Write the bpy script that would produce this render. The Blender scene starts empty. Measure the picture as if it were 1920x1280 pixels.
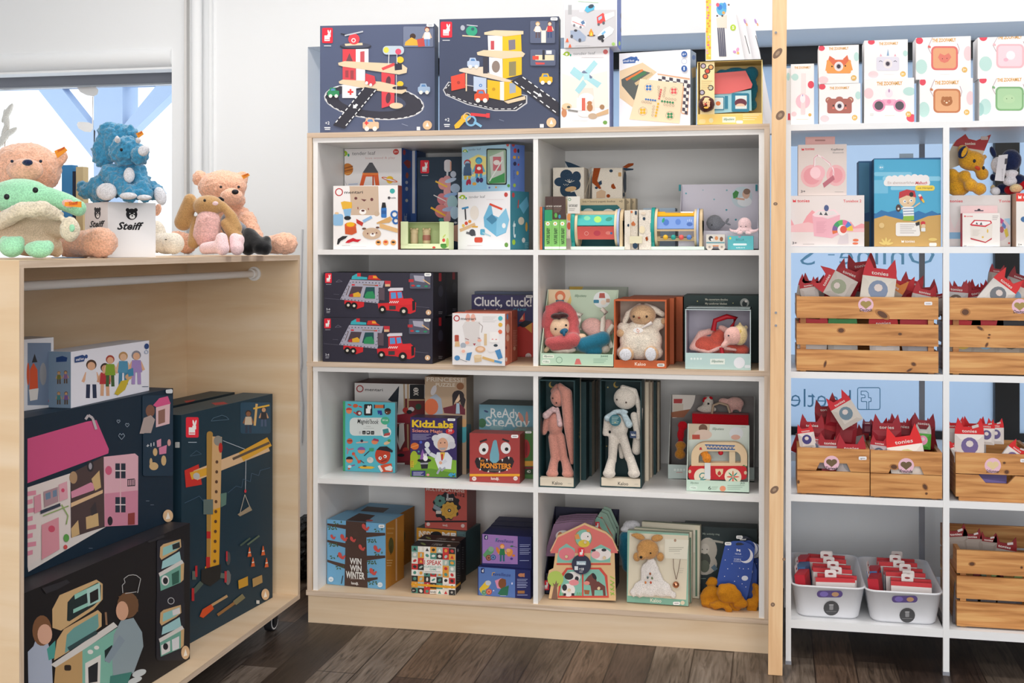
import bpy,math,random
from mathutils import Vector,Matrix,noise
random.seed(7)
S = bpy.context.scene
COL = S.collection
# ---------------------------------------------------------------- camera
FPX = 2290.0; EYE = 1.38; HZ = 461.0; TH = math.atan2(490,FPX)
CT,ST = math.cos(TH),math.sin(TH)
cd = bpy.data.cameras.new('camera'); cam = bpy.data.objects.new('camera',cd); COL.objects.link(cam)
cam.location = (0,0,EYE); cam.rotation_euler = (math.pi/2,0,TH)
cd.sensor_width = 36; cd.lens = 36*FPX/1920; cd.shift_y = -(640-HZ)/1920; cd.clip_end = 200
S.camera = cam
# ---------------------------------------------------------------- light and exposure
S.view_settings.view_transform = 'Standard'; S.view_settings.look = 'None'
S.view_settings.exposure = .06; S.view_settings.gamma = 1; S.view_settings.use_curve_mapping = False
W = bpy.data.worlds.new('daylight'); S.world = W; W.use_nodes = True
bg = W.node_tree.nodes['Background']; bg.inputs[0].default_value = (.86,.93,1,1); bg.inputs[1].default_value = 1.9
def area(n,loc,sx,sy,e,col=(1,.97,.93),rot=(0,0,0)):
    l = bpy.data.lights.new(n,'AREA'); l.shape = 'RECTANGLE'; l.size = sx; l.size_y = sy; l.energy = e; l.color = col
    o = bpy.data.objects.new(n,l); COL.objects.link(o); o.location = loc; o.rotation_euler = rot; return o
area('ceiling_light_panel',(-1.4,3.72,3.02),3.2,.5,38)
area('ceiling_light_panel',(1.2,3.72,3.02),1.8,.5,18)
area('ceiling_light_panel',(-1.6,.6,3.02),2.2,.5,38)
area('ceiling_light_panel',(.8,.6,3.02),2.2,.5,38)
area('front_fill_light',(1.0,-2.9,1.6),5.5,2.4,172,(1,.99,.97),(math.pi/2,0,0))  # added fill lamp behind the camera, no window there; lifts the shelf interiors
# ---------------------------------------------------------------- pixel maths used for measuring
def dep(px,Y): return Y/(CT+(px-960)/FPX*ST)
def PX(px,Y): d = dep(px,Y); return d*((px-960)/FPX*CT-ST)
def PZ(px,py,Y): return EYE-(py-HZ)*dep(px,Y)/FPX
def P(px,py,Y): return Vector((PX(px,Y),Y,PZ(px,py,Y)))
def ray(px,py): a = (px-960)/FPX; return Vector((a*CT-ST,CT+a*ST,(HZ-py)/FPX))
EYEV = Vector((0,0,EYE))
ZM = dict(p=(0,0,1),A=(0,200,3.2),B=(0,600,1.882),C=(570,0,3.918),D=(1040,0,4.364),E=(590,250,4.571),F=(1000,250,4.267),
          G=(590,480,4.571),H=(1000,520,4.267),I=(590,690,4.571),J=(990,690,4.174),K=(590,900,4.571),L=(1000,930,4.267),
          M=(1440,0,4),N=(1440,230,4),O=(1440,460,4),Q=(1440,700,4),R=(1440,940,3.765),U=(1740,220,4.922))
def zp(z,x,y): a = ZM[z]; return a[0]+x/a[2],a[1]+y/a[2]
# ---------------------------------------------------------------- materials
def lin(c): return c/12.92 if c <= .04045 else ((c+.055)/1.055)**2.4
def hexc(h):
    if len(h) == 3: h = ''.join(q*2 for q in h)
    return tuple(lin(int(h[i:i+2],16)/255) for i in (0,2,4))+(1,)
MATS = {}
def bsdf(name):
    m = bpy.data.materials.new(name); m.use_nodes = True
    return m,m.node_tree.nodes,m.node_tree.links,m.node_tree.nodes['Principled BSDF']
def mat(h,rough=.5,**k):
    """h: hex colour, or a special material key"""
    if h in SPECIAL: return SPECIAL[h]
    key = (h,rough,tuple(k.items()))
    if key in MATS: return MATS[key]
    m,n,l,b = bsdf('card_'+h)
    b.inputs['Base Color'].default_value = hexc(h); b.inputs['Roughness'].default_value = rough
    b.inputs['Specular IOR Level'].default_value = k.get('spec',.35)
    if 'metal' in k: b.inputs['Metallic'].default_value = k['metal']
    m.diffuse_color = hexc(h); MATS[key] = m; return m
SPECIAL = {}
def tex(n,l,kind,scale,**k):
    tc = n.new('ShaderNodeTexCoord'); mp = n.new('ShaderNodeMapping'); l.new(tc.outputs['Object'],mp.inputs[0])
    mp.inputs['Scale'].default_value = k.get('st',(1,1,1)); mp.inputs['Rotation'].default_value = k.get('rot',(0,0,0))
    t = n.new(kind); l.new(mp.outputs[0],t.inputs['Vector']); t.inputs['Scale'].default_value = scale
    return t
def ramp(n,l,src,stops):
    r = n.new('ShaderNodeValToRGB'); l.new(src,r.inputs[0]); e = r.color_ramp.elements
    while len(e) < len(stops): e.new(.5)
    for i,(p,h) in enumerate(stops): e[i].position = p; e[i].color = hexc(h)
    return r
def wood(name,c0,c1,c2,st,rough=.5,knots=None,ring=3.0):
    m,n,l,b = bsdf(name)
    t = tex(n,l,'ShaderNodeTexNoise',ring,st=st); t.inputs['Detail'].default_value = 6; t.inputs['Distortion'].default_value = .6
    r = ramp(n,l,t.outputs[0],[(.3,c0),(.5,c1),(.7,c2)])
    out = r.outputs[0]
    if knots:
        v = tex(n,l,'ShaderNodeTexVoronoi',knots[0],st=knots[1]); v.inputs['Randomness'].default_value = .9
        kr = ramp(n,l,v.outputs['Distance'],[(0,knots[2]),(.07,knots[2]),(.13,'ffffff'),(1,'ffffff')])
        mx = n.new('ShaderNodeMix'); mx.data_type = 'RGBA'; mx.blend_type = 'MULTIPLY'; mx.inputs[0].default_value = .9
        l.new(out,mx.inputs[6]); l.new(kr.outputs[0],mx.inputs[7]); out = mx.outputs[2]
    l.new(out,b.inputs['Base Color']); b.inputs['Roughness'].default_value = rough; b.inputs['Specular IOR Level'].default_value = .3
    return m
SPECIAL['ply'] = wood('birch_ply','d6b894','dcc2a0','e2ccb0',(1,1,9),ring=1.6)
SPECIAL['plyh'] = wood('birch_ply_board','d8bb98','dec5a6','e4ceb2',(1.2,6,14),ring=1.3)
SPECIAL['plye'] = wood('ply_edge','c0a88f','d0baa4','dcc9b6',(1.5,1.5,60),ring=2)
SPECIAL['plyv'] = wood('ply_edge_upright','c0a88f','d0baa4','dcc9b6',(60,60,1.5),ring=2)
SPECIAL['pine'] = wood('crate_pine','a46a38','cc9156','dfae70',(1.1,1.1,15),ring=3.4)
SPECIAL['post'] = wood('post_pine','dcb083','e8c093','f0cea3',(22,22,1.2),ring=2)
def plain(name,h,rough,nz=0,**k):
    m,n,l,b = bsdf(name); b.inputs['Base Color'].default_value = hexc(h); b.inputs['Roughness'].default_value = rough
    b.inputs['Specular IOR Level'].default_value = k.get('spec',.3)
    if 'metal' in k: b.inputs['Metallic'].default_value = k['metal']
    if nz:
        t = tex(n,l,'ShaderNodeTexNoise',nz); bp = n.new('ShaderNodeBump'); bp.inputs['Strength'].default_value = k.get('bs',.15)
        l.new(t.outputs[0],bp.inputs['Height']); l.new(bp.outputs[0],b.inputs['Normal'])
    SPECIAL[name] = m; return m
plain('wallpaint','f3f5f7',.9,40); plain('board','ecebea',.38); plain('metalwhite','e9eaec',.35); plain('rackgrey','8d9099',.4)
plain('black','0c0c0e',.45); plain('darkframe','16181c',.35); plain('chrome','b8bcc2',.25,metal=1); plain('rubber','2a2b30',.6)
plain('binplastic','e4e5ea',.35); plain('backing','dcdad8',.6); plain('blindwhite','f4f6f8',.5); plain('timberout','a3b8d4',.8)
def fur(key,h,sc=260,bs=.6,sheen=.5):
    m,n,l,b = bsdf(key); t = tex(n,l,'ShaderNodeTexNoise',sc); t.inputs['Detail'].default_value = 3
    c = hexc(h); d = tuple(x*.78 for x in c[:3])+(1,)
    r = n.new('ShaderNodeValToRGB'); l.new(t.outputs[0],r.inputs[0]); r.color_ramp.elements[0].color = d; r.color_ramp.elements[1].color = tuple(min(1,x*1.12) for x in c[:3])+(1,)
    r.color_ramp.elements[0].position = .35; r.color_ramp.elements[1].position = .65
    l.new(r.outputs[0],b.inputs['Base Color']); b.inputs['Roughness'].default_value = .9; b.inputs['Sheen Weight'].default_value = sheen; b.inputs['Specular IOR Level'].default_value = .1
    bp = n.new('ShaderNodeBump'); bp.inputs['Strength'].default_value = bs; bp.inputs['Distance'].default_value = .004
    l.new(t.outputs[0],bp.inputs['Height']); l.new(bp.outputs[0],b.inputs['Normal']); SPECIAL[key] = m; return key
def clear(key,h='ffffff',alpha=.25,rough=.1):
    m,n,l,b = bsdf(key); b.inputs['Base Color'].default_value = hexc(h); b.inputs['Roughness'].default_value = rough
    b.inputs['Alpha'].default_value = alpha; b.inputs['Specular IOR Level'].default_value = .6; SPECIAL[key] = m
clear('clearfilm','eef2f5',.16,.12); clear('glass','dfeaf5',.06,.03)
def film():
    m = bpy.data.materials.new('frosted_film'); m.use_nodes = True; n = m.node_tree.nodes; l = m.node_tree.links; n.clear()
    o = n.new('ShaderNodeOutputMaterial'); a = n.new('ShaderNodeBsdfTranslucent'); d = n.new('ShaderNodeBsdfDiffuse'); x = n.new('ShaderNodeMixShader')
    a.inputs[0].default_value = (.63,.71,.80,1); d.inputs[0].default_value = (.45,.52,.62,1); x.inputs[0].default_value = .25
    l.new(a.outputs[0],x.inputs[1]); l.new(d.outputs[0],x.inputs[2]); l.new(x.outputs[0],o.inputs[0]); SPECIAL['film'] = m
film()
def floor_mat():
    m,n,l,b = bsdf('floor_planks')
    br = tex(n,l,'ShaderNodeTexBrick',1,rot=(0,0,math.pi/2)); br.offset = .37; br.inputs['Brick Width'].default_value = 1.25
    br.inputs['Row Height'].default_value = .132; br.inputs['Mortar Size'].default_value = .0025; br.inputs['Bias'].default_value = 0
    br.inputs['Color1'].default_value = (0,0,0,1); br.inputs['Color2'].default_value = (1,1,1,1); br.inputs['Mortar'].default_value = (0,0,0,1)
    cr = ramp(n,l,br.outputs['Color'],[(0,'40342d'),(.22,'67544a'),(.4,'87705c'),(.55,'625a56'),(.75,'a09284'),(1,'4c4038')])
    g = tex(n,l,'ShaderNodeTexNoise',5,st=(9,.7,1)); g.inputs['Detail'].default_value = 8; g.inputs['Distortion'].default_value = 2.2
    gr = ramp(n,l,g.outputs[0],[(.3,'86827e'),(.48,'d8d4d0'),(.7,'ffffff')])
    g2 = tex(n,l,'ShaderNodeTexNoise',2.3,st=(3,.9,1)); g2.inputs['Detail'].default_value = 4
    gr2 = ramp(n,l,g2.outputs[0],[(.35,'9a8f86'),(.65,'ffffff')])
    mx = n.new('ShaderNodeMix'); mx.data_type = 'RGBA'; mx.blend_type = 'MULTIPLY'; mx.inputs[0].default_value = 1
    l.new(cr.outputs[0],mx.inputs[6]); l.new(gr.outputs[0],mx.inputs[7])
    m2 = n.new('ShaderNodeMix'); m2.data_type = 'RGBA'; m2.blend_type = 'MULTIPLY'; m2.inputs[0].default_value = .8
    l.new(mx.outputs[2],m2.inputs[6]); l.new(gr2.outputs[0],m2.inputs[7])
    l.new(m2.outputs[2],b.inputs['Base Color']); b.inputs['Roughness'].default_value = .42; b.inputs['Specular IOR Level'].default_value = .35
    bp = n.new('ShaderNodeBump'); bp.inputs['Strength'].default_value = .2; bp.inputs['Distance'].default_value = .002
    l.new(g.outputs[0],bp.inputs['Height']); l.new(bp.outputs[0],b.inputs['Normal']); SPECIAL['floor'] = m
floor_mat()
# ---------------------------------------------------------------- mesh building
ORG = {}
class G:
    def __init__(s): s.v = []; s.f = []; s.m = []; s.ml = []; s.sm = []
    def mi(s,m):
        m = mat(m) if isinstance(m,str) else m
        if m not in s.ml: s.ml.append(m)
        return s.ml.index(m)
    def add(s,vs,fs,m,smooth=False):
        b = len(s.v); k = s.mi(m); s.v += [Vector(q) for q in vs]
        for f in fs: s.f.append([b+i for i in f]); s.m.append(k); s.sm.append(smooth)
        return s
    def poly(s,pts,m): return s.add(pts,[list(range(len(pts)))],m)
    def box(s,a,b,m,X=None):
        x0,y0,z0 = a; x1,y1,z1 = b
        vs = [Vector(q) for q in ((x0,y0,z0),(x1,y0,z0),(x1,y1,z0),(x0,y1,z0),(x0,y0,z1),(x1,y0,z1),(x1,y1,z1),(x0,y1,z1))]
        if X: vs = [X @ q for q in vs]
        ms = m if isinstance(m,(list,tuple)) else [m]*6
        # order: bottom, top, front(-y), back, left, right
        for f,mm in zip(([0,3,2,1],[4,5,6,7],[0,1,5,4],[2,3,7,6],[3,0,4,7],[1,2,6,5]),ms):
            if mm: s.add([vs[i] for i in f],[[0,1,2,3]],mm)
        return s
    def tube(s,pts,r,m,n=8,cap=True):
        pts = [Vector(p) for p in pts]; rs = r if isinstance(r,(list,tuple)) else [r]*len(pts); vs = []; fs = []
        for i,p in enumerate(pts):
            d = (pts[min(i+1,len(pts)-1)]-pts[max(i-1,0)]).normalized()
            u = d.cross(Vector((0,0,1)));
            if u.length < .05: u = d.cross(Vector((1,0,0)))
            u.normalize(); w = d.cross(u)
            for k in range(n): a = 2*math.pi*k/n; vs.append(p+(u*math.cos(a)+w*math.sin(a))*rs[i])
        for i in range(len(pts)-1):
            for k in range(n): fs.append([i*n+k,i*n+(k+1) % n,(i+1)*n+(k+1) % n,(i+1)*n+k])
        s.add(vs,fs,m,True)
        if cap:
            s.add(vs[:n][::-1],[list(range(n))],m); s.add(vs[-n:],[list(range(n))],m)
        return s
    def cyl(s,p0,p1,r,m,n=20): return s.tube([p0,p1],r,m,n)
    def ell(s,c,r,m,R=None,nu=16,nv=10):
        c = Vector(c); vs = [Vector((0,0,r[2]))]; fs = []
        for i in range(1,nv):
            t = math.pi*i/nv
            for k in range(nu): a = 2*math.pi*k/nu; vs.append(Vector((r[0]*math.sin(t)*math.cos(a),r[1]*math.sin(t)*math.sin(a),r[2]*math.cos(t))))
        vs.append(Vector((0,0,-r[2])))
        for k in range(nu): fs.append([0,1+k,1+(k+1) % nu])
        for i in range(nv-2):
            for k in range(nu): fs.append([1+i*nu+k,1+(i+1)*nu+k,1+(i+1)*nu+(k+1) % nu,1+i*nu+(k+1) % nu])
        e = len(vs)-1
        for k in range(nu): fs.append([e,1+(nv-2)*nu+(k+1) % nu,1+(nv-2)*nu+k])
        if R: vs = [R @ q for q in vs]
        return s.add([q+c for q in vs],fs,m,True)
    def prism(s,poly,off,m,side=None):
        off = Vector(off); poly = [Vector(p) for p in poly]; n = len(poly); t = [p+off for p in poly]
        s.add(poly[::-1],[list(range(n))],m); s.add(t,[list(range(n))],m)
        s.add(poly+t,[[i,(i+1) % n,n+(i+1) % n,n+i] for i in range(n)],side or m); return s
    def obj(s,name,parent=None,org=None,kind=None,bevel=0):
        o0 = ORG[parent.name] if parent else (Vector(org) if org is not None else Vector((0,0,0)))
        me = bpy.data.meshes.new(name); me.from_pydata([tuple(q-o0) for q in s.v],[],s.f)
        for m in s.ml: me.materials.append(m)
        me.polygons.foreach_set('material_index',s.m); me.polygons.foreach_set('use_smooth',s.sm); me.update()
        o = bpy.data.objects.new(name,me); COL.objects.link(o); ORG[o.name] = o0
        if parent: o.parent = parent
        else: o.location = o0
        if kind: o['kind'] = kind
        if bevel:
            b = o.modifiers.new('b','BEVEL'); b.width = bevel; b.segments = 2; b.limit_method = 'ANGLE'
        return o
def tag(o,label,cat,group=None):
    o['label'] = label; o['category'] = cat
    if group: o['group'] = group
    return o
def thing(name,label,cat,loc,group=None):
    o = bpy.data.objects.new(name,None); COL.objects.link(o); o.location = loc; o.empty_display_size = .05
    ORG[o.name] = Vector(loc); return tag(o,label,cat,group)
# ---------------------------------------------------------------- text glyphs
TC = {}
def glyphs(txt,bold=0,shear=0):
    bold = max(bold,.012) if bold >= 0 else bold
    k = (txt,bold,shear)
    if k in TC: return TC[k]
    cu = bpy.data.curves.new('t','FONT'); cu.body = txt; cu.resolution_u = 2; cu.offset = bold; cu.shear = shear; cu.fill_mode = 'BOTH'
    o = bpy.data.objects.new('t',cu); COL.objects.link(o); dg = bpy.context.evaluated_depsgraph_get(); dg.update()
    me = o.evaluated_get(dg).to_mesh(); vs = [tuple(v.co) for v in me.vertices]; fs = [list(p.vertices) for p in me.polygons]
    o.evaluated_get(dg).to_mesh_clear(); bpy.data.objects.remove(o); bpy.data.curves.remove(cu)
    xs = [v[0] for v in vs] or [0,1]; x0,x1 = min(xs),max(xs); w = max(x1-x0,.01)
    TC[k] = ([((v[0]-x0)/w,v[1]/.7) for v in vs],fs); return TC[k]
# ---------------------------------------------------------------- flat artwork printed on a face
class Face:
    """plane with origin o (lower left), unit vectors ex (right), ey (up), size w,h"""
    def __init__(s,o,ex,ey,w,h): s.o = Vector(o); s.ex = Vector(ex).normalized(); s.ey = Vector(ey).normalized(); s.w = w; s.h = h; s.n = s.ex.cross(s.ey); s.k = 1; s.step = .00004
    def uv(s,z,x,y):
        d = ray(*zp(z,x,y)); t = (s.o-EYEV).dot(s.n)/d.dot(s.n); q = EYEV+d*t-s.o
        return q.dot(s.ex),q.dot(s.ey)
    def pt(s,u,v,clamp=True):
        if clamp: u = min(max(u,0),s.w); v = min(max(v,0),s.h)
        return s.o+s.ex*u+s.ey*v+s.n*(s.k*s.step)
def circ(cx,cy,rx,ry,n=18,a0=0,a1=360,rot=0):
    r = math.radians(rot); out = []
    for i in range(n+(0 if a1-a0 == 360 else 1)):
        a = math.radians(a0+(a1-a0)*i/n); x = rx*math.cos(a); y = ry*math.sin(a)
        out.append((cx+x*math.cos(r)-y*math.sin(r),cy+x*math.sin(r)+y*math.cos(r)))
    return out
def rrect(x0,y0,x1,y1,r):
    o = []
    for cx,cy,a in ((x1-r,y1-r,0),(x0+r,y1-r,90),(x0+r,y0+r,180),(x1-r,y0+r,270)): o += circ(cx,cy,r,r,4,a,a+90)
    return o
def draw(g,F,z,items):
    for it in items:
        k = it[0]; F.k += 1
        if k == 't':                                    # x, y, w, h, text, colour, bold, shear, mirrored
            _,x,y,w,h,t,c = it[:7]; bold = it[7] if len(it) > 7 else 0; sh = it[8] if len(it) > 8 else 0; mir = len(it) > 9
            u0,v0 = F.uv(z,x,y); u1 = F.uv(z,x+w,y)[0]; v1 = F.uv(z,x,y-h)[1]
            vs,fs = glyphs(t,bold,sh)
            if mir: vs = [(1-q[0],q[1]) for q in vs]
            g.add([F.pt(u0+q[0]*(u1-u0),v0+q[1]*(v1-v0)) for q in vs],fs,c); continue
        if k == 'r': _,x0,y0,x1,y1,c = it; pl = [(x0,y1),(x1,y1),(x1,y0),(x0,y0)]
        elif k == 'rr': _,x0,y0,x1,y1,r,c = it; pl = rrect(x0,y0,x1,y1,r)
        elif k == 'e': _,cx,cy,rx,ry,c = it[:6]; pl = circ(cx,cy,rx,ry,rot=it[6] if len(it) > 6 else 0)
        elif k == 'p': _,pl,c = it
        elif k == 'l':                                  # poly-line: points, width, colour
            _,q,wd,c = it
            for a,b in zip(q,q[1:]):
                dx,dy = b[0]-a[0],b[1]-a[1]; L = math.hypot(dx,dy) or 1; nx,ny = -dy/L*wd/2,dx/L*wd/2
                g.poly([F.pt(*F.uv(z,*p)) for p in ((a[0]+nx,a[1]+ny),(b[0]+nx,b[1]+ny),(b[0]-nx,b[1]-ny),(a[0]-nx,a[1]-ny))],c)
            continue
        elif k == 'o':                                  # ring: cx cy r width colour
            _,cx,cy,r,wd,c = it; q = circ(cx,cy,r,r,20); q.append(q[0]); F.k -= 1; draw(g,F,z,[('l',q,wd,c)]); continue
        elif k == 'n':                                  # lines of small print: x y w count dy colour
            _,x,y,w,cnt,dy,c = it
            for i in range(cnt):
                ww = w*(1-.25*((i*37) % 3)/2); g.poly([F.pt(*F.uv(z,*p)) for p in ((x,y+i*dy),(x+ww,y+i*dy),(x+ww,y+i*dy-dy*.32),(x,y+i*dy-dy*.32))],c)
            continue
        elif k == 'fig':                                # small printed person: x y(top) h shirt trousers hair skin
            _,x,y,h,sh,tr,ha,sk = it; F.k -= 1; r = h*.13
            draw(g,F,z,[('l',[(x-r*.6,y+h*.6),(x-r*.7,y+h)],r*.8,tr),('l',[(x+r*.6,y+h*.6),(x+r*.7,y+h)],r*.8,tr),
                           ('l',[(x-r*.9,y+h*.33),(x-r*1.7,y+h*.58)],r*.6,sk),('l',[(x+r*.9,y+h*.33),(x+r*1.7,y+h*.58)],r*.6,sk),
                           ('p',[(x-r,y+h*.28),(x+r,y+h*.28),(x+r*1.3,y+h*.64),(x-r*1.3,y+h*.64)],sh),('e',x,y+r,r*1.05,r*1.05,ha),('e',x,y+r*1.25,r*.8,r*.85,sk)]); continue
        pts = [F.pt(*F.uv(z,*p)) for p in pl]
        a = sum(((pts[i]-pts[0]).cross(pts[(i+1) % len(pts)]-pts[0]) for i in range(len(pts))),Vector()).dot(F.n)
        if a < 0: pts.reverse()
        if abs(a) > 1e-8: g.poly(pts,c)
def shift(items,dx,dy=0):
    out = []
    for i in items:
        k = i[0]
        if k in 'pl': out.append((k,[(a+dx,b+dy) for a,b in i[1]])+tuple(i[2:]))
        elif k in ('r','rr'): out.append((k,i[1]+dx,i[2]+dy,i[3]+dx,i[4]+dy)+tuple(i[5:]))
        else: out.append((k,i[1]+dx,i[2]+dy)+tuple(i[3:]))
    return out
# ---------------------------------------------------------------- cartons
def sticker(root,F,z,x,y,w,h,c='f2f2f0'):
    g = G(); F.k += 6; draw(g,F,z,[('rr',x,y,x+w,y+h,min(w,h)*.35,c),('r',x+w*.2,y+h*.38,x+w*.8,y+h*.62,'9a9aa0')]); o = g.obj('price_sticker',root); return o
def fit(a,b,Y,z):   # keep a box inside its compartment of the shelf unit
    if Y < 4.2 or z > 1.79 or a > -.02: return a,b,9
    lo,hi = (-1.628,-.829) if (a+b)/2 < -.82 else (-.810,-.0495)
    return max(a,lo),min(b,hi),(.510 if z < .5 else .9195 if z < .9 else 1.347 if z < 1.3 else 1.7565)
def carton(name,label,x0,x1,yt,z,Y,D,col,art=None,zm='p',side=None,top=None,cat='box',group=None,right=None,left=None,topart=None,ph=None,lean=0,st=None,ztop=None):
    """x0,x1: photo columns of the front face, yt: its top row at x0, z: height it stands on, Y: depth of the front (left,right)"""
    Y0,Y1 = Y if isinstance(Y,tuple) else (Y,Y); z += .0008
    a = Vector((PX(x0,Y0),Y0,z)); b = Vector((PX(x1,Y1),Y1,z)); a.x,b.x,zlim = fit(a.x,b.x,Y0,z); w = (b-a).length; ex = (b-a).normalized()
    h = min(zlim,ztop if ztop else PZ(x0,yt,Y0))-z; bk = Vector((-ex.y,ex.x,0))
    up = (Vector((0,0,1))*math.cos(lean)+bk*math.sin(lean)); dd = (bk*math.cos(lean)-Vector((0,0,1))*math.sin(lean))
    if lean > 0: a = a+Vector((0,0,D*math.sin(lean)))
    X = Matrix((ex,dd,up)).transposed().to_4x4(); X.translation = a
    side = side or col; top = top or side; g = G()
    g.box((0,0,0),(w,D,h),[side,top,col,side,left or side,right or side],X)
    F = Face(a,ex,up,w,h); FR = Face(a+ex*w,dd,up,D,h); FT = Face(a+up*h,ex,dd,w,D); FL = Face(a+dd*D,-dd,up,D,h)
    if art: draw(g,F,zm,art)
    if ph: draw(g,FR,zm,ph)
    if topart: draw(g,FT,zm,topart)
    o = g.obj(name,org=(a.x+ex.x*w/2,a.y,z)); tag(o,label,cat,group)
    if st: sticker(o,F,zm,*st)
    return o,F,FR,FT,X,w,h
# ================================================================ the room
def struct(g,name,**k): return g.obj(name,kind='structure',**k)
WY = 5.05; NB = 5.54; NX0 = PX(577,WY); NZ = PZ(577,88,WY); SZ = .55
g = G(); g.box((-5,-3.2,-.1),(4.5,6,0),'floor'); struct(g,'floor')
g = G(); g.box((-5,-3.2,3.05),(4.5,6,3.15),'wallpaint'); struct(g,'ceiling')
g = G(); g.box((-5,-3.3,0),(4.5,-3.2,3.05),'wallpaint'); struct(g,'wall_front')
g = G(); g.box((-5.1,-3.2,0),(-5,6,3.05),'wallpaint'); struct(g,'wall_left')
g = G(); g.box((4.5,-3.2,0),(4.6,6,3.05),'wallpaint'); struct(g,'wall_right')
LX = PX(322,WY); LZ = PZ(322,97,WY); LS = .95
g = G()
T = 6.0
g.box((-5,WY,LZ),(LX,T,3.05),'wallpaint'); g.box((-5,WY,0),(LX,T,LS),'wallpaint')
g.box((LX,WY,0),(NX0,T,3.05),'wallpaint'); g.box((NX0,WY,NZ),(4.5,T,3.05),'wallpaint')
g.box((NX0,WY,0),(4.5,T,SZ),'wallpaint')
struct(g,'wall_back')
g = G(); g.box((LX,WY-.015,0),(NX0,WY,.085),'blindwhite'); struct(g,'baseboard_back')
# corner moulding and heating pipe
g = G(); x0 = PX(345,WY-.03); x1 = PX(395,WY-.03)
g.box((x0,WY-.03,0),(x0+.012,WY,3.05),'backing'); g.box((x1-.012,WY-.02,0),(x1,WY,3.05),'wallpaint')
g.tube([((x0+x1)/2,WY-.035,0),((x0+x1)/2,WY-.035,3.05)],.024,'wallpaint',16); struct(g,'trim_1')
# right shop window: frosted film pane with mirrored lettering, black frame, black roller cassette
zt = PZ(1476,90,NB); zc = PZ(1476,124,NB); fx0 = PX(1865,NB-.05); fx1 = PX(1911,NB-.05)
g = G(); gx = NX0-.02
g.box((gx,NB-.06,zc),(4.5,NB,NZ+.02),'darkframe'); g.box((fx0,NB-.06,SZ),(fx1,NB,zc),'black'); g.box((gx,NB-.03,SZ),(4.5,NB,SZ+.035),'darkframe')
wf = struct(g,'window_2')
g = G(); g.box((gx,NB-.012,SZ+.03),(fx0,NB-.006,zc),'film')
F = Face((gx,NB-.0125,SZ),(1,0,0),(0,0,1),6,3)
T_ = '6fa3c4'
draw(g,F,'O',[('t',535,142,715,150,'Online',T_,-.005,0,1),('r',450,66,500,74,T_),('t',240,146,112,130,'S',T_,-.005,0,1)])
draw(g,F,'Q',[('t',172,248,450,140,'beetle',T_,-.008,0,1)])
fr = rrect(672,106,840,270,14); fr.append(fr[0])
draw(g,F,'Q',[('l',fr,7,T_),('l',[(740,268),(740,210),(700,210),(700,182),(728,182),(728,165),(722,160),(698,160),(698,132),(735,132),(752,145),(754,182),(773,182),(773,210),(756,210),(756,268)],6,T_)])
o = g.obj('window_pane',wf); o['label'] = 'frosted pale blue glass with mirrored lettering'
g = G(); g.box((fx1,NB-.012,SZ+.03),(4.5,NB-.006,zc),'film'); g.obj('window_pane',wf)
# left window: roller blind cassette, dark frame, clear pane
g = G(); y0 = WY+.012
bz0 = PZ(322,129,y0); g.box((-5,y0,bz0),(LX,y0+.1,LZ+.02),'blindwhite'); g.tube([(-5,y0+.02,bz0+.055),(LX,y0+.02,bz0+.055)],.05,'blindwhite',20)
tag(g.obj('roller_blind',org=(LX,y0,bz0)),'white roller blind cassette rolled up above the left window','blind')
g = G(); y1 = WY+.2; z0 = PZ(322,157,y1); g.box((-5,y1,z0),(LX+.01,y1+.06,bz0+.05),'rackgrey'); g.box((-5,y1-.01,z0-.004),(LX+.01,y1,z0+.004),'chrome'); g.box((-5,y1,LS-.02),(LX+.01,y1+.06,LS+.03),'rackgrey')
w1 = struct(g,'window_1')
g = G(); g.box((-5,y1+.02,LS),(LX+.01,y1+.026,z0),'glass'); g.obj('window_pane',w1)
g = G(); F = Face((-5,y1+.019,0),(1,0,0),(0,0,1),5,3)
ZM['W'] = (0,0,4.924)
draw(g,F,'W',[('p',[(705,800),(880,800),(910,830),(900,870),(865,890),(800,880),(740,850)],'ffffff'),('r',850,890,862,1160,'ffffff'),('p',[(820,1130),(862,1150),(860,1190),(835,1220),(780,1215),(725,1185),(708,1150),(720,1125),(770,1125)],'ffffff')])
o = g.obj('window_sticker',w1); o['label'] = 'white note-shaped window sticker'
# timber frame outside the left window
YO = 7.2
def beam(label,pts,th=.12):
    g = G(); q = [P(x/4.924,y/4.924,YO) for x,y in pts]; g.prism(q,(0,th,0),'timberout'); return tag(g.obj('timber_beam',org=q[0]),label,'beam')
beam('upright blue-grey timber post outside the left window',[(865,560),(1130,560),(1130,2500),(865,2500)],.2)
beam('diagonal blue-grey timber brace left of the outside post',[(330,800),(555,800),(880,1210),(868,1480)],.1)
beam('diagonal blue-grey timber brace right of the outside post',[(1440,790),(1660,790),(1240,1200),(1130,1320),(1130,1170)],.1)
beam('horizontal blue-grey timber rail under the roof outside',[(-300,830),(2000,770),(2000,560),(-300,560)],.1)
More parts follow.
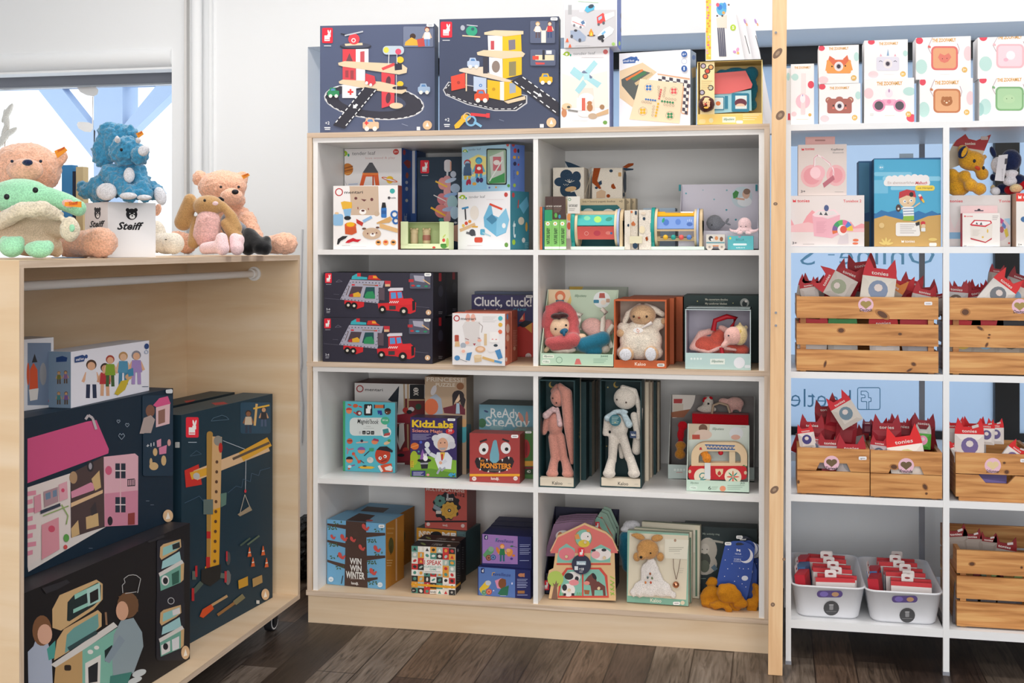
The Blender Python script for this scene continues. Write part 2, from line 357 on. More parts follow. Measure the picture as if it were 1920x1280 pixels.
# ================================================================ rolling ply cabinet
CX = -1.69; C0,C1 = 2.501,4.199; CB = -2.14; CZ0,CZ1 = .093,1.347; t = .018
cab = thing('rolling_cabinet','open birch plywood cabinet on castors with plush toys on top','cabinet',(CX-.2,(C0+C1)/2,0))
g = G(); g.box((CB,C0,CZ1-t),(CX,C1,CZ1),['ply','plyh','ply','ply','ply','plye']); g.obj('top_board',cab)
g = G(); g.box((CB,C0,CZ0),(CX,C1,CZ0+t),['ply','plyh','ply','ply','ply','plye']); g.obj('bottom_board',cab)
for y in (C0,C1-t):
    g = G(); g.box((CB,y,CZ0+t),(CX,y+t,CZ1-t),['ply','ply','ply','ply','ply','plyv']); g.obj('side_panel',cab)
g = G(); g.box((CB,C0+t,CZ0+t),(CB+.012,C1-t,CZ1-t),'ply'); g.obj('back_panel',cab)
g = G(); ry = [C0+t,C1-t]; rx = -1.86; rz = PZ(470,514,4.1)
g.cyl((rx,ry[0],rz),(rx,ry[1],rz),.0125,'board',16); g.cyl((rx,ry[1]-.03,rz),(rx,ry[1],rz),.018,'board',16); g.cyl((rx,ry[1]-.006,rz),(rx,ry[1],rz),.026,'board',20); g.obj('hanging_rail',cab)
for (x,y) in ((CX-.075,C1-.10),(CX-.075,C0+.16),(CB+.07,C1-.10),(CB+.07,C0+.16)):
    g = G(); cz = .036; g.box((x-.03,y-.03,CZ0-.006),(x+.03,y+.03,CZ0),'chrome'); g.box((x-.02,y-.02,.06),(x+.02,y+.02,CZ0-.006),'rubber')
    for s in (-1,1): g.prism([(x+s*.019,y-.018,.085),(x+s*.019,y+.018,.085),(x+s*.019,y+.024,.04),(x+s*.019,y+.006,.025),(x+s*.019,y-.006,.025)],(.003,0,0),'rubber')
    c = g.obj('castor',cab)
    g = G(); g.cyl((x-.014,y+.012,cz),(x+.014,y+.012,cz),.036,'rubber',28); g.cyl((x+.014,y+.012,cz),(x+.0145,y+.012,cz),.031,'metalwhite',28); g.cyl((x+.0142,y+.012,cz),(x+.0150,y+.012,cz),.026,'rubber',28); g.cyl((x-.016,y+.012,cz),(x+.02,y+.012,cz),.007,'chrome',12); g.obj('wheel',c)
# ================================================================ double shelf unit (two stacked units in ply frames)
SX0,SX1,SY,SB = -1.671,-.012,4.22,4.81; ZB = .119; ZMd = .9568; ZT = 1.7938
DIV0,DIV1 = -.828,-.811; p = .018; q = .018
shelf = thing('shelf_unit','tall white shelf unit framed in birch ply, holding toys in four rows','shelf',((SX0+SX1)/2,4.5,0))
def ply(nm,a,b,ms,par=None): g = G(); g.box(a,b,ms); return g.obj(nm,par or shelf)
HE = ['ply','plyh','plye','ply','plye','plye']; VE = ['ply','ply','plyv','ply','ply','ply']
ply('plinth_board',(SX0+.002,SY+.006,0),(SX1-.002,SY+.024,ZB-p),['ply','ply','plyh','ply','ply','ply'])
ply('plinth_board',(SX0+.002,SY+.1,0),(SX0+.02,SB,ZB-p),'ply')
ply('plinth_board',(SX1-.02,SY+.1,0),(SX1-.002,SB,ZB-p),'ply')
ply('bottom_board',(SX0-.004,SY,ZB-p),(SX1,SB,ZB),HE); ply('middle_board',(SX0-.002,SY,ZMd-p),(SX1,SB,ZMd),HE); ply('top_board',(SX0,SY,ZT-p),(SX1,SB,ZT),HE)
for (a,b,yy) in ((ZB,ZMd-p,0),(ZMd,ZT-p,0)):
    ply('outer_side',(SX0,SY,a),(SX0+p,SB,b),VE); ply('outer_side',(SX1-p,SY,a),(SX1,SB,b),VE)
    ply('inner_side',(SX0+p+.003,SY+.006,a),(SX0+p+.003+q,SB,b-q),'board'); ply('inner_side',(SX1-p-q,SY+.006,a),(SX1-p,SB,b-q),'board')
    ply('inner_top',(SX0+p+.002,SY+.006,b-q),(SX1-p,SB,b),'board'); ply('divider',(DIV0,SY+.008,a),(DIV1,SB,b-q),'board')
    ply('back_panel',(SX0+p,SB-.006,a),(SX1-p,SB+.002,b),'board')
S1,S3 = 1.3662,.5290
for zz in (S1,S3):
    for a,b in ((SX0+p+.003+q,DIV0),(DIV1,SX1-p-q)): ply('shelf_board',(a,SY+.008,zz-q),(b,SB-.006,zz),'board')
# ================================================================ pine post
g = G(); zt_ = 3.05; xb,xt = -.0168,-.006+(3.05-1.66)*.0063; w = .0455
q8 = [(xb,4.016,0),(xb+w,4.016,0),(xb+w,4.086,0),(xb,4.086,0),(xt,4.016,zt_),(xt+w,4.016,zt_),(xt+w,4.086,zt_),(xt,4.086,zt_)]
g.add(q8,[[0,3,2,1],[4,5,6,7],[0,1,5,4],[2,3,7,6],[3,0,4,7],[1,2,6,5]],'post')
F = Face((-.2,4.016,0),(1,0,0),(0,0,1),9,9); F.k = 2; draw(g,F,'p',[it for x,y,a,b,r in ((1458,100,12,6,-50),(1463,216,10,7,-50),(1454,382,4,3,0),(1452,918,9,6,-40),(1449,1133,4,4,0),(1470,1048,3,3,0)) for it in (('e',x,y,a,b,'7d6250',r),('e',x,y,a*.45,b*.45,'a58a70',r))])
pst = tag(g.obj('wooden_post',org=(0,4.05,0),bevel=.002),'tall knotty pine post between the ply shelf and the white rack','post')
for zz in (1.16,1.06,2.0):
    g = G(); g.cyl((.008,4.013,PZ(1460,586,4.016) if zz == 1.16 else (PZ(1460,610,4.016) if zz == 1.06 else PZ(1460,61,4.016))),(.008,4.017,PZ(1460,586,4.016) if zz == 1.16 else (PZ(1460,610,4.016) if zz == 1.06 else PZ(1460,61,4.016))),.004,'rackgrey',10); g.obj('screw',pst)
# ================================================================ white metal rack
RY0,RY1 = 4.13,4.80; RZ = [1.78,1.377,.966,.561,.148]; th = [.02,.02,.021,.022,.027]
rack = thing('metal_rack','white metal rack with five shelves standing before the frosted window','rack',(.8,4.4,0))
lx = [(.040,.057),(.534,.553),(1.04,1.059),(1.5,1.519)]
for a,b in lx:
    g = G(); g.box((a,RY0,0.012),(b,RY0+.02,1.76),'metalwhite'); lg = g.obj('leg',rack,bevel=.0015)
    g = G(); g.box((a-.001,RY0-.001,0),(b+.001,RY0+.021,.012),'rackgrey'); g.obj('foot',lg)
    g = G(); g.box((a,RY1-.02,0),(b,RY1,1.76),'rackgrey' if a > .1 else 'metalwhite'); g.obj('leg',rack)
for z,h_ in zip(RZ,th):
    for i in range(3):
        a = lx[i][1] if z < 1.7 else lx[i][0]-.0; b = lx[i+1][0] if z < 1.7 else lx[i+1][0]
        g = G(); g.box((a,RY0+(.0 if z > 1.7 else .002),z-h_),(b,RY1-.02,z),'metalwhite'); g.obj('rack_shelf',rack)
def yb(zm,x,y,z): px,py = zp(zm,x,y); a = (px-960)/FPX; d = FPX*(EYE-z)/(py-HZ); return d*(CT+a*ST)
def cz(zm,X0,X1,YT): a = zp(zm,X0,YT); return a[0],zp(zm,X1,YT)[0],a[1]
def C(name,label,zm,X0,X1,YT,z,Y,D,col,art=None,**k):
    return carton(name,label,*cz(zm,X0,X1,YT),z,Y,D,col,art=art,zm=zm,**k)
# ---------------------------------------------------------------- printed motifs
def rabbit(x,y,w,h,red='e2263a'):   # red badge with white paper-bag rabbit
    return [('rr',x,y,x+w,y+h,w*.12,red),('r',x+w*.22,y+h*.5,x+w*.72,y+h*.86,'f4f2f0'),('r',x+w*.5,y+h*.42,x+w*.8,y+h*.6,'f4f2f0'),
            ('e',x+w*.6,y+h*.3,w*.07,h*.17,'f4f2f0',-12),('e',x+w*.75,y+h*.3,w*.06,h*.17,'f4f2f0',12),('r',x+w*.25,y+h*.76,x+w*.7,y+h*.8,red)]
def leaf(x,y,s):  # yellow-green bird-leaf mark
    return [('e',x,y,s,s*.78,'a2c22c'),('p',[(x-s*1.5,y+s*.3),(x-s*.6,y-s*.5),(x-s*.6,y+s*.6)],'a2c22c'),('e',x-s*.1,y+s*.15,s*.42,s*.4,'f4f4ee'),('e',x+s*1.25,y+s*.45,s*.26,s*.42,'1fa07c')]
def tender(x,y,w,s,dull='4a4d52'): return leaf(x,y,s)+[('t',x+s*2.2,y+s*.45,w,s*.95,'tender leaf',dull,-.005)]
def catmark(x,y,s,c='e0303a'): return [('p',[(x,y-s),(x+s*.3,y-s*.55),(x+s*.7,y-s*.55),(x+s,y-s),(x+s,y+s*.2),(x,y+s*.2)],c)]
def janod_low(x,y,c='e6e6ea'): return [('t',x,y,42,24,'+2',c,.01),('r',x+2,y+14,x+40,y+20,c),('r',x,y+26,x+46,y+32,c)]
def bear(x,y,s,c='15151a'):
    return [('e',x-s*.72,y-s*.75,s*.34,s*.34,c),('e',x+s*.72,y-s*.75,s*.34,s*.34,c),('e',x,y,s,s,c),('e',x+.1*s,y+s*.42,s*.5,s*.4,'f4f4f4'),('e',x+.1*s,y+s*.28,s*.17,s*.12,c),('e',x-s*.32,y-s*.15,s*.1,s*.1,'f4f4f4'),('e',x+s*.42,y-s*.15,s*.1,s*.1,'f4f4f4')]
def car(x,y,w,h,c,win='5a86b8',wh='e8e4dc'):
    return [('rr',x,y+h*.3,x+w,y+h*.85,h*.12,c),('p',[(x+w*.12,y+h*.35),(x+w*.22,y),(x+w*.66,y),(x+w*.78,y+h*.35)],c),('p',[(x+w*.28,y+h*.3),(x+w*.33,y+h*.1),(x+w*.58,y+h*.1),(x+w*.66,y+h*.3)],win),
            ('e',x+w*.25,y+h*.85,h*.18,h*.18,wh),('e',x+w*.75,y+h*.85,h*.18,h*.18,wh)]
def dash(pts,wd,c,a,b):
    out = []
    for p,q in zip(pts,pts[1:]):
        L = math.hypot(q[0]-p[0],q[1]-p[1]); n = max(1,int(L/(a+b)))
        for i in range(n):
            t0 = i/n; t1 = t0+a/(a+b)/n; out.append(('l',[(p[0]+(q[0]-p[0])*t0,p[1]+(q[1]-p[1])*t0),(p[0]+(q[0]-p[0])*t1,p[1]+(q[1]-p[1])*t1)],wd,c))
    return out
NV = '4f5874'
# ---------------------------------------------------------------- on top of the shelf unit
WD = 'dcc6a6'; RD = 'd8404a'; DK = '3d3d4a'
track = circ(515,745,362,125,40,rot=6)
C('toy_box','dark slate toy box picturing a red and wooden garage with a rescue helicopter','C',118,960,190,ZT,(4.24,4.285),.08,NV,[
    ('p',circ(515,745,370,132,30,rot=6),'c8c8cc'),('p',circ(515,745,362,125,30,rot=6),'34333f'),('p',circ(500,740,250,75,24,rot=6),'454b62')]
  + dash([track[i] for i in range(0,40,2)]+[track[0]],5,'eeeeee',22,18)
  + rabbit(134,205,78,112)+[('r',148,335,200,340,'d8dae0'),('rr',730,195,950,345,10,'6f7890'),('e',800,268,22,22,'43302a'),('p',[(745,310),(790,275),(840,300),(845,335),(740,335)],'e0a83c'),
     ('fig',905,198,140,'ece8e4','6a8cc0','8a3d30','e8c0a4'),('p',[(830,290),(880,280),(890,340),(840,345)],'c04a44'),
     ('e',380,340,116,24,'2c2e3a'),('e',380,334,110,20,'4a4e60'),('p',[(300,322),(430,315),(432,332),(305,338)],WD),('e',368,288,42,40,RD),('o',365,297,13,6,'f2f0ee'),('p',[(270,245),(330,255),(330,266),(272,252)],'23242c'),('l',[(300,262),(435,232)],10,'b8bcc4'),
     ('r',285,362,382,480,RD),('p',[(310,450),(335,390),(360,450)],'6b4a50'),('p',[(382,362),(475,360),(475,478),(382,484)],'f0eef0'),('p',[(414,380),(446,376),(446,468),(414,472)],'c05058'),
     ('r',285,480,382,620,'d24650'),('r',305,518,328,570,'9a4048'),('r',342,518,366,580,'9a4048'),('r',282,622,384,720,'e8e6ea'),('e',343,676,32,34,'f8f6f6'),('p',[(322,668),(336,668),(336,654),(350,654),(350,668),(364,668),(364,684),(350,684),(350,698),(336,698),(336,684),(322,684)],'e04040'),
     ('p',[(384,484),(450,490),(450,640),(384,650)],'e2e0e6'),
     ('p',[(570,530),(668,548),(665,768),(572,795)],'d5424c'),('e',620,600,18,40,'5c3440',8),('e',620,720,18,40,'5c3440',8),
     ('p',[(252,462),(300,450),(720,470),(760,500),(755,535),(700,548),(290,490),(256,480)],WD),('p',[(256,600),(285,585),(560,600),(740,640),(756,668),(720,690),(560,670),(262,615)],WD),
     ('p',[(570,500),(660,462),(680,478),(580,518)],'dd4a4e'),('p',[(666,470),(720,452),(722,512),(668,518)],'2f3040'),('e',708,440,26,24,'f0c030'),('e',708,616,24,20,'f0c030'),('e',706,646,56,14,'33303c'),
     ('l',[(684,400),(684,470)],4,'e8e8e8'),('l',[(680,550),(680,760)],4,'d8d8d8'),('e',679,777,50,22,WD),('rr',580,338,736,402,28,'b6c4d0'),('e',605,368,20,22,'dcd050'),('e',694,380,22,22,'d8506a'),('l',[(626,395),(622,475)],5,'e8e8e8'),
     ('p',[(448,640),(540,655),(300,945),(214,920)],'2e2d38')]
  + dash([(440,650),(225,912)],7,'f0f0f0',20,14)+dash([(528,662),(300,935)],7,'f0f0f0',20,14)+[('p',[(385,762),(400,770),(384,790),(392,796),(362,796),(364,766),(372,774)],'e8e8ea')]
  + [('p',[(455,540),(520,560),(530,610),(500,635),(450,610)],'cf3f4a'),('e',462,610,10,12,'f0eef0'),('e',492,625,10,12,'f0eef0')]
  + car(176,645,84,72,'2f8a5a')+car(838,615,90,76,'9db4d0')+car(434,868,118,92,'dcb898')+[('p',[(448,898),(456,898),(456,890),(466,890),(466,898),(476,898),(476,910),(466,910),(466,920),(456,920),(456,910),(448,910)],'e04040')]
  + [('t',158,915,32,22,'+2','eceef2',.01),('r',152,935,196,942,'eceef2'),('r',156,948,194,954,'eceef2'),('r',830,932,855,958,'e8eaee'),('e',908,920,34,34,'dcb892'),('p',[(908,900),(920,930),(896,930)],'f4f0ea'),('l',[(720,910),(765,925)],4,'8a93aa')],
  st=(902,174,54,24),right='2f3650')
C('toy_box','dark slate toy box picturing a yellow garage tower with coloured keys','C',995,1872,142,ZT,(4.24,4.275),.07,'3f4760',[
    ('p',[(1020,660),(1060,600),(1300,640),(1640,700),(1640,760),(1560,815),(1400,815),(1200,770),(1040,700)],'c4c4c8'),('p',[(1028,660),(1065,606),(1300,646),(1632,705),(1630,755),(1555,808),(1400,808),(1205,764),(1046,695)],'32313d')]
  + dash([(1040,650),(1075,615)],5,'eee',14,10)+dash([(1050,690),(1210,755),(1400,800),(1540,800),(1620,750)],5,'eeeeee',22,16)
  + rabbit(1004,160,84,116)+[('r',1018,294,1072,299,'d8dae0'),('e',1232,228,42,38,'2f9a78'),('e',1240,214,12,12,'2c5a60'),('l',[(1163,262),(1295,272)],9,WD),('l',[(1195,184),(1276,192)],7,'b8bcc4'),('e',1166,205,16,20,'a8acb8'),
     ('p',[(1350,262),(1458,262),(1458,420),(1355,405)],'eeecee'),('p',[(1458,262),(1595,255),(1600,400),(1458,420)],'e8b820'),('p',[(1502,295),(1552,290),(1554,362),(1505,370)],'7c7480'),('r',1372,300,1398,365,'c04a54'),
     ('p',[(1360,420),(1458,430),(1460,582),(1362,560)],'ece8ea'),('e',1410,490,30,44,'8a7a70'),('p',[(1460,430),(1600,418),(1600,548),(1460,582)],'e8b820'),('p',[(1506,455),(1558,450),(1558,555),(1506,560)],'8a8058'),
     ('p',[(1347,585),(1440,600),(1440,735),(1347,715)],'e6b41e'),('p',[(1470,600),(1595,580),(1598,700),(1470,740)],'e6b41e'),('p',[(1510,612),(1556,606),(1556,680),(1510,688)],'9aa4b4'),('p',[(1440,600),(1470,600),(1470,740),(1440,735)],'e8e2dc'),
     ('p',[(1325,238),(1400,222),(1612,228),(1612,252),(1480,268),(1325,255)],WD),('p',[(1270,385),(1320,368),(1600,378),(1625,395),(1610,418),(1460,432),(1275,405)],WD),
     ('p',[(1140,512),(1170,500),(1320,490),(1360,540),(1522,590),(1518,602),(1460,598),(1142,525)],'d8c8b4'),('r',1316,420,1352,540,'3a3844'),('p',[(1470,745),(1624,705),(1628,730),(1500,762)],WD),
     ('r',1188,540,1198,670,WD),('p',[(1246,560),(1340,575),(1340,690),(1246,668)],'b8c6dc'),('o',1298,628,9,6,'3a78c0'),('p',[(1080,562),(1183,535),(1186,645),(1084,668)],'d84a38'),('e',1136,607,12,12,'a83830'),('e',1394,655,12,12,'c09018'),
     ('p',[(1522,598),(1600,552),(1874,755),(1874,858)],'2e2d38')]
  + dash([(1548,600),(1872,842)],7,'f0f0f0',28,24)+dash([(1606,566),(1868,752)],7,'f0f0f0',28,24)+[('p',[(1690,668),(1728,692),(1735,682),(1750,712),(1716,708),(1722,700),(1684,676)],'ececec')]
  + car(1200,425,90,78,'b4c4dc')+car(1252,660,106,92,'d4512e')+car(1730,540,96,80,'e4b024')
  + [('rr',1662,155,1845,318,10,'59617a'),('fig',1718,160,120,'e6ddd8','5a4a50','c89a60','e8c4a8'),('fig',1806,158,120,'c83a3c','3a4a74','4a2e26','e8c4a8'),('r',1744,225,1778,315,'e2dccf'),('rr',1664,365,1848,484,10,'59617a'),('r',1700,405,1838,445,'e0d2b0'),('r',1680,412,1725,440,'d84a38'),('r',1752,368,1770,440,'2c2c36'),('r',1780,372,1820,398,'ece8ea'),('p',[(1700,458),(1770,462),(1768,474),(1705,476)],'d04a48'),
     ('p',[(1105,920),(1175,850),(1205,868),(1140,940),(1112,945)],'e6b030'),('e',1186,868,32,28,'e6b030'),('o',1200,856,26,7,'dcc098'),('o',1228,888,34,14,'7cb0d4'),('l',[(1250,895),(1305,930)],18,'7cb0d4'),('l',[(1225,840),(1365,852)],22,'d43c42'),('r',1340,832,1366,866,'d43c42'),
     ('t',1036,892,34,24,'+2','eceef2',.01),('r',1030,912,1074,919,'eceef2'),('r',1034,926,1070,932,'eceef2'),('r',1734,912,1762,938,'e8eaee'),('e',1818,900,36,36,'dcb892'),('p',[(1818,880),(1830,912),(1806,912)],'f4f0ea'),('l',[(1435,878),(1470,890)],4,'7a839a')],
  st=(1812,130,52,22),right='23283a')
GR = '6f737c'
w0 = C('toy_box','white toy box picturing a pale blue windmill and little bears','D',48,448,400,ZT,4.25,.11,'edebee',tender(100,440,180,24,'8a8c92')+[
    ('e',416,424,20,20,'cf6a6a'),('p',[(60,600),(180,640),(430,580),(440,880),(60,880)],'ece4da'),('p',[(200,720),(315,720),(330,905),(180,905)],'e8d8cc'),('e',258,800,62,40,'f0ece8'),
    ('p',[(322,492),(352,522),(274,616),(240,588)],'a6d4dc'),('p',[(158,545),(240,608),(205,662),(124,596)],'a6d4dc'),('p',[(288,625),(384,680),(350,720),(262,655)],'a6d4dc'),('p',[(232,650),(262,690),(200,770),(166,738)],'a6d4dc'),('p',[(220,590),(240,575),(310,630),(298,645)],'6f7e98'),('p',[(235,600),(285,600),(285,655),(240,655)],'b4dce2'),
    ('r',222,802,250,905,'d86a58'),('p',[(180,860),(182,800),(222,800),(222,905),(180,905)],'f4f2f0'),('e',288,880,24,32,'b87c50'),('e',286,842,20,16,'b87c50'),('e',78,925,22,34,'c88860'),('e',78,885,20,18,'c88860'),('e',100,870,40,26,'e0c8a0'),('e',115,876,14,10,'4a4a40'),
    ('e',248,932,58,26,'eeeae6'),('e',312,950,38,24,'c0a890'),('e',388,875,20,20,'a8805c'),('p',[(340,930),(440,890),(440,930),(350,955)],'d0ac84'),('l',[(110,900),(190,912)],14,'8a8884'),('e',413,1002,18,16,'6a9a4a'),('n',150,990,120,1,10,'c8c8c8'),('n',220,470,180,1,12,'d8d0d4'),('n',150,1015,200,1,7,'d8d8d8')],right='7c86b8')[0]
za = PZ(1050,400/4.364,4.25)
C('toy_box','blue-sided toy box picturing an ambulance, fire engine and police car around a campfire','D',78,510,-90,za,4.235,.12,'e6e8ee',[
    ('p',[(82,60),(505,60),(505,390),(82,390)],'c4c2c6'),('p',[(82,-80),(505,-80),(505,80),(82,80)],'dfe2e8'),('p',[(110,40),(140,40),(140,120),(110,120)],'a8a8ac'),('r',200,60,240,100,'d0d0d6'),('r',380,60,500,80,'e8e8ec'),
    ('p',[(140,140),(175,135),(255,180),(250,215),(215,232),(138,195)],'f4f0f0'),('l',[(145,175),(245,215)],6,'d05050'),('e',160,208,9,12,'70707a'),('e',212,222,10,12,'70707a'),('p',[(212,180),(236,165),(250,190),(225,205)],'5a7aa0'),
    ('p',[(345,140),(395,105),(420,130),(415,175),(350,205)],'dc4a48'),('p',[(405,120),(485,95),(490,130),(415,170)],'e8e4e4'),('e',400,188,11,14,'606068'),('e',360,200,10,12,'606068'),('p',[(355,145),(385,128),(388,150),(360,170)],'a0c0d8'),
    ('p',[(128,250),(200,245),(258,300),(250,335),(200,345),(130,300)],'9aa6bc'),('e',140,298,11,15,'50525c'),('e',206,330,12,16,'50525c'),('e',172,250,14,10,'3c3c44'),
    ('p',[(352,295),(400,240),(450,215),(485,240),(470,275),(390,330),(355,325)],'f0f0f2'),('p',[(352,300),(400,280),(410,310),(375,330),(352,322)],'34363e'),('e',392,332,11,14,'2c2c34'),('p',[(380,275),(410,250),(420,265),(392,288)],'7cb4dc'),
    ('e',300,290,34,8,'55504c'),('p',[(298,232),(318,270),(315,295),(285,295),(280,268)],'f09030'),('p',[(298,260),(308,280),(302,295),(292,290)],'f8d850'),('p',[(258,55),(300,35),(328,50),(322,80),(268,105),(245,85)],'58b0d0'),('e',298,52,24,16,'3a4a58',-20),('l',[(190,10),(360,22)],5,'b8d4b0'),
    ('p',[(100,315),(108,315),(115,345),(90,345)],'e8623c'),('p',[(122,362),(130,362),(138,392),(112,392)],'e8623c'),('e',481,360,14,14,'9cc26a'),('n',170,375,120,1,8,'b0b0b4')],right='6377b8',ph=[('e',546,130,8,26,'4a3a50'),('e',546,245,8,22,'3c3c5c'),('e',530,355,7,18,'a8c848')])
dots = []
for (cx,cy,c) in ((770,718,'3d76bc'),(976,745,'dc5a5e'),(722,910,'e8b030'),(944,945,'3f8a5c')):
    dots += [('o',cx,cy,34,2,'9a8a7a')]+[('e',cx+a,cy+b,11,11,c) for a in (-12,12) for b in (-12,12)]
for i in range(5): dots += [('e',748+i*0+i*19,812+i*2.5,8,8,'3d76bc'),('e',872-i*4,735+i*18,8,8,'dc5a5e'),('e',880+i*22,828+i*3,9,9,'3f8a5c'),('e',848-i*5,850+i*24,9,9,'e8b030')]
for i in range(4): dots += [('o',722+i*22,832+i*3,8,2,'8a7c70'),('o',852+i*2,712+i*22,8,2,'8a7c70'),('o',905-i*4,720+i*22,8,2,'8a7c70'),('o',915+i*24,806+i*3,8,2,'8a7c70'),('o',900+i*24,856+i*3,8,2,'8a7c70'),('o',812-i*3,870+i*24,8,2,'8a7c70')]
chk = []
for i in range(9):
    for j in range(2):
        if (i+j) % 2: x = 848+i*30; chk += [('p',[(x,618+j*26+i*5),(x+30,623+j*26+i*5),(x+30,649+j*26+i*5),(x,644+j*26+i*5)],'4a4452')]
for i in range(9):
    for j in range(2):
        if (i+j) % 2: y = 690+i*27; x = 1060+j*22-i*2; chk += [('p',[(x,y),(x+22,y+4),(x+20,y+31),(x-2,y+27)],'4a4452')]
C('game_box','white game box picturing a wooden ludo and draughts board set','D',528,1110,438,ZT,(4.28,4.24),.09,'eceaf0',[
    ('p',[(556,490),(625,462),(668,470),(660,515),(560,520)],'3c62a4'),('e',665,480,14,18,'3c62a4'),('e',684,492,7,9,'3c62a4'),('t',562,508,90,18,'small foot','f0f0f4',.01),
    ('p',[(532,580),(720,512),(836,590),(760,660),(640,880),(532,800)],'e2c8a6'),('p',[(545,650),(700,570),(800,600),(700,700),(650,820),(550,700)],'5a5e5c'),('p',[(578,645),(680,590),(715,565),(728,578),(590,662)],'dc7a40'),('p',[(620,640),(740,580),(752,600),(650,660)],'4a7a54'),('l',[(660,690),(800,600)],26,'cdb48c'),
    ('p',[(838,600),(1106,640),(1090,940),(1040,930)],'dcaa88'),('p',[(850,612),(1106,655),(1080,928),(1040,920),(1060,700),(850,660)],'f0e8e0')]+chk+[
    ('p',[(700,645),(1052,682),(1022,1010),(612,975)],'ecd4b4')]+dots+[('e',1062,444,24,25,'3c62a4'),('t',1048,454,28,18,'6+','f0f0f4'),('o',1062,502,22,2,'6a84b4'),('e',1062,562,24,26,'3c62a4'),('r',1056,548,1066,576,'eceef4')],right='7e92b0',
  ph=[('e',1138,470,14,20,'3c62a4'),('p',[(1118,560),(1155,545),(1160,630),(1125,640)],'b8a890')])
# ---------------------------------------------------------------- three tall white cartons leaning on the wall side
zt0 = PZ(1375,107,4.42)
for i,(a,b,Y,lab) in enumerate(((1236,1545,4.46,'tall white carton with a giraffe picture and flowered yellow edge'),(1470,1610,4.53,'tall white carton with butterfly print, middle of three leaning'),(1545,1680,4.60,'tall white carton with butterfly print, rearmost of three leaning'))):
    g = G(); x0,x1 = PX(1040+a/4.364,Y),PX(1040+b/4.364,Y); zb = ZT
    sh = -.19; H_ = .44; o_ = -sh*(PZ(1400,102,Y)-ZT); x1 += o_; x0 += o_ if i else 0
    w = x1-x0; q = [Vector((x0,Y,zb)),Vector((x1,Y,zb)),Vector((x1+sh*H_,Y,zb+H_)),Vector((x0+(sh*H_ if i else -.001),Y,zb+H_))]
    g.prism(q[::-1],(0,.06,0),'e9e7ea')
    F = Face((x0-.1,Y,zb),(1,0,0),(0,0,1),1,1)
    if i == 0:
        A = [('r',1238,-60,1280,488,'efc24a')]
        random.seed(3)
        for k in range(24): A.append(('e',1244+random.random()*30,-50+k*22,9,9,random.choice(['e88a40','e06a8a','f4e080','e8a0a8','f09830'])))
        A += [('p',[(1322,150),(1410,120),(1408,230),(1330,230)],'d8ccc0'),('e',1365,75,42,52,'58a8cc'),('e',1352,60,20,24,'3c78c4'),('e',1334,40,14,16,'dc5a70'),('e',1390,50,16,30,'4a90d0'),('e',1382,105,12,12,'f0a050'),('e',1330,130,8,8,'5a4a44'),('e',1372,130,8,8,'5a4a44'),('e',1424,40,8,8,'7a5a50')]
        for k in range(4): A.append(('p',[(1330+k*16,228),(1341+k*16,228),(1360+k*15,462),(1346+k*15,462)],'55566a'))
        A += [('e',1460,226,24,26,'a8c440'),('t',1452,238,16,24,'5','f4f4f0',.01),('e',1472,424,14,10,'c48ac8',30),('e',1498,405,12,16,'e89ac0',20),('e',1500,434,10,10,'e8b060')]
        F.k = 3; draw(g,F,'D',A)
    else:
        F.k = 3; dx = i*88-72; draw(g,F,'D',[('e',1540+dx,175,8,22,'b08ac0',-20),('e',1556+dx,200,6,14,'e0a070',-20),('l',[(1540+dx,290),(1580+dx,440)],5,'3c3c44')])
    tag(g.obj('tall_carton',org=(x0,Y,zb)),lab,'carton','tall white cartons on the shelf top')
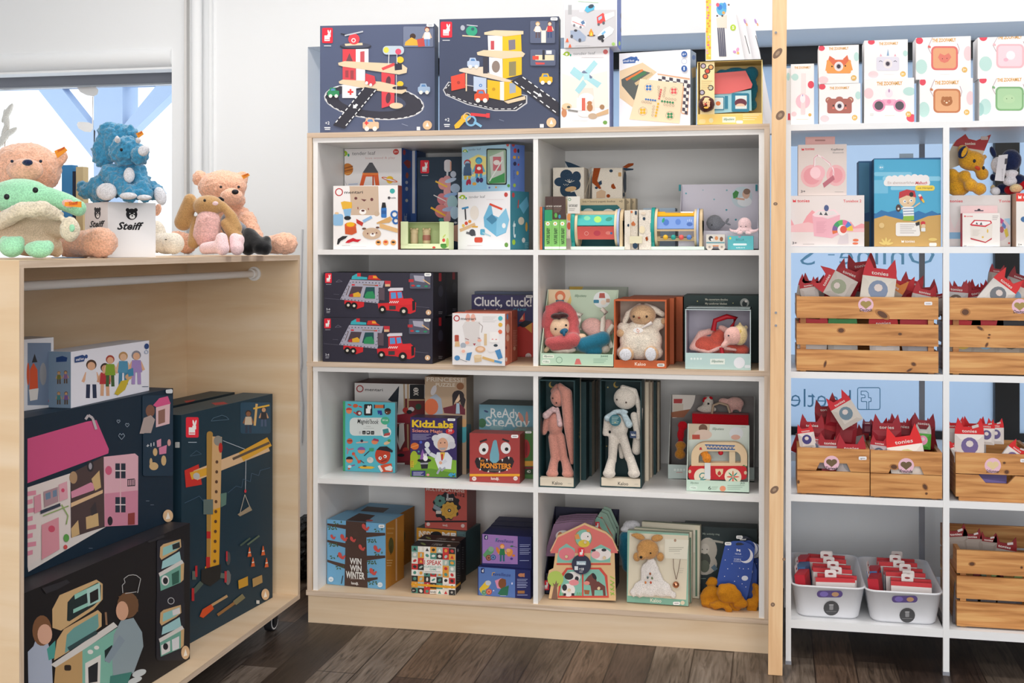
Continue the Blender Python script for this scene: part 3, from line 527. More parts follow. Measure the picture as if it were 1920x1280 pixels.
# ---------------------------------------------------------------- open display cartons
def display(label,zm,x0,x1,ylip,z,Y,D,yback,col,inner,art=None,lipcol=None,xb=None,topbar=0,sidetop=None,backart=None,group=None,name='display_carton',slant=True,backcol=None,sidein=None,sideout=None):
    """open-fronted carton: floor, front lip, back panel, two slanting sides"""
    z += .0008; a,b = zp(zm,x0,0)[0],zp(zm,x1,0)[0]; X0,X1 = PX(a,Y),PX(b,Y); zl = PZ(a,zp(zm,0,ylip)[1],Y); YB = Y+D
    if xb: B0,B1 = PX(zp(zm,xb[0],0)[0],YB),PX(zp(zm,xb[1],0)[0],YB)
    else: B0,B1 = X0,X1
    X0,X1,zlim = fit(X0,X1,Y,z); B0,B1 = X0,X1
    zb = min(zlim,PZ(zp(zm,x0,0)[0],zp(zm,0,yback)[1],YB if not topbar else Y)); t = .003; lipcol = lipcol or col
    root = thing(name,label,'carton',((X0+X1)/2,Y,z),group)
    g = G(); g.box((X0,Y,z),(X1,Y+t,zl),lipcol); F = Face((X0,Y,z),(1,0,0),(0,0,1),X1-X0,zl-z)
    if art: draw(g,F,zm,art)
    g.obj('front_lip',root)
    g = G(); g.box((X0,YB-t,z),(X1,YB,zb),['c8c8c8',col,inner,col,col,col])
    if backart: F = Face((X0,YB-t,z),(1,0,0),(0,0,1),X1-X0,zb-z); draw(g,F,zm,backart)
    g.obj('back_panel',root)
    g = G(); g.box((X0,Y,z),(X1,YB,z+t),inner); g.obj('base',root)
    for s,xx in ((0,X0),(1,X1-t)):
        g = G(); fz = zb if topbar else zl; gm = [(xx,Y+t,z+t),(xx,YB-t,z+t),(xx,YB-t,zb),(xx,Y+t,fz)]
        i_,o_ = (sidein or inner),(sideout or col); g.add(gm,[[3,2,1,0]] if s else [[3,2,1,0]],o_ if not s else i_); g.add([(p[0]+t,p[1],p[2]) for p in gm],[[0,1,2,3]],i_ if not s else o_)
        n = 4; g.add(gm+[(p[0]+t,p[1],p[2]) for p in gm],[[i,(i+1) % n,n+(i+1) % n,n+i] for i in range(n)],col); g.obj('side',root)
    if topbar: g = G(); g.box((X0,Y,zb-t),(X1,YB,zb),col); g.box((X0,Y,zb-topbar),(X1,Y+t,zb),col); g.obj('top',root)
    return root,X0,X1,YB
def plush_blobs(g,zm,bl,Y,m):
    for b in bl:
        if b[0] == 'c':      # capsule: x0 y0 dY0 r0  x1 y1 dY1 r1
            _,xa,ya,da,ra,xb,yb_,db,rb = b[:9]; k = 1/ZM[zm][2]*dep(zp(zm,xa,ya)[0],Y)/FPX
            p,q = P(*zp(zm,xa,ya),Y+da),P(*zp(zm,xb,yb_),Y+db); g.tube([p,q],[ra*k,rb*k],m,14,False); g.ell(p,(ra*k,)*3,m); g.ell(q,(rb*k,)*3,m)
        else:                # ellipsoid: x y dY rx rz [rdepth, rot]
            x,y,dy,rx,rz = b[:5]; rd = b[5] if len(b) > 5 else min(rx,rz); rot = b[6] if len(b) > 6 else 0
            k = 1/ZM[zm][2]*dep(zp(zm,x,y)[0],Y)/FPX
            g.ell(P(*zp(zm,x,y),Y+dy),(rx*k,rd*k,rz*k),m,Matrix.Rotation(math.radians(rot),3,'Y') if rot else None)
NOI = {}
def plush(name,zm,bl,Y,m,parent,vox=.005,amp=.003,ns=.02,smooth=4):
    g = G(); plush_blobs(g,zm,bl,Y,m); o = g.obj(name,parent)
    r = o.modifiers.new('r','REMESH'); r.mode = 'VOXEL'; r.voxel_size = vox; r.use_smooth_shade = True
    s = o.modifiers.new('s','SMOOTH'); s.iterations = smooth; s.factor = .5
    if amp:
        if ns not in NOI: t = bpy.data.textures.new('fuzz','CLOUDS'); t.noise_scale = ns; t.noise_depth = 1; NOI[ns] = t
        d = o.modifiers.new('d','DISPLACE'); d.texture = NOI[ns]; d.strength = amp; d.mid_level = .5; d.texture_coords = 'LOCAL'
    return o
def blob(name,zm,bl,Y,m,parent,label=None):
    g = G(); plush_blobs(g,zm,bl,Y,m); o = g.obj(name,parent)
    if label: o['label'] = label
    return o
def pl(zm,label,Y,x,ybase,z,group=None,name='plush_toy',cat='plush toy'):
    return thing(name,label,cat,(PX(zp(zm,x,0)[0],Y),Y,z),group)
fur('cream','ece2d2'); fur('beige','d0ab84'); fur('peach','f0ba9e',200,.9); fur('blueplush','3f8eb6',180,.9); fur('mint','9fdcb4',300,.25); fur('robe','c8b49c',400,.3,.1); fur('collar','e6dac2',200,.9)
fur('whiteplush','dcdce2',300,.3); fur('brownbunny','b8905e',350,.3); fur('pinkdress','e3b3ae',200,.7); fur('palepink','f0cfd2',350,.2); fur('greyplush','8c8f98',350,.3); fur('blackplush','101114',350,.3)
fur('coral','d4604f',350,.3); fur('redwool','c25a5c',300,.4); fur('teal','1f6c86',350,.3); fur('rose','cf8f80',350,.3); fur('ivory','d8cfc4',350,.3); fur('skin','ecc9a8',500,.1,.1)
fur('tan','c89458',300,.5); fur('mustard','bb7a1c',500,.25,.1); fur('gold','e2a52c',250,.7); fur('navyplush','16244a',250,.6); fur('lightpink','eab9b0',350,.3); fur('yellowplush','e8cf98',300,.4); fur('felt','33475c',500,.2,.1); fur('rust','9a4a24',500,.2,.1); fur('canvas','e8dfd2',500,.25,.1)
# yellow open carton with a fabric house book
dr,X0,X1,YB = display('open yellow carton holding a blue fabric house book','D',1166,1700,935,ZT,4.235,.13,500,'efd78e','ecd08a',[('r',1168,936,1698,1020,'f6cf72'),('rr',1180,975,1235,1010,15,'f2d898'),('e',1280,985,18,20,'e8e0b0'),('r',1372,955,1480,1002,'e8ecd8'),('t',1382,984,88,18,'lilliputiens','3c7a5c',0,.4),('n',1540,945,130,3,18,'f6e8b8'),('rr',1485,985,1540,1010,8,'f0f0f0')],topbar=.004)
g = G(); q = P(*zp('D',1190,505),4.24); q2 = P(*zp('D',1308,935),4.24); g.box((q.x,4.238,q2.z),(q2.x,4.241,q.z),'f0d8a2'); F = Face((q.x,4.238,q2.z),(1,0,0),(0,0,1),1,1)
draw(g,F,'D',sum([[('e',x,y,24,23,'4a3a34'),('e',x,y,15,15,c)] for x,y,c in ((1216,540,'b8a8b8'),(1278,550,'e0a060'),(1250,582,'d05038'),(1233,625,'d86a3c'),(1276,718,'b8c0b0'),(1206,757,'b0a8b8'))],[])+[('n',1200,665,90,5,16,'d8b878')])
g.obj('printed_insert',dr)
hb = pl('D','blue fabric house book with a coral roof in the yellow carton',4.28,1480,935,ZT+.01,name='fabric_book',cat='book')
plush('cover','D',[(1480,730,.03,185,185,40),(1370,620,.03,60,55,35),(1610,600,.03,60,60,35),(1610,860,.03,50,50,35),(1370,860,.03,60,50,35)],4.28,'teal',hb,amp=0)
g = G(); y = 4.268; g.prism([P(*zp('D',*p),y) for p in ((1300,600),(1562,578),(1618,690),(1610,720),(1430,765),(1300,770))][::-1],(0,.008,0),'e06a68'); g.obj('roof',hb)
g = G(); g.prism([P(*zp('D',*p),y+.003) for p in ((1300,775),(1608,735),(1612,905),(1300,928))][::-1],(0,.006,0),'9fd0dc'); F = Face((PX(1300,y),y+.002,0),(1,0,0),(0,0,1),9,9)
draw(g,F,'D',[('rr',1448,762,1592,915,14,'2a7f9c'),('r',1478,782,1572,888,'dce8e8'),('e',1522,842,50,36,'6a3040'),('e',1520,868,38,22,'ecc4a8'),('r',1478,870,1572,890,'dce8e8'),('rr',1302,790,1388,900,8,'2a7f9c'),('r',1308,798,1380,892,'e2ecea'),('e',1338,846,20,18,'e07a3c'),('r',1392,785,1418,890,'2a7f9c')]); g.obj('printed_front',hb)
ft = pl('D','round brown lion finger puppet on the corner of the yellow carton',4.215,1240,935,ZT+.02,name='finger_puppet',cat='toy'); fur('lionfur','4a1d16',150,.9)
plush('mane','D',[(1242,852,0,68,68,36)],4.215,'lionfur',ft,vox=.004,amp=.004,ns=.01)
g = G(); F = Face((PX(zp('D',1150,0)[0],4.19),4.19,1.5),(1,0,0),(0,0,1),1,1); g.ell(P(*zp('D',1243,845),4.207),(.018,.007,.02),'f0c090'); F.o.y = 4.199; draw(g,F,'D',[('e',1234,852,10,10,'b03028'),('e',1222,836,3,3,'2a1a14'),('e',1258,836,3,3,'2a1a14'),('e',1242,838,5,4,'2a1a14'),('e',1240,880,20,8,'f0b040')]); g.obj('face',ft)
# ---------------------------------------------------------------- first row, left compartment
C('toy_box','white toy box with blue side picturing an orange rocket and planets','E',180,745,118,S1,4.50,.12,'eae6e6',tender(250,172,200,32)+[
    ('t',435,220,255,18,'love wood & play','d8b8b8'),('e',697,158,25,25,'c8453f'),('t',682,166,30,16,'3+','f4e8e4'),('e',282,308,48,52,'c87a30'),('l',[(238,300),(328,280)],8,'8a4a20'),('l',[(240,325),(326,308)],7,'8a4a20'),('l',[(258,350),(316,338)],6,'e0a860'),
    ('p',[(385,448),(412,345),(545,345),(555,448),(522,448),(510,370),(440,370),(418,448)],'e2602c'),('p',[(412,335),(470,250),(495,250),(546,335),(480,352)],'55565c'),('p',[(410,338),(546,338),(546,356),(410,356)],'e8803c'),('r',495,360,508,448,'c85020'),
    ('e',645,398,30,32,'eec030'),('p',circ(642,396,72,14,24,rot=16),'de6a3c'),('p',circ(642,396,58,7,24,rot=16),'eae6e6'),('p',circ(645,390,30,24,18,180,360),'eec030'),('l',[(290,438),(370,432)],12,'c0c8dc'),('l',[(250,400),(275,440)],5,'c0c0c8')],right='3f63ac',
  ph=[('e',768,162,12,24,'c85050'),('p',[(760,250),(790,225),(822,240),(826,290),(800,300)],'b04a40'),('e',792,360,12,26,'c86a4c'),('e',788,420,12,14,'c8ccd8'),('e',788,475,12,18,'c8ccd8'),('e',788,575,12,14,'e0dcc8'),('t',766,745,24,60,'leaf','c8d0e4')])
C('toy_box','blue toy box with a white stripe tucked behind the rocket box','E',700,874,135,S1,4.64,.13,'3a5ea0',[('r',836,140,860,685,'e4e4e8')],right='2f4f86')
C('toy_box','dark navy toy box picturing a pastel bird tower ball run','E',880,1290,205,S1,4.57,.2,'1f3448',rabbit(906,230,74,112)+[('r',918,358,972,363,'b8bcc8'),
    ('rr',1110,225,1172,330,24,'dcd8dc'),('r',1160,240,1172,320,'e0a890'),('l',[(1138,325),(1136,380)],16,'d8dce0'),('e',1188,350,25,28,'c8d0e0'),('rr',1105,362,1166,760,26,'d89a9c'),
    ('e',1096,430,38,52,'d8908c'),('e',1090,560,40,48,'cf7a80'),('e',1084,665,54,58,'d07c78'),('e',1165,402,52,18,'b8c8e0',-18),('e',1205,470,42,40,'a8bcd4'),('e',1165,528,60,18,'8fb0dc',-12),('e',1180,590,45,60,'a0c4cc'),('e',1160,648,68,20,'a8b8d8',-8),('e',1200,680,38,55,'b0cce0'),
    ('l',[(1036,410),(1136,458)],14,'e8b840'),('l',[(1020,528),(1126,582)],8,'e0dcd8'),('l',[(996,635),(1122,706)],16,'e8b030'),('e',1085,742,22,16,'2c8a84'),('p',[(1190,790),(1230,780),(1230,930),(1192,920)],'d8a890'),('e',1208,765,14,8,'d8d8dc')],left='23323f',top='10181f')
C('toy_box','white toy box picturing a bear-faced barber bag, comb and moustaches','E',160,713,450,S1,4.26,.05,'ece9e8',[
    ('o',209,503,30,9,'b8242c'),('e',666,494,22,22,'3fa8a4'),('p',[(298,452),(545,452),(552,700),(312,700),(306,560)],'c8b09a'),('e',532,688,24,22,'c4ac94'),('t',255,516,158,24,'mentari','2a2a2e',.012),('e',353,556,13,12,'6a3a3c'),('e',490,566,13,14,'6a3a3c'),('p',[(395,562),(445,568),(425,584)],'6a3a3c'),('e',412,672,30,24,'f0ece8'),('e',414,662,15,9,'5a3030'),('l',[(370,630),(372,650)],8,'8a4a44'),('l',[(460,640),(462,656)],8,'8a4a44'),
    ('t',650,558,45,14,'vele','44444a'),('e',638,552,12,12,'44444a'),('p',[(245,650),(315,645),(305,715),(260,718)],'86b4d8'),('e',282,725,30,18,'22262c'),('p',[(225,590),(255,580),(320,590),(320,640),(240,650)],'e2b03c'),('rr',158,690,245,790,20,'8cb8dc'),('e',190,684,18,10,'e0c098'),('rr',570,635,617,722,10,'3474ba'),('p',[(572,640),(580,592),(606,592),(614,636)],'222226'),('r',574,660,612,690,'2a5a98'),
    ('l',[(415,755),(490,715)],24,'8cb4dc'),('p',[(357,732),(418,765),(408,795),(360,768)],'b8342c'),('p',[(258,780),(352,772),(362,850),(320,870),(262,862)],'c8552c'),('e',308,785,50,24,'d8602c'),('e',308,780,36,20,'e8b020'),
    ('o',685,694,28,16,'2668b4'),('o',696,748,24,16,'2668b4'),('p',[(530,765),(650,710),(665,740),(640,765),(535,775)],'d2a468'),('p',[(556,775),(570,772),(712,815),(712,852),(560,810)],'dcb078'),('e',490,858,80,50,'c8ad94'),('e',425,816,18,9,'6a4a3c'),('e',540,806,16,8,'6a4a3c'),('e',498,868,24,16,'f0ece8'),('e',498,860,10,7,'5a3030'),('e',455,858,6,7,'6a3a3c'),('e',532,852,6,7,'6a3a3c'),
    ('p',[(192,950),(200,905),(240,880),(285,878),(265,900),(225,920),(205,952)],'26262a'),('p',[(262,938),(285,915),(330,895),(360,908),(402,908),(370,932),(330,925),(295,938)],'c01c2c'),('e',547,935,24,24,'e0a060'),('e',610,935,24,24,'e0a060'),('e',675,935,24,24,'e0a060'),('e',547,932,15,8,'2a2a2a'),('e',610,930,15,8,'d04030'),('e',675,932,15,8,'2a2a2a'),('n',235,962,70,1,8,'8a8a8a'),('n',315,972,130,1,6,'c0c0c0')],right='8a3f34')
g1,X0,X1,YB = display('small green window carton with two wooden bear figures','E',738,1150,945,S1,4.285,.07,755,'d6e0b4','c4d49a',[('n',800,965,130,1,8,'a8b890'),('e',1022,977,14,9,'c83c38'),('e',1108,960,30,26,'4a8a3a')],topbar=.004,name='figure_carton')
g = G(); q0,q1 = P(*zp('E',738,755),4.284),P(*zp('E',800,945),4.284); g.box((q0.x,4.283,q1.z),(q1.x,4.286,q0.z),'d2deb0'); g.obj('printed_window_frame',g1); g = G(); q0,q1 = P(*zp('E',1072,755),4.284),P(*zp('E',1150,945),4.284); g.box((q0.x,4.283,q1.z),(q1.x,4.286,q0.z),'d2deb0')
F = Face((g.v[0].x,4.283,S1),(1,0,0),(0,0,1),1,.2); draw(g,F,'E',[('e',1106,915,13,16,'d04a3c'),('e',1110,880,6,20,'b8c86a',40),('e',1138,935,12,40,'a8c468')]); g.obj('printed_window_frame',g1)
for cx,lab,sc in ((853,'pale wooden bear figure in the green window carton',0),(960,'wooden bear figure in a dusty pink jumper',1)):
    f = pl('E',lab,4.33,cx,0,S1+.003,name='wooden_bear_figure',cat='figure'); r = blob('body','E',[('c',cx,930,0,34,cx,870,0,33),(cx,843,0,36,30),(cx-26,820,0,11,11),(cx+26,820,0,11,11)],4.33,'e0c8a0',f)
    if sc: blob('jumper','E',[('c',cx,905,0,36,cx,882,0,35)],4.33,'b87a6a',f)
_,F,FR,FT,X,w,h = C('toy_box','white and teal toy box picturing a blue wooden tool carrier','E',1228,1676,505,S1,(4.36,4.27),.12,'ecebee',tender(1268,545,140,24,'6a6c72')+[
    ('e',1640,525,16,20,'c04a44'),('n',1470,568,150,1,8,'d8c8c8'),('p',[(1448,720),(1500,600),(1512,605),(1530,700),(1600,730),(1640,640),(1668,740),(1640,850),(1560,885),(1455,800)],'6fb2d4'),('p',[(1470,735),(1520,690),(1570,740),(1520,780)],'4a86a8'),('l',[(1500,605),(1608,650)],18,'d8503c'),('p',[(1560,740),(1640,640),(1668,740),(1640,845),(1555,880)],'86c2e0'),('e',1622,790,16,22,'eceef0'),
    ('p',[(1240,820),(1370,765),(1380,790),(1250,845)],'d8b48c'),('e',1300,770,14,16,'d0503c'),('e',1330,755,14,14,'e09040'),('e',1275,790,12,14,'e8c060'),('l',[(1290,640),(1296,740)],12,'3a3a40'),('l',[(1262,645),(1320,632)],16,'4a90c0'),('e',1370,680,38,60,'e4dcd4'),('l',[(1300,850),(1380,870)],20,'6a6a70'),('e',1352,850,26,30,'4a4a54'),('rr',1370,890,1440,935,14,'d0503f'),('rr',1420,820,1460,870,10,'5aa8c8'),('l',[(1400,800),(1350,800)],12,'e0a83c'),('l',[(1440,850),(1510,880)],10,'a8ccd8'),('e',1644,955,16,20,'6a9a4a'),('n',1310,962,130,1,10,'c8c0c0')],right='3f8494',
  ph=[('p',[(1750,620),(1820,540),(1835,620),(1790,690)],'6ab0cc'),('l',[(1748,570),(1742,640)],8,'c84c40'),('e',1770,750,26,34,'d8ccb8'),('e',1815,800,10,40,'d8a048'),('e',1702,528,12,22,'b8484c'),('e',1790,915,14,22,'e0dcd8'),('e',1706,932,14,24,'a0c440'),('t',1698,890,24,180,'t','dce8ea'),('n',1800,940,30,4,14,'8fc0c8')])
zr = S1+h
C('toy_box','light blue toy box with robots printed beside a clear window','E',1262,1676,118,zr+.001,(4.40,4.30),.085,'a8d0e6',leaf(1290,150,16)+[('t',1318,148,105,18,'tender leaf','4a5a6a',-.01),('p',[(1270,320),(1330,215),(1400,180),(1470,200),(1470,350),(1400,370),(1280,370)],'e8dc8a'),
    ('fig',1310,225,215,'3f5a80','c8b048','b83c3c','9ab4cc'),('rr',1290,255,1338,335,14,'46607e'),('fig',1408,205,215,'c83c3c','4a9cc4','3a8ab4','5ab0d0'),('rr',1384,268,1436,345,10,'cc3c3a'),('e',1410,300,18,15,'f0ece8'),('p',[(1262,400),(1476,370),(1476,480),(1270,490)],'8cc4e4'),('e',1370,432,18,14,'e0a848'),
    ('e',1312,420,12,26,'a83050',15),('e',1330,415,12,26,'a83050',-10),('e',1400,400,16,22,'4a3a6a'),('e',1430,400,16,22,'4a3a6a'),('rr',1474,130,1648,440,14,'1c2420'),('rr',1482,140,1640,430,12,'9ab49c'),('p',[(1500,200),(1620,150),(1630,330),(1520,420)],'c8d0c8'),('r',1530,200,1600,320,'c8707a'),('e',1562,250,28,22,'e8e0dc'),('p',[(1490,400),(1630,340),(1632,420),(1500,430)],'4a9a5a'),('l',[(1500,410),(1610,230)],10,'e0e8e0'),('e',1656,95,12,18,'c85a54'),('e',1664,448,12,14,'5a9a4a'),('e',1500,465,8,8,'5a6ab0'),('e',1556,462,8,8,'e0a050')],right='6a88cc',
  ph=[('e',1702,96,14,18,'b84a4c'),('e',1718,148,14,20,'c84444'),('e',1745,150,8,18,'2c3450'),('e',1712,205,14,14,'e0a84c'),('e',1748,205,8,12,'d0a860'),('e',1715,260,14,18,'3c3c5c'),('e',1746,268,8,10,'b84a5c'),('e',1738,340,10,18,'e0b850'),('e',1712,445,12,16,'b0cc50'),('n',1700,320,16,8,10,'4a5a9a')])
# ---------------------------------------------------------------- first row, right compartment
z = S1
def spine(label,a,b,yt,Y,col,art=None,D=.15,zt=None,**k): return C('book' if 'book' in label else 'game_box',label,'F',a,b,yt,z,Y,D,col,art,cat='book' if 'book' in label else 'box',**k)
spine('thin orange book standing upright at the left of the first row',36,70,588,4.26,'d9784a',[('n',50,700,6,6,20,'f0d0b0')])
spine('thin teal book standing upright beside the orange book',71,88,588,4.27,'2b7f98')
FL = lambda x,y: [('e',x+10*math.cos(a),y+10*math.sin(a),7,7,'f4f4f0') for a in (0,1.05,2.1,3.14,4.19,5.24)]+[('e',x,y,7,7,'e8b430')]
def vtext(x,y,w,h,t,c):   # print running up a spine
    return [('vt',x,y,w,h,t,c)]
_draw = draw
def draw(g,F,zm,items):
    for it in items:
        if it[0] == 'vt':
            _,x,y,w,h,t,c = it; F.k += 1; u0,v0 = F.uv(zm,x,y); u1,v1 = F.uv(zm,x+w,y-h); vs,fs = glyphs(t,.02)
            g.add([F.pt(u1-q[1]*(u1-u0),v0+q[0]*(v1-v0)) for q in vs],fs,c)
        else: _draw(g,F,zm,[it])
for i,(a,b,yt,txt,top,lab) in enumerate(((90,149,612,'NATURE BABY','2a9a6a','green nature game box, left of three, with dark header card'),(150,208,690,'NATURE BABY','7cc25c','green nature game box, middle of three, with dark header card'),(210,263,690,'NATURE BABY','7cc25c','green nature game box, right of three, with dark header card'))):
    o = spine(lab,a,b,yt,4.25,'84c668',[('r',a,yt,b,700,top)]+FL((a+b)/2-4,722)+vtext((a+b)/2-14,885,26,130,txt,'26402a')+[('r',a,905,b,925,'e6eae2')],group='green nature games')[0]
    if i == 2: continue
    y = 4.262; g = G(); q0,q1 = P(*zp('F',a+5,505),y),P(*zp('F',b+(50 if i else 4),yt),y); g.box((q0.x,y,q1.z),(q1.x,y+.002,q0.z),'4a3430'); F = Face((q0.x,y,q1.z),(1,0,0),(0,0,1),q1.x-q0.x,q0.z-q1.z)
    draw(g,F,'F',[('t',a+12,590,(b-a)*1.1,14,'NATURE BABY','d8d0c8',.01),('n',a+14,605,60,3,12,'8a7468'),('e',a+30,655,12,20,'5aa84c'),('e',a+60,665,10,16,'3a8ab0')]); g.obj('header_card',o)
spine('white and brown nature game box beside the green ones',265,296,640,4.25,'b8aaa0',[('e',287,670,18,30,'d08a4a'),('e',285,740,16,30,'b04a30'),('e',290,800,16,26,'c8b8a8'),('r',265,840,308,925,'8a8078')])
g = G(); q0,q1 = P(*zp('F',268,503),4.256),P(*zp('F',368,640),4.256); g.box((q0.x,4.27,q1.z),(q1.x,4.272,q0.z),'d8d4cc'); F = Face((q0.x,4.27,q1.z),(1,0,0),(0,0,1),q1.x-q0.x,q0.z-q1.z)
draw(g,F,'F',[('o',290,528,10,4,'3a8a5a'),('t',285,588,70,20,'NATURE BABY','33302e',.02),('n',285,605,50,2,12,'8a8680')]); g.obj('header_card',bpy.data.objects[[o.name for o in COL.objects if o.get('label','').startswith('white and brown nature')][0]])
for i,(a,b,Y) in enumerate(((170,728,4.44),(180,775,4.52),(190,818,4.60))):
    C('toy_carton','beige sensory puppet carton, %s of three under the fabric cubes' % ('front','middle','rearmost')[i],'F',a,b,525,z,Y,.07,'d8c4a0',[('t',395,552,260,16,'bois + Sensory puppets doudous','6a5a4a'),('t',686,552,28,18,'+0','6a5a4a',.01),('p',[(380,925),(380,575),(670,572),(690,590),(690,925)],'1d6c70'),('e',600,640,50,36,'e8e4de'),('e',440,620,40,20,'c8d4d0')] if i == 0 else [('o',(752,792)[i-1],550,8,4,'6a5a4a')],cat='box',group='beige puppet cartons')
zc_ = PZ(zp('F',400,0)[0],250+525/4.267,4.44)+.001
def fabcube(lab,X0,X1,YT,Y,D,art,ears):
    r = pl('F',lab,Y,(X0+X1)/2,0,zc_,name='fabric_cube',cat='soft cube'); a,b,c_ = cz('F',X0,X1,YT); x0,x1 = PX(a,Y),PX(b,Y); h = PZ(a,c_,Y)-zc_
    g = G(); g.box((x0,Y,zc_),(x1,Y+D,zc_+h),'canvas'); o = g.obj('cube',r,bevel=.008)
    g = G(); F = Face((x0,Y-.0003,zc_),(1,0,0),(0,0,1),x1-x0,h); F.step = .0003; draw(g,F,'F',art); g.obj('applique',r)
    for i,(pts,m) in enumerate(ears): g = G(); g.prism([P(*zp('F',*p),Y+.03) for p in pts][::-1],(0,.006,0),m); g.obj('fabric_leaf',r,bevel=.001)
    return r,x1,h
flower = [('e',265,335,50,46,'felt'),('e',345,345,36,42,'felt'),('e',212,388,44,36,'felt'),('e',335,410,44,44,'felt'),('e',258,450,44,55,'felt'),('e',290,400,50,50,'felt'),('p',[(270,480),(330,465),(352,508),(280,508)],'felt'),('e',300,445,46,20,'c8a070',-10)]
flower += [('l',[(292,395),(285+a,365+abs(a)*.3)],3,'e8e2d8') for a in (-30,-10,5,25,45)]+[('e',245+i*9,408+(i % 2)*7,3,3,'e8e2d8') for i in range(5)]
fabcube('cream fabric cube with a big dark blue felt flower',158,405,275,4.46,.115,flower,[([(250,222),(300,235),(395,275),(395,282),(280,275)],'felt')])
r2,x1,h = fabcube('cream fabric cube with scattered leaf patches and rust ribbon',470,712,278,4.50,.115,[('e',622,300,14,12,'felt'),('rr',680,312,704,345,5,'c8985c'),('p',[(625,410),(642,400),(662,440),(640,446),(622,430)],'rust'),('p',[(505,470),(545,448),(580,465),(575,515),(505,518)],'c8a888'),('e',600,500,15,14,'rust'),('p',[(515,395),(545,375),(550,405),(525,420)],'felt'),('e',505,435,12,10,'felt'),('p',[(485,272),(538,275),(512,380),(545,440),(530,445),(472,395),(470,365)],'rust')],
    [([(712,270),(760,240),(802,238),(798,255),(745,278)],'rust'),([(712,275),(800,282),(798,292),(740,298),(712,285)],'felt')])
g = G(); F = Face((x1+.0003,4.50,zc_),(0,1,0),(0,0,1),.115,h); F.k = 2; F.step = .0003; draw(g,F,'F',[('e',732,390,14,85,'felt'),('e',722,490,8,18,'felt')]); g.obj('applique',r2)
g = G(); q = [P(*zp('F',*p),4.47) for p in ((468,268),(440,290),(460,330),(410,505))]; g.tube(q,.0012,'b8a890',6); q = [P(*zp('F',*p),4.47) for p in ((475,300),(458,340),(445,515))]; g.tube(q,.0012,'b8a890',6)
tag(g.obj('cord_loop',org=q[0]),'thin beige cord hanging between the two fabric cubes','cord')
# turning sensory drums
def drum(lab,X0,X1,pans,beads):
    Y = 4.325; dx = X0-315; r = pl('F',lab,Y,(X0+X1)/2,0,z,name='sensory_drum',cat='toy'); R_ = .066; zcx = z+.078
    x = lambda u: PX(zp('F',u+dx,0)[0],Y)
    g = G(); g.box((x(315),Y-R_,z+.0008),(x(745),Y+R_,z+.012),'d4e6da'); g.obj('tray',r,bevel=.001)
    def disc(u0,u1,rad,m,nm,hex_=False): g = G(); g.cyl((x(u0),Y,zcx),(x(u1),Y,zcx),rad,m,36); return g.obj(nm,r)
    g = G(); g.cyl((x(322),Y,zcx),(x(350),Y,zcx),R_+.006,'1f9a92',36); g.box((x(322),Y-.05,z+.012),(x(350),Y+.05,zcx),'1f9a92'); g.obj('end_frame',r)
    disc(352,372,R_+.002,'e0cba8','drum_disc'); disc(664,682,R_,'e0cba8','drum_disc'); disc(684,700,R_+.003,'a8b8dc','drum_disc')
    g = G(); g.box((x(704),Y-.052,z+.012),(x(728),Y+.052,zcx+.025),'d9c09a'); g.cyl((x(704),Y,zcx+.018),(x(728),Y,zcx+.018),.048,'d9c09a',28); g.obj('end_frame',r)
    g = G(); g.cyl((x(300),Y,zcx),(x(322),Y,zcx),.011,'d9c09a',16); g.obj('axle',r)
    for k,(a0,a1,m,art) in enumerate(pans):
        g = G(); p = [(Y-math.cos(math.radians(a))*R_*.93,zcx+math.sin(math.radians(a))*R_*.93) for a in (a0,a1)]; xa,xb = x(372),x(664)
        o_ = Vector((xa,p[0][0],p[0][1])); ey = Vector((0,p[1][0]-p[0][0],p[1][1]-p[0][1])); hh = ey.length; nn = Vector((1,0,0)).cross(ey).normalized()*.006
        q = [o_,Vector((xb,o_.y,o_.z)),Vector((xb,p[1][0],p[1][1])),Vector((xa,p[1][0],p[1][1]))]; g.prism([v-nn for v in q],nn,m); F = Face(o_,(1,0,0),ey,xb-xa,hh); F.k = 2
        draw(g,F,'F',shift(art,dx)); o = g.obj('drum_panel',r)
    if beads:
        for j,c in enumerate(('e8b430','2a9a90','e0605c','5a84c8')):
            g = G(); g.ell((x(440+j*62),Y-R_*.93,zcx-.034),(.009,.009,.009),c); g.obj('bead',r)
        g = G(); g.tube([(x(400),Y-R_*.93,zcx-.034),(x(650),Y-R_*.93,zcx-.034)],.002,'3a3a40',6); g.obj('bead_wire',r)
drum('turning sensory drum with turquoise and coral panels',315,745,[(8,48,'3fb0ac',[('e',430,678,26,18,'7ac8a0'),('e',515,688,30,26,'a0d468'),('e',605,686,28,16,'2a8a78',-15)]),(-42,3,'d8625c',[('o',425,800,15,3,'f0b8b0'),('e',510,798,28,22,'c44a58'),('e',600,796,22,14,'e88a80'),('r',615,790,632,806,'3a7ab0')]),(54,95,'e0cba8',[])],False)
drum('turning sensory drum with yellow and blue panels and beads',945,1375,[(-4,38,'7c9cd8',[('e',432,712,24,26,'4a74c0'),('e',410,695,10,20,'2a9a70',20),('e',528,708,22,24,'5a80c8'),('e',620,726,24,16,'4a6cb0'),('l',[(605,690),(605,705)],3,'dce4f4'),('l',[(620,685),(620,705)],3,'dce4f4'),('l',[(635,690),(635,705)],3,'dce4f4')]),(42,66,'e8aa20',[('r',425,624,550,635,'8a8a84'),('r',550,622,650,636,'e4e4e4')]),(-50,-34,'d9c09a',[]),(-12,-6,'d9c09a',[])],True)
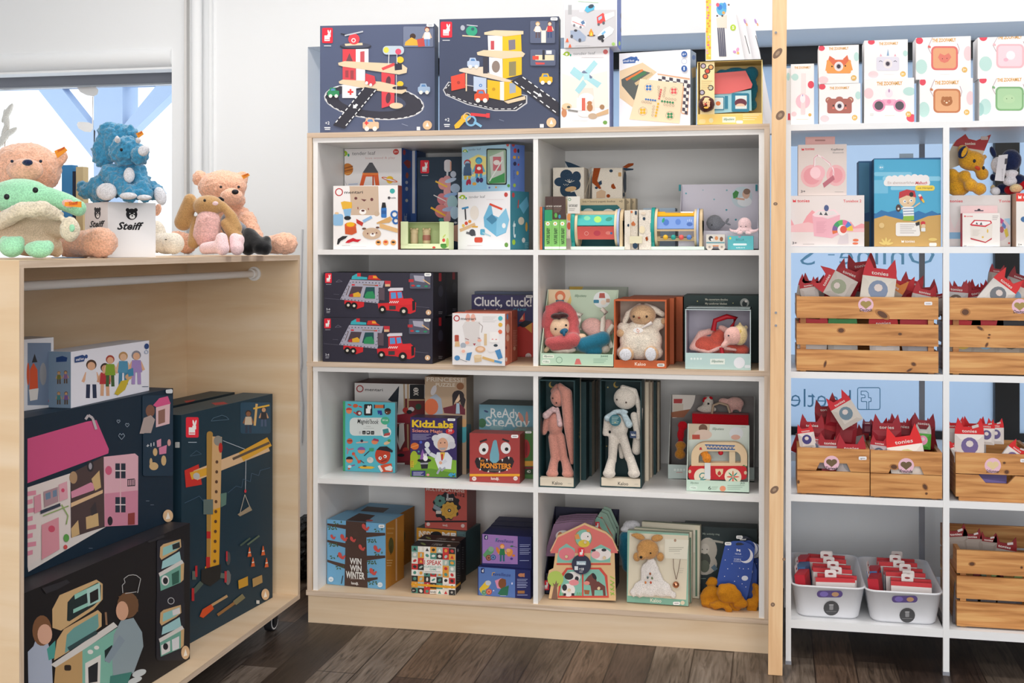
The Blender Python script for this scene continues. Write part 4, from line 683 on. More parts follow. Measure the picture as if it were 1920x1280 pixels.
# fabric book folded upright between the drums
fb = pl('F','folded fabric activity book with leaf print between the drums',4.29,835,0,z,name='fabric_book',cat='book')
for i,(X0,X1,YT,Y,art) in enumerate(((730,775,615,4.27,[('e',760,735,8,12,'felt')]),(770,835,612,4.285,[('p',[(782,720),(800,700),(818,725),(812,740),(788,738)],'c8703c'),('e',786,628,10,10,'c8703c'),('r',812,620,828,650,'felt')]),(845,940,612,4.255,[('e',886,682,11,13,'felt'),('p',[(895,835),(912,822),(920,850),(905,862)],'rust'),('e',870,770,24,30,'e8dab8'),('e',880,640,20,12,'e0d0bc')]))):
    g = G(); a,b,c_ = cz('F',X0,X1,YT); xa,xb = PX(a,Y),PX(b,Y); zt = PZ(a,c_,Y); n = 8
    g.box((xa,Y,z+.001),(xb,Y+.06,zt),'canvas'); o = g.obj('page',fb,bevel=.007); g = G(); F = Face((xa,Y-.0003,z),(1,0,0),(0,0,1),xb-xa,zt-z); F.step = .0003; draw(g,F,'F',art); g.obj('applique',fb)
g = G(); q0,q1 = P(*zp('F',770,822),4.25),P(*zp('F',870,880),4.25); g.box((q0.x,4.248,q1.z),(q1.x,4.253,q0.z),'e0d8b8'); g.obj('tie_band',fb); g = G(); F = Face((q0.x-.05,4.247,z),(1,0,0),(0,0,1),1,1); g.ell(P(*zp('F',815,896),4.25),(.009,.003,.012),'felt'); g.obj('felt_leaf',fb)
# lilac display carton with bath toys
C('toy_box','pale blue box seen behind the yellow and blue drum','F',880,1135,598,z,4.52,.1,'b4c8dc')
ld,X0,X1,YB = display('open lilac display carton with a photo of a bathing child','F',1160,1800,780,z,4.36,.16,410,'d6d2de','d8d4e0',topbar=0,backart=[('e',1222,480,7,7,'5aa8b8'),('e',1357,453,6,6,'a8c0cc'),('e',1446,528,7,7,'8ab8c4'),('e',1545,612,8,8,'4aa0b0'),('e',1548,455,7,7,'7ab0bc'),('e',1620,690,8,8,'3a98a8'),('p',circ(1668,510,84,84,32),'c8d8e0'),('e',1690,545,58,40,'e8ecf0'),('e',1702,485,30,38,'d8b098'),('e',1708,465,28,24,'8a6a58'),('p',[(1595,480),(1620,455),(1645,470),(1630,520),(1600,520)],'3a8a3c'),('l',[(1620,520),(1690,528)],14,'d8a890')])
for xx in (1172,1785): g = G(); a = P(*zp('F',xx-8,410),YB-.01); b = P(*zp('F',xx+8,460),YB-.01); g.box((a.x,YB-.014,b.z),(b.x,YB-.004,a.z),'1f8a96'); g.obj('corner_tab',ld)
wh = pl('F','grey whale bath toy in the lilac carton',4.40,1450,0,z+.12,name='bath_toy',cat='toy'); wl = ZM
plush('body','F',[(1450,715,.02,68,66,50),('c',1470,735,.02,44,1530,720,.02,14)],4.40,'greyplush',wh,amp=0); blob('eye','F',[(1428,732,-.006,5,5)],4.40,'101010',wh)
blob('tail','F',[(1550,700,.02,10,26,8,30),(1560,725,.02,22,8,8,20)],4.40,'greyplush',wh)
g = G(); q0,q1 = P(*zp('F',1385,785),4.39),P(*zp('F',1560,925),4.39); g.box((q0.x,4.39,z+.001),(q1.x,4.45,q0.z),'cfcbd8'); g.obj('inner_step',ld)
tr = pl('F','small white wooden truck with printed animals',4.27,1457,0,z,name='wooden_truck',cat='toy')
g = G(); q0,q1 = P(*zp('F',1382,808),4.25),P(*zp('F',1532,905),4.25); g.box((q0.x,4.25,q1.z),(q1.x,4.29,q0.z),'d8d4cc'); F = Face((q0.x,4.25,q1.z),(1,0,0),(0,0,1),1,1); draw(g,F,'F',[('e',1420,840,18,20,'2c2c30'),('e',1428,848,9,10,'f0f0f0'),('e',1465,838,14,16,'d8905c'),('e',1505,845,14,18,'8a5a3c'),('r',1384,868,1530,880,'6a9aa4'),('r',1430,895,1490,903,'d88040')]); g.obj('body',tr,bevel=.001)
for u in (1410,1508):
    g = G(); c = P(*zp('F',u,908),4.246); g.cyl((c.x,4.244,c.z),(c.x,4.252,c.z),.0115,'d8d0c4',20); g.cyl((c.x,4.2435,c.z),(c.x,4.244,c.z),.004,'a09890',12); g.obj('wheel',tr)
_,F,FR,FT,X,w,h = C('toy_box','small turquoise gift box under the pink octopus','F',1555,1760,820,z,4.27,.06,'58b4bc',[('t',1620,858,68,16,'BELLA','2c7a84',.01),('rr',1598,880,1708,896,8,'d8e8ea'),('n',1600,868,110,1,6,'3a8c96'),('t',1620,918,72,10,'tikiri','e0f0f0',.01),('e',1575,838,8,10,'e0d040'),('e',1650,828,12,4,'d080a0')],top='8accd0')
oc = pl('F','pink octopus bath toy sitting on the turquoise box',4.29,1685,0,z+h,name='bath_toy',cat='toy')
plush('body','F',[(1690,728,.02,55,58,45),(1690,775,.02,66,30,45),('c',1640,790,.01,18,1585,780,.01,13),('c',1585,780,.01,13,1572,765,.01,8),('c',1740,790,.01,18,1790,775,.01,12),('c',1790,775,.01,12,1802,760,.01,7),('c',1660,795,-.01,18,1640,800,-.02,12),('c',1710,795,-.01,18,1735,800,-.02,12)],4.29,'palepink',oc,amp=0,vox=.0035)
for u in (1660,1700): blob('eye','F',[(u,745,-.024,4,5)],4.29,'403438',oc)
# ---------------------------------------------------------------- second row, left: truck boxes
z = ZMd
def truck(dx,dy):
    D = lambda pts: [(x+dx,y+dy) for x,y in pts]; E_ = lambda x,y,a,b,c: ('e',x+dx,y+dy,a,b,c)
    GY = 'a6a4b4'; R_ = 'd0242c'; o = rabbit(90+dx,146+dy,56,84)+[('n',98+dx,244+dy,44,1,8,'c8c8d0')]+[
        ('p',D([(255,375),(425,385),(422,432),(365,452),(255,410)]),R_),('p',D([(540,405),(640,400),(640,372),(830,360),(870,400),(865,475),(820,495),(700,470),(550,460)]),R_),('p',D([(640,300),(745,300),(762,365),(850,378),(862,410),(740,420),(640,400)]),'dc2a30'),('p',D([(652,312),(695,310),(700,362),(655,366)]),'5a94cc'),('p',D([(708,310),(745,306),(752,355),(715,362)]),'5a94cc'),
        ('p',D([(628,285),(650,272),(758,270),(758,295),(632,300)]),'d4d0d8'),('p',D([(836,385),(862,378),(862,460),(838,468)]),'1c1c20'),('r',640+dx,425+dy,695+dx,458+dy,'3a3a3c'),
        ('p',D([(305,202),(598,212),(545,405),(218,372)]),GY),('p',D([(320,258),(412,262),(385,352),(288,345)]),'4c3c44'),('p',D([(440,265),(515,265),(518,365),(415,355)]),'1c4a50'),('p',D([(548,268),(600,272),(600,380),(548,375)]),'5a4a54'),
        ('p',D([(318,240),(345,240),(345,252),(318,252)]),R_),('p',D([(515,246),(545,246),(545,256),(515,256)]),R_),('l',D([(270,335),(300,255)]),5,'5a4030'),('l',D([(415,245),(530,250)]),6,'8a6a4a'),('p',D([(600,210),(652,212),(652,260),(605,262)]),'c0303c'),('r',604+dx,240+dy,646+dx,260+dy,'d8b48c'),
        ('p',D([(315,198),(322,172),(360,150),(392,175),(450,180),(452,200)]),'3aa8b4'),('r',365+dx,145+dy,396+dx,175+dy,'c83038'),('p',D([(455,200),(465,165),(525,162),(545,188),(572,205)]),'c4302c'),('p',D([(500,188),(502,168),(530,172),(540,190)]),'e8a030'),
        ('p',D([(330,320),(375,306),(395,325),(392,350),(318,350)]),'dca830'),('p',D([(430,335),(450,305),(500,300),(520,345),(515,365),(430,362)]),'2a8a58'),('p',D([(300,330),(330,318),(332,350),(298,348)]),'a83038')]
    for i in range(9): o.append(E_(330+i*28,222+i*1.0,5,4,'33313c'))
    for i in range(11): o.append(E_(232+i*29,366+i*3,5,4,'33313c'))
    for i in range(5): o += [E_(245+i*15,340-i*28,4,4,'33313c'),E_(560-i*6,250+i*30,4,4,'33313c')]
    for x,y,r in ((290,420,28),(340,425,28),(582,458,32),(765,472,36)): o += [E_(x,y,r,r*1.05,'141416'),E_(x,y,r*.42,r*.42,'d8d0c0')]
    for i in range(10): o.append(('r',642+i*8+dx,(385 if i % 2 else 394)+dy,650+i*8+dx,(393 if i % 2 else 402)+dy,'f0f0f0'))
    o += [('rr',818+dx,148+dy,995+dx,278+dy,10,'555566'),('p',D([(850,165),(940,170),(945,225),(860,210)]),'a6a4b4'),('r',808+dx,198+dy,850+dx,222+dy,'b83038'),('l',D([(930,200),(990,240)]),9,'d8b080'),('e',845+dx,252+dy,16,8,'c83030'),('e',892+dx,255+dy,18,8,'3a9ab4'),('e',958+dx,258+dy,16,8,'2a8a60'),
          ('l',D([(88,360),(215,372)]),2.5,'6a6878'),('l',D([(870,430),(985,442)]),2.5,'6a6878'),('l',D([(185,222),(210,202),(240,218),(185,222)]),2.5,'7a7888'),('t',102+dx,462+dy,34,16,'2-6','d8d8e0',.02),('n',104+dx,475+dy,32,2,10,'c8c8d0'),('e',978+dx,482+dy,23,23,'d8b08c'),('p',D([(978,470),(987,492),(969,492)]),'f4f0ea'),('l',D([(165,325),(212,328)]),2.5,'6a6878')]
    return o
tl = 'navy toy box picturing a red car transporter, '
sd = [('rr',1064,145,1086,215,3,'b8202c'),('e',1080,300,22,50,'3c3c4c'),('n',1062,480,34,2,14,'a8a8b0')]
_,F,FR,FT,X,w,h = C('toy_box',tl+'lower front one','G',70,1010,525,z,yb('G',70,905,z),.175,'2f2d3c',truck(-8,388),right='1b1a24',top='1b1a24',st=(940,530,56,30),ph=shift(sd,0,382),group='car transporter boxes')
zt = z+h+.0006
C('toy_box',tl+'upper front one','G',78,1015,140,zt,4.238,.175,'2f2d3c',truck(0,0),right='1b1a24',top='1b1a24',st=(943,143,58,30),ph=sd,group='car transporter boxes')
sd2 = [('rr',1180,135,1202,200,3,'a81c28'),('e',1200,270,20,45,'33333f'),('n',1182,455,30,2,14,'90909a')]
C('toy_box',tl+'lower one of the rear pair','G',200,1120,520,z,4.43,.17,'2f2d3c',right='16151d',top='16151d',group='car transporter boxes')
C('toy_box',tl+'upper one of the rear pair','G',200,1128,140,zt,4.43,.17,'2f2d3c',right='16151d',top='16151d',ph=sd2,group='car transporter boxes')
C('toy_box','white toy box picturing a bunny bag and toy beauty set','G',1180,1632,488,z,yb('G',1400,937,z),.095,'e8e4e4',[
    ('o',1217,533,23,9,'b8242c'),('n',1440,522,120,5,11,'c8c4c4'),('e',1313,530,20,36,'e8b0a0'),('e',1358,530,20,36,'e8b0a0'),('p',[(1290,560),(1420,560),(1410,660),(1425,770),(1290,770),(1285,690),(1265,600)],'d8d2d0'),('l',[(1405,570),(1440,600),(1430,655)],5,'9a8c88'),('t',1252,546,130,22,'mentari','2a2a2e',.012),('e',1308,742,18,14,'ecb09c'),('e',1412,722,18,14,'ecb09c'),('p',[(1356,748),(1382,748),(1369,768)],'a8404c'),('l',[(1290,705),(1322,718)],5,'8a4a50'),('l',[(1398,700),(1420,705)],5,'8a4a50'),
    ('e',1592,533,19,20,'4ab0bc'),('e',1592,588,18,18,'e0b048'),('e',1590,648,18,18,'e07050'),('rr',1200,675,1236,735,8,'b04a38'),('p',[(1205,730),(1240,730),(1245,775),(1200,775)],'d8b488'),('e',1273,765,24,24,'a8b0bc'),('e',1275,810,28,26,'ece4e0'),('e',1275,815,16,14,'f0b8a4'),('rr',1452,665,1476,765,4,'d8bc94'),('rr',1500,650,1580,740,12,'f0ecea'),('e',1525,712,8,5,'e09090'),('e',1556,714,8,5,'e09090'),
    ('e',1420,798,44,28,'d8a880'),('e',1420,795,28,16,'eccab0'),('p',[(1475,795),(1590,750),(1600,800),(1500,825)],'e8e4e4'),('e',1552,765,18,12,'34404c'),('p',[(1545,810),(1590,795),(1612,870),(1575,885)],'4a88bc'),('p',[(1305,830),(1350,822),(1330,895),(1295,890)],'4a88bc'),('e',1222,872,24,22,'4a88bc'),('l',[(1240,880),(1305,905)],5,'8a8a8a'),('p',[(1365,855),(1430,845),(1432,900),(1372,912)],'d8bc94'),('e',1398,858,34,15,'e4cca8'),('l',[(1438,868),(1545,900)],22,'d8b070'),('l',[(1540,898),(1605,912)],20,'5a98c8')],right='c46c55',top='c8705a',
    ph=[('e',1652,520,8,26,'5a8ac0'),('e',1655,620,16,40,'e0b8a4'),('e',1655,700,14,30,'e0a890'),('e',1642,785,7,14,'8a3a3c'),('e',1642,885,8,18,'e8d0c8')])
C('toy_box','coral-sided toy box standing behind the bunny beauty set','G',1290,1690,468,z,4.335,.10,'c8705a',right='b45c48',top='c0654f',ph=[('r',1683,480,1690,910,'d8d0cc'),('o',1716,530,9,5,'a03028'),('n',1700,640,34,10,14,'d8a090'),('e',1712,790,10,18,'e0b8a0')],left='c8705a')
C('game_box','purple and red game box with a fox and large white lettering','G',1345,1920,330,z,4.56,.06,'3c3862',[
    ('p',[(1700,620),(1858,570),(1920,570),(1920,890),(1345,890),(1345,760)],'c83c34'),('t',1365,425,495,76,'Cluck, cluck!','ece8e8',.02),('t',1425,530,240,80,'the fo x','ece8e8',.015),('t',1700,475,115,28,'GAME','4a94b4',.02),('r',1745,470,1920,560,'3c3862'),('p',[(1750,560),(1800,482),(1802,560)],'c8443a'),('p',[(1758,545),(1785,505),(1788,545)],'e8b08c'),('p',[(1745,590),(1800,550),(1860,560),(1860,605),(1780,610)],'22222c'),('p',[(1800,610),(1862,570),(1862,660)],'e0a048'),('e',1832,855,26,24,'e8dcd8'),('t',1812,862,40,12,'londji','b03a34',.01)],top='8c94a8',st=(1810,335,60,22))
C('game_box','grey-topped game box flat against the purple fox game','G',1370,1960,302,z,4.64,.06,'6d7690')
# ---------------------------------------------------------------- second row, right: doll cartons
display('open pale green carton behind the doll carton','H',235,725,640,z,4.50,.14,72,'a8b0a4','b0b8ac',[],backart=[('p',[(235,72),(400,72),(380,110),(235,110)],'dcb850')])
dd,X0,X1,YB = display('open pale green carton holding a doll in a red hood','H',55,640,605,z,4.235,.15,95,'c9d9c2','c2d4bc',[
    ('r',56,606,640,702,'b9d6be'),('rr',76,618,165,645,4,'e4ecdc'),('t',84,636,72,14,'lilliputiens','4a6a58',0,.4),('rr',70,655,135,688,14,'dfe8dc'),('t',80,680,44,14,'+18m','5a7a68'),('o',207,660,24,3,'4a7a60'),('p',[(338,665),(345,650),(368,650),(375,665),(385,695),(330,695)],'d0706c'),('t',538,636,60,14,'JEANNE','3c6a54',.01),('n',480,655,115,3,14,'8ab098')],
    backart=[('e',200,180,105,100,'e0bc70'),('p',[(95,95),(290,95),(300,140),(270,200),(95,260)],'e8cda8'),('e',215,150,42,44,'dc7a54'),('e',215,158,24,24,'f0d0b0'),('r',180,180,245,205,'2a7484'),('t',330,155,95,20,'lilliputiens','5a7a60',0,.4),('p',circ(548,178,68,66,28),'e6ecea'),('p',[(525,165),(530,125),(570,125),(575,165)],'b85a50'),('rr',482,178,525,205,6,'3a84a0'),('e',560,200,22,20,'f0e0d0'),('rr',582,170,612,200,6,'c8a088')])
dl = pl('H','baby doll in a red hooded cape with a blue dummy, lying in the green carton',4.30,220,0,z+.02,name='soft_doll',cat='doll')
plush('body','H',[(215,400,0,88,90,70),('c',340,480,.0,36,395,480,0,34),('c',120,560,.0,22,100,585,0,20),(240,560,.03,100,50,60)],4.30,'skin',dl,amp=0)
plush('hood','H',[(215,520,.0,110,60,60),('c',140,280,.0,50,115,380,0,40)]+[('c',215+110*math.cos(a),380-150*math.sin(a),.01,46,215+110*math.cos(a+.5),380-150*math.sin(a+.5),.01,46) for a in (.1,.6,1.1,1.6,2.1,2.6)]+[('c',110,380,.01,40,140,520,.0,44),('c',320,380,.0,40,320,480,.0,46),('c',140,520,-.01,36,300,500,-.01,50),(215,370,.045,125,150,40),('c',130,520,-.03,40,320,500,-.03,60),('c',160,560,-.03,30,290,540,-.03,36),('c',320,420,.0,50,340,500,0,46),(118,250,0,25,34,20,-30),(265,225,0,22,26,18,20)],4.30,'redwool',dl,amp=.002,smooth=3)
plush('hair','H',[(180,310,-.012,46,26,40),(235,305,-.01,50,24,40),(205,330,-.028,16,12,12)],4.30,fur('darkhair','3c1c1c',300,.5),dl,amp=.001,vox=.004)
blob('eye','H',[(178,412,-.04,9,9)],4.30,'0c0c0c',dl); blob('eye','H',[(262,382,-.04,9,9)],4.30,'0c0c0c',dl)
blob('dummy','H',[(245,430,-.042,34,22,12,-20),(245,448,-.05,12,22,8)],4.30,'1c5c7c',dl)
plush('blanket','H',[('c',400,540,-.02,60,560,490,0,60),('c',440,590,-.02,30,520,590,-.01,34),(360,550,.0,40,40,40)],4.30,'teal',dl,amp=.001)
plush('dress','H',[(240,575,-.01,110,36,60),(570,570,.02,50,40,40)],4.30,fur('floral','d8c8bc',60,.2,.1),dl,amp=.001)
cc = pl('H','pink soft doll cradle with cream straps behind the doll',4.36,480,0,z+.02,name='doll_carrier',cat='toy')
plush('cradle','H',[(470,390,0,90,70,40),(600,400,0,50,70,40),(520,440,0,100,50,40)],4.345,'lightpink',cc,amp=0)
for i,q in enumerate(([(330,290),(385,300),(365,340),(370,420)],[(545,250),(580,280),(560,330),(550,430)],[(640,380),(600,430),(610,520),(630,560)])):
    g = G(); g.tube([P(*zp('H',*p),4.315) for p in q],[.008,.009,.009,.009],'canvas',8); g.obj('strap',cc)
def orange(lab,X0,X1,YT,Y,D,op=False,**k):
    return C('gift_box',lab,'H',X0,X1,YT,z,Y,D,'bd5a2a',top='c86432',group='orange gift cartons',**k)
orange('orange gift carton at the back with a white edge',775,1195,152,4.50,.14,right='b05024')
orange('orange gift carton standing just behind the open one',700,1125,162,4.385,.10)
ob = thing('gift_carton','open orange gift carton holding a fluffy cream bunny','carton',(PX(zp('H',855,0)[0],4.24),4.24,z),'orange gift cartons')
xa,xb,zt = PX(zp('H',645,0)[0],4.235),PX(zp('H',1065,0)[0],4.235),PZ(1200,564.5,4.235); YB = 4.37
zb_ = z+.001
for nm,a,b in (('base',(xa,4.235,zb_),(xb,YB,zb_+.004)),('side',(xa,4.235,zb_+.004),(xa+.005,YB,zt)),('side',(xb-.005,4.235,zb_+.004),(xb,YB,zt)),('top',(xa,4.235,zt),(xb,YB,zt+.005)),('back_panel',(xa+.005,YB-.003,zb_+.004),(xb-.005,YB,zt)),('front_lip',(xa,4.231,zb_),(xb,4.235,PZ(1200,zp('H',0,662)[1],4.231)))):
    g = G(); g.box(a,b,'bd5a2a')
    if nm == 'front_lip': F = Face(a,(1,0,0),(0,0,1),xb-xa,b[2]-a[2]); draw(g,F,'H',[('t',812,704,88,26,'Kaloo','f0e0d0',.01),('rr',990,688,1050,714,10,'d8d8d4'),('r',1002,696,1036,706,'8a8a8a')])
    if nm == 'side' and a[0] > xa: F = Face((xb,4.235,z),(0,1,0),(0,0,1),YB-4.235,zt-z); F.k = 3; draw(g,F,'H',[('n',1092,380,14,8,16,'e8c8b0')])
    if nm == 'back_panel': g.box((xa+.006,YB-.0035,zb_+.005),(xb-.006,YB-.003,zt-.001),'cdb9a8')
    g.obj(nm,ob)
bn = pl('H','fluffy cream bunny toy with beige face in the orange carton',4.29,855,0,z+.012,group=None)
Yb_ = 4.285
plush('body','H',[(860,510,0,175,150,90),(725,395,0,55,40,40),(1000,370,0,60,50,40),('c',720,410,0,38,690,440,0,26),('c',1010,370,0,44,1045,345,0,28),(740,600,0,80,60,60),(960,600,0,80,60,60),(860,400,0,110,60,70)],Yb_,'cream',bn,amp=.003)
plush('head','H',[(875,300,-.01,108,88,75)],Yb_,'beige',bn,amp=0); plush('ear','H',[('c',850,225,0,22,760,290,0,26),('c',760,290,0,26,730,350,.0,22)],Yb_,'cream',bn,amp=0)
plush('ear','H',[('c',900,225,0,22,960,250,0,28),('c',960,250,0,28,1035,295,0,24)],Yb_,'cream',bn,amp=0)
for u,v,w_,h_ in ((743,615,68,60),(945,612,62,66)):
    plush('foot','H',[(u,v,-.035,w_,h_,40)],Yb_,'beige',bn,amp=0); plush('foot_pad','H',[(u-6,v+2,-.058,w_*.75,h_*.86,14)],Yb_,'whiteplush',bn,amp=0,vox=.003)
plush('paw','H',[(695,445,-.015,34,36,26)],Yb_,'beige',bn,amp=0); plush('paw','H',[(1045,350,-.015,26,34,26)],Yb_,'beige',bn,amp=0)
for u in (803,907): blob('eye','H',[(u,312,-.045,9,10)],Yb_,'3a2a20',bn)
blob('nose','H',[(846,322,-.05,11,9)],Yb_,'8a4a34',bn)
g = G(); F = Face((xa,4.242,z),(1,0,0),(0,0,1),1,1); c = P(*zp('H',838,425),4.238); g.ell(c,(.012,.003,.009),'e07a40'); F.o.y = 4.2345; draw(g,F,'H',[('e',838,422,40,22,'ece8e4'),('l',[(830,410),(828,430),(842,438),(848,425),(830,410)],4,'d87840')]); g.obj('round_tag',bn)
g = G(); g.tube([P(*zp('H',870,405),4.245),P(*zp('H',950,362),4.245)],[.003,.007],'d8d0cc',8); g.obj('ribbon',bn)
C('gift_box','dark green gift box lying behind the unicorn carton','H',1205,1805,142,z,4.50,.17,'14302f',[('t',1375,183,180,16,'Ma couverture doudou','d8d8c8',.01),('t',1375,216,175,16,'My comforter blanket','d8d8c8',.01),('n',1410,196,120,1,6,'8a9a90'),('n',1400,230,130,1,6,'8a9a90'),('e',1690,203,36,36,'a8aca8'),('e',1690,212,20,26,'1c2a2c'),('e',1702,190,12,10,'e8e4e0'),('e',1313,190,5,5,'c8c078'),('e',1598,205,4,4,'c8c078')],top='1e4442')
uc,X0,X1,YB = display('open pale blue carton holding a coral fairy soft bag','H',1215,1740,602,z,4.232,.16,245,'c2d4d6','c0bccb',[('r',1216,603,1740,742,'b7d2d0')]+[('e',1265+i*25,650,9,9,'e0ecea') for i in range(4)]+[('rr',1415,650,1532,695,2,'e4ece4'),('t',1425,678,96,20,'lilliputiens','4a7a68',0,.4),('e',1648,682,45,45,'e6e8ee'),('rr',1690,700,1738,724,10,'dce4e8')],topbar=.006,sideout='3c4c48')
ub = pl('H','coral soft bag with red handles and a sleeping baby doll',4.30,1480,0,z+.01,name='soft_bag',cat='toy')
plush('bag','H',[(1370,540,0,95,75,70),(1500,560,0,130,55,70),(1660,580,0,70,50,60),(1480,470,.01,60,60,50)],4.30,'coral',ub,amp=.001)
plush('lining','H',[('c',1270,560,-.01,26,1340,450,.0,30),('c',1340,450,.0,30,1420,430,.01,26),('c',1270,560,-.01,22,1400,600,-.03,16),('c',1400,600,-.03,16,1500,560,-.03,18),('c',1500,560,-.03,18,1620,580,-.03,14),('c',1500,400,.01,24,1560,430,0,26)],4.30,'lightpink',ub,amp=.001)
g = G(); q = [P(*zp('H',*p),4.28) for p in ((1440,425),(1455,345),(1550,312),(1620,325),(1590,400))]; g.tube(q,.009,'b01828',8); g.obj('handle',ub); g = G(); g.tube([P(*zp('H',1505,560),4.245),P(*zp('H',1512,612),4.245)],.0075,'b01828',8); g.obj('handle',ub)
bd = pl('H','small pink baby doll with a yellow hood tucked in the coral bag',4.28,1600,0,z+.05,name='soft_doll',cat='doll')
plush('body','H',[(1600,465,-.03,75,75,55),('c',1560,510,-.03,30,1520,545,-.04,22)],4.28,'lightpink',bd,amp=0); plush('hood','H',[(1650,460,-.02,66,84,60),(1655,372,-.02,14,22,12),(1700,400,0,20,20,20)],4.28,'yellowplush',bd,amp=.001)
g = G(); g.tube([P(*zp('H',1640,400),4.25),P(*zp('H',1660,430),4.238),P(*zp('H',1645,465),4.238),P(*zp('H',1625,455),4.242)],.0035,'c8a858',8); g.obj('ear',bd); blob('eye','H',[(1562,465,-.06,7,7)],4.28,'2a3040',bd)
# ---------------------------------------------------------------- third row, left
z = S3
_,F,FR,FT,X,w,h = C('toy_box','white and maroon toy box picturing a wooden pirate ship','I',343,945,125,z,4.56,.17,'6f2228',[
    ('r',343,126,772,1000,'d9d4d2'),('o',388,176,27,9,'a01c24'),('t',432,194,152,24,'mentari','2a2a2e',.0),('r',772,126,945,260,'d8d0cc'),('p',[(628,272),(725,150),(715,420),(690,300)],'202530'),('p',[(725,130),(765,135),(770,250),(760,340),(710,400)],'d8d4d0'),('l',[(766,130),(772,460)],12,'a88a68'),('l',[(800,130),(800,460)],14,'b89a74'),('rr',815,140,940,265,5,'17171c'),('e',868,186,22,20,'d8d0c8'),('l',[(848,208),(890,232)],7,'d8d0c8'),('l',[(890,208),(848,232)],7,'d8d0c8'),('e',860,184,5,5,'17171c'),('e',877,184,5,5,'17171c'),('l',[(800,272),(945,272)],10,'c0a480'),
    ('p',[(705,400),(830,380),(945,400),(945,470),(705,470)],'8a2030'),('e',780,360,26,24,'c03a34'),('e',828,352,26,20,'d8d4d4'),('e',812,375,24,18,'1c1c20'),('e',890,330,26,26,'2c4a34'),('r',705,475,945,810,'6f2228'),('p',[(725,480),(765,470),(772,620),(730,700),(705,620)],'d8d0cc'),('p',[(705,520),(725,480),(720,640)],'17171c'),('l',[(798,480),(802,720)],14,'a88a68'),('e',780,702,26,24,'c03a34'),('p',[(705,720),(830,700),(830,790),(705,800)],'8a2030'),('e',740,745,30,14,'1c1c20')],top='6e4034')
C('puzzle_box','tall beige princess puzzle box behind the science magic box','I',945,1300,72,z,4.41,.11,'b39a80',[('t',960,112,320,36,'PRINCESSE','dcd2c4',.01),('t',1038,156,165,30,'PUZZLE','dcd2c4',.01),('t',1000,70,230,30,'COBBY','cfc2b0',.01),('e',1248,155,32,30,'8a5a3a'),('e',1020,190,22,45,'c8c4c8',20),('p',[(990,250),(1040,220),(1085,260),(1100,390),(1010,400),(980,320)],'a0aab8'),('e',1000,330,60,70,'cf6a44'),('e',1230,240,52,50,'2a2226'),('e',1218,250,30,40,'e0c0a0'),('p',[(1180,250),(1195,200),(1250,195),(1295,270),(1275,360),(1250,300),(1240,220),(1195,300),(1185,390)],'2a2226'),('p',[(1100,340),(1180,320),(1230,290),(1290,350),(1290,400),(1110,385)],'6a2634'),('p',[(1215,300),(1240,300),(1245,390),(1210,390)],'a8c0d0'),('e',1275,560,40,80,'4aa0ac'),('e',1280,470,30,36,'c89a6a')],right='8a7c6c',
  ph=[('r',1300,480,1340,860,'4a6a72')])
MB = [('r',243,283,262,890,'3fa068')]
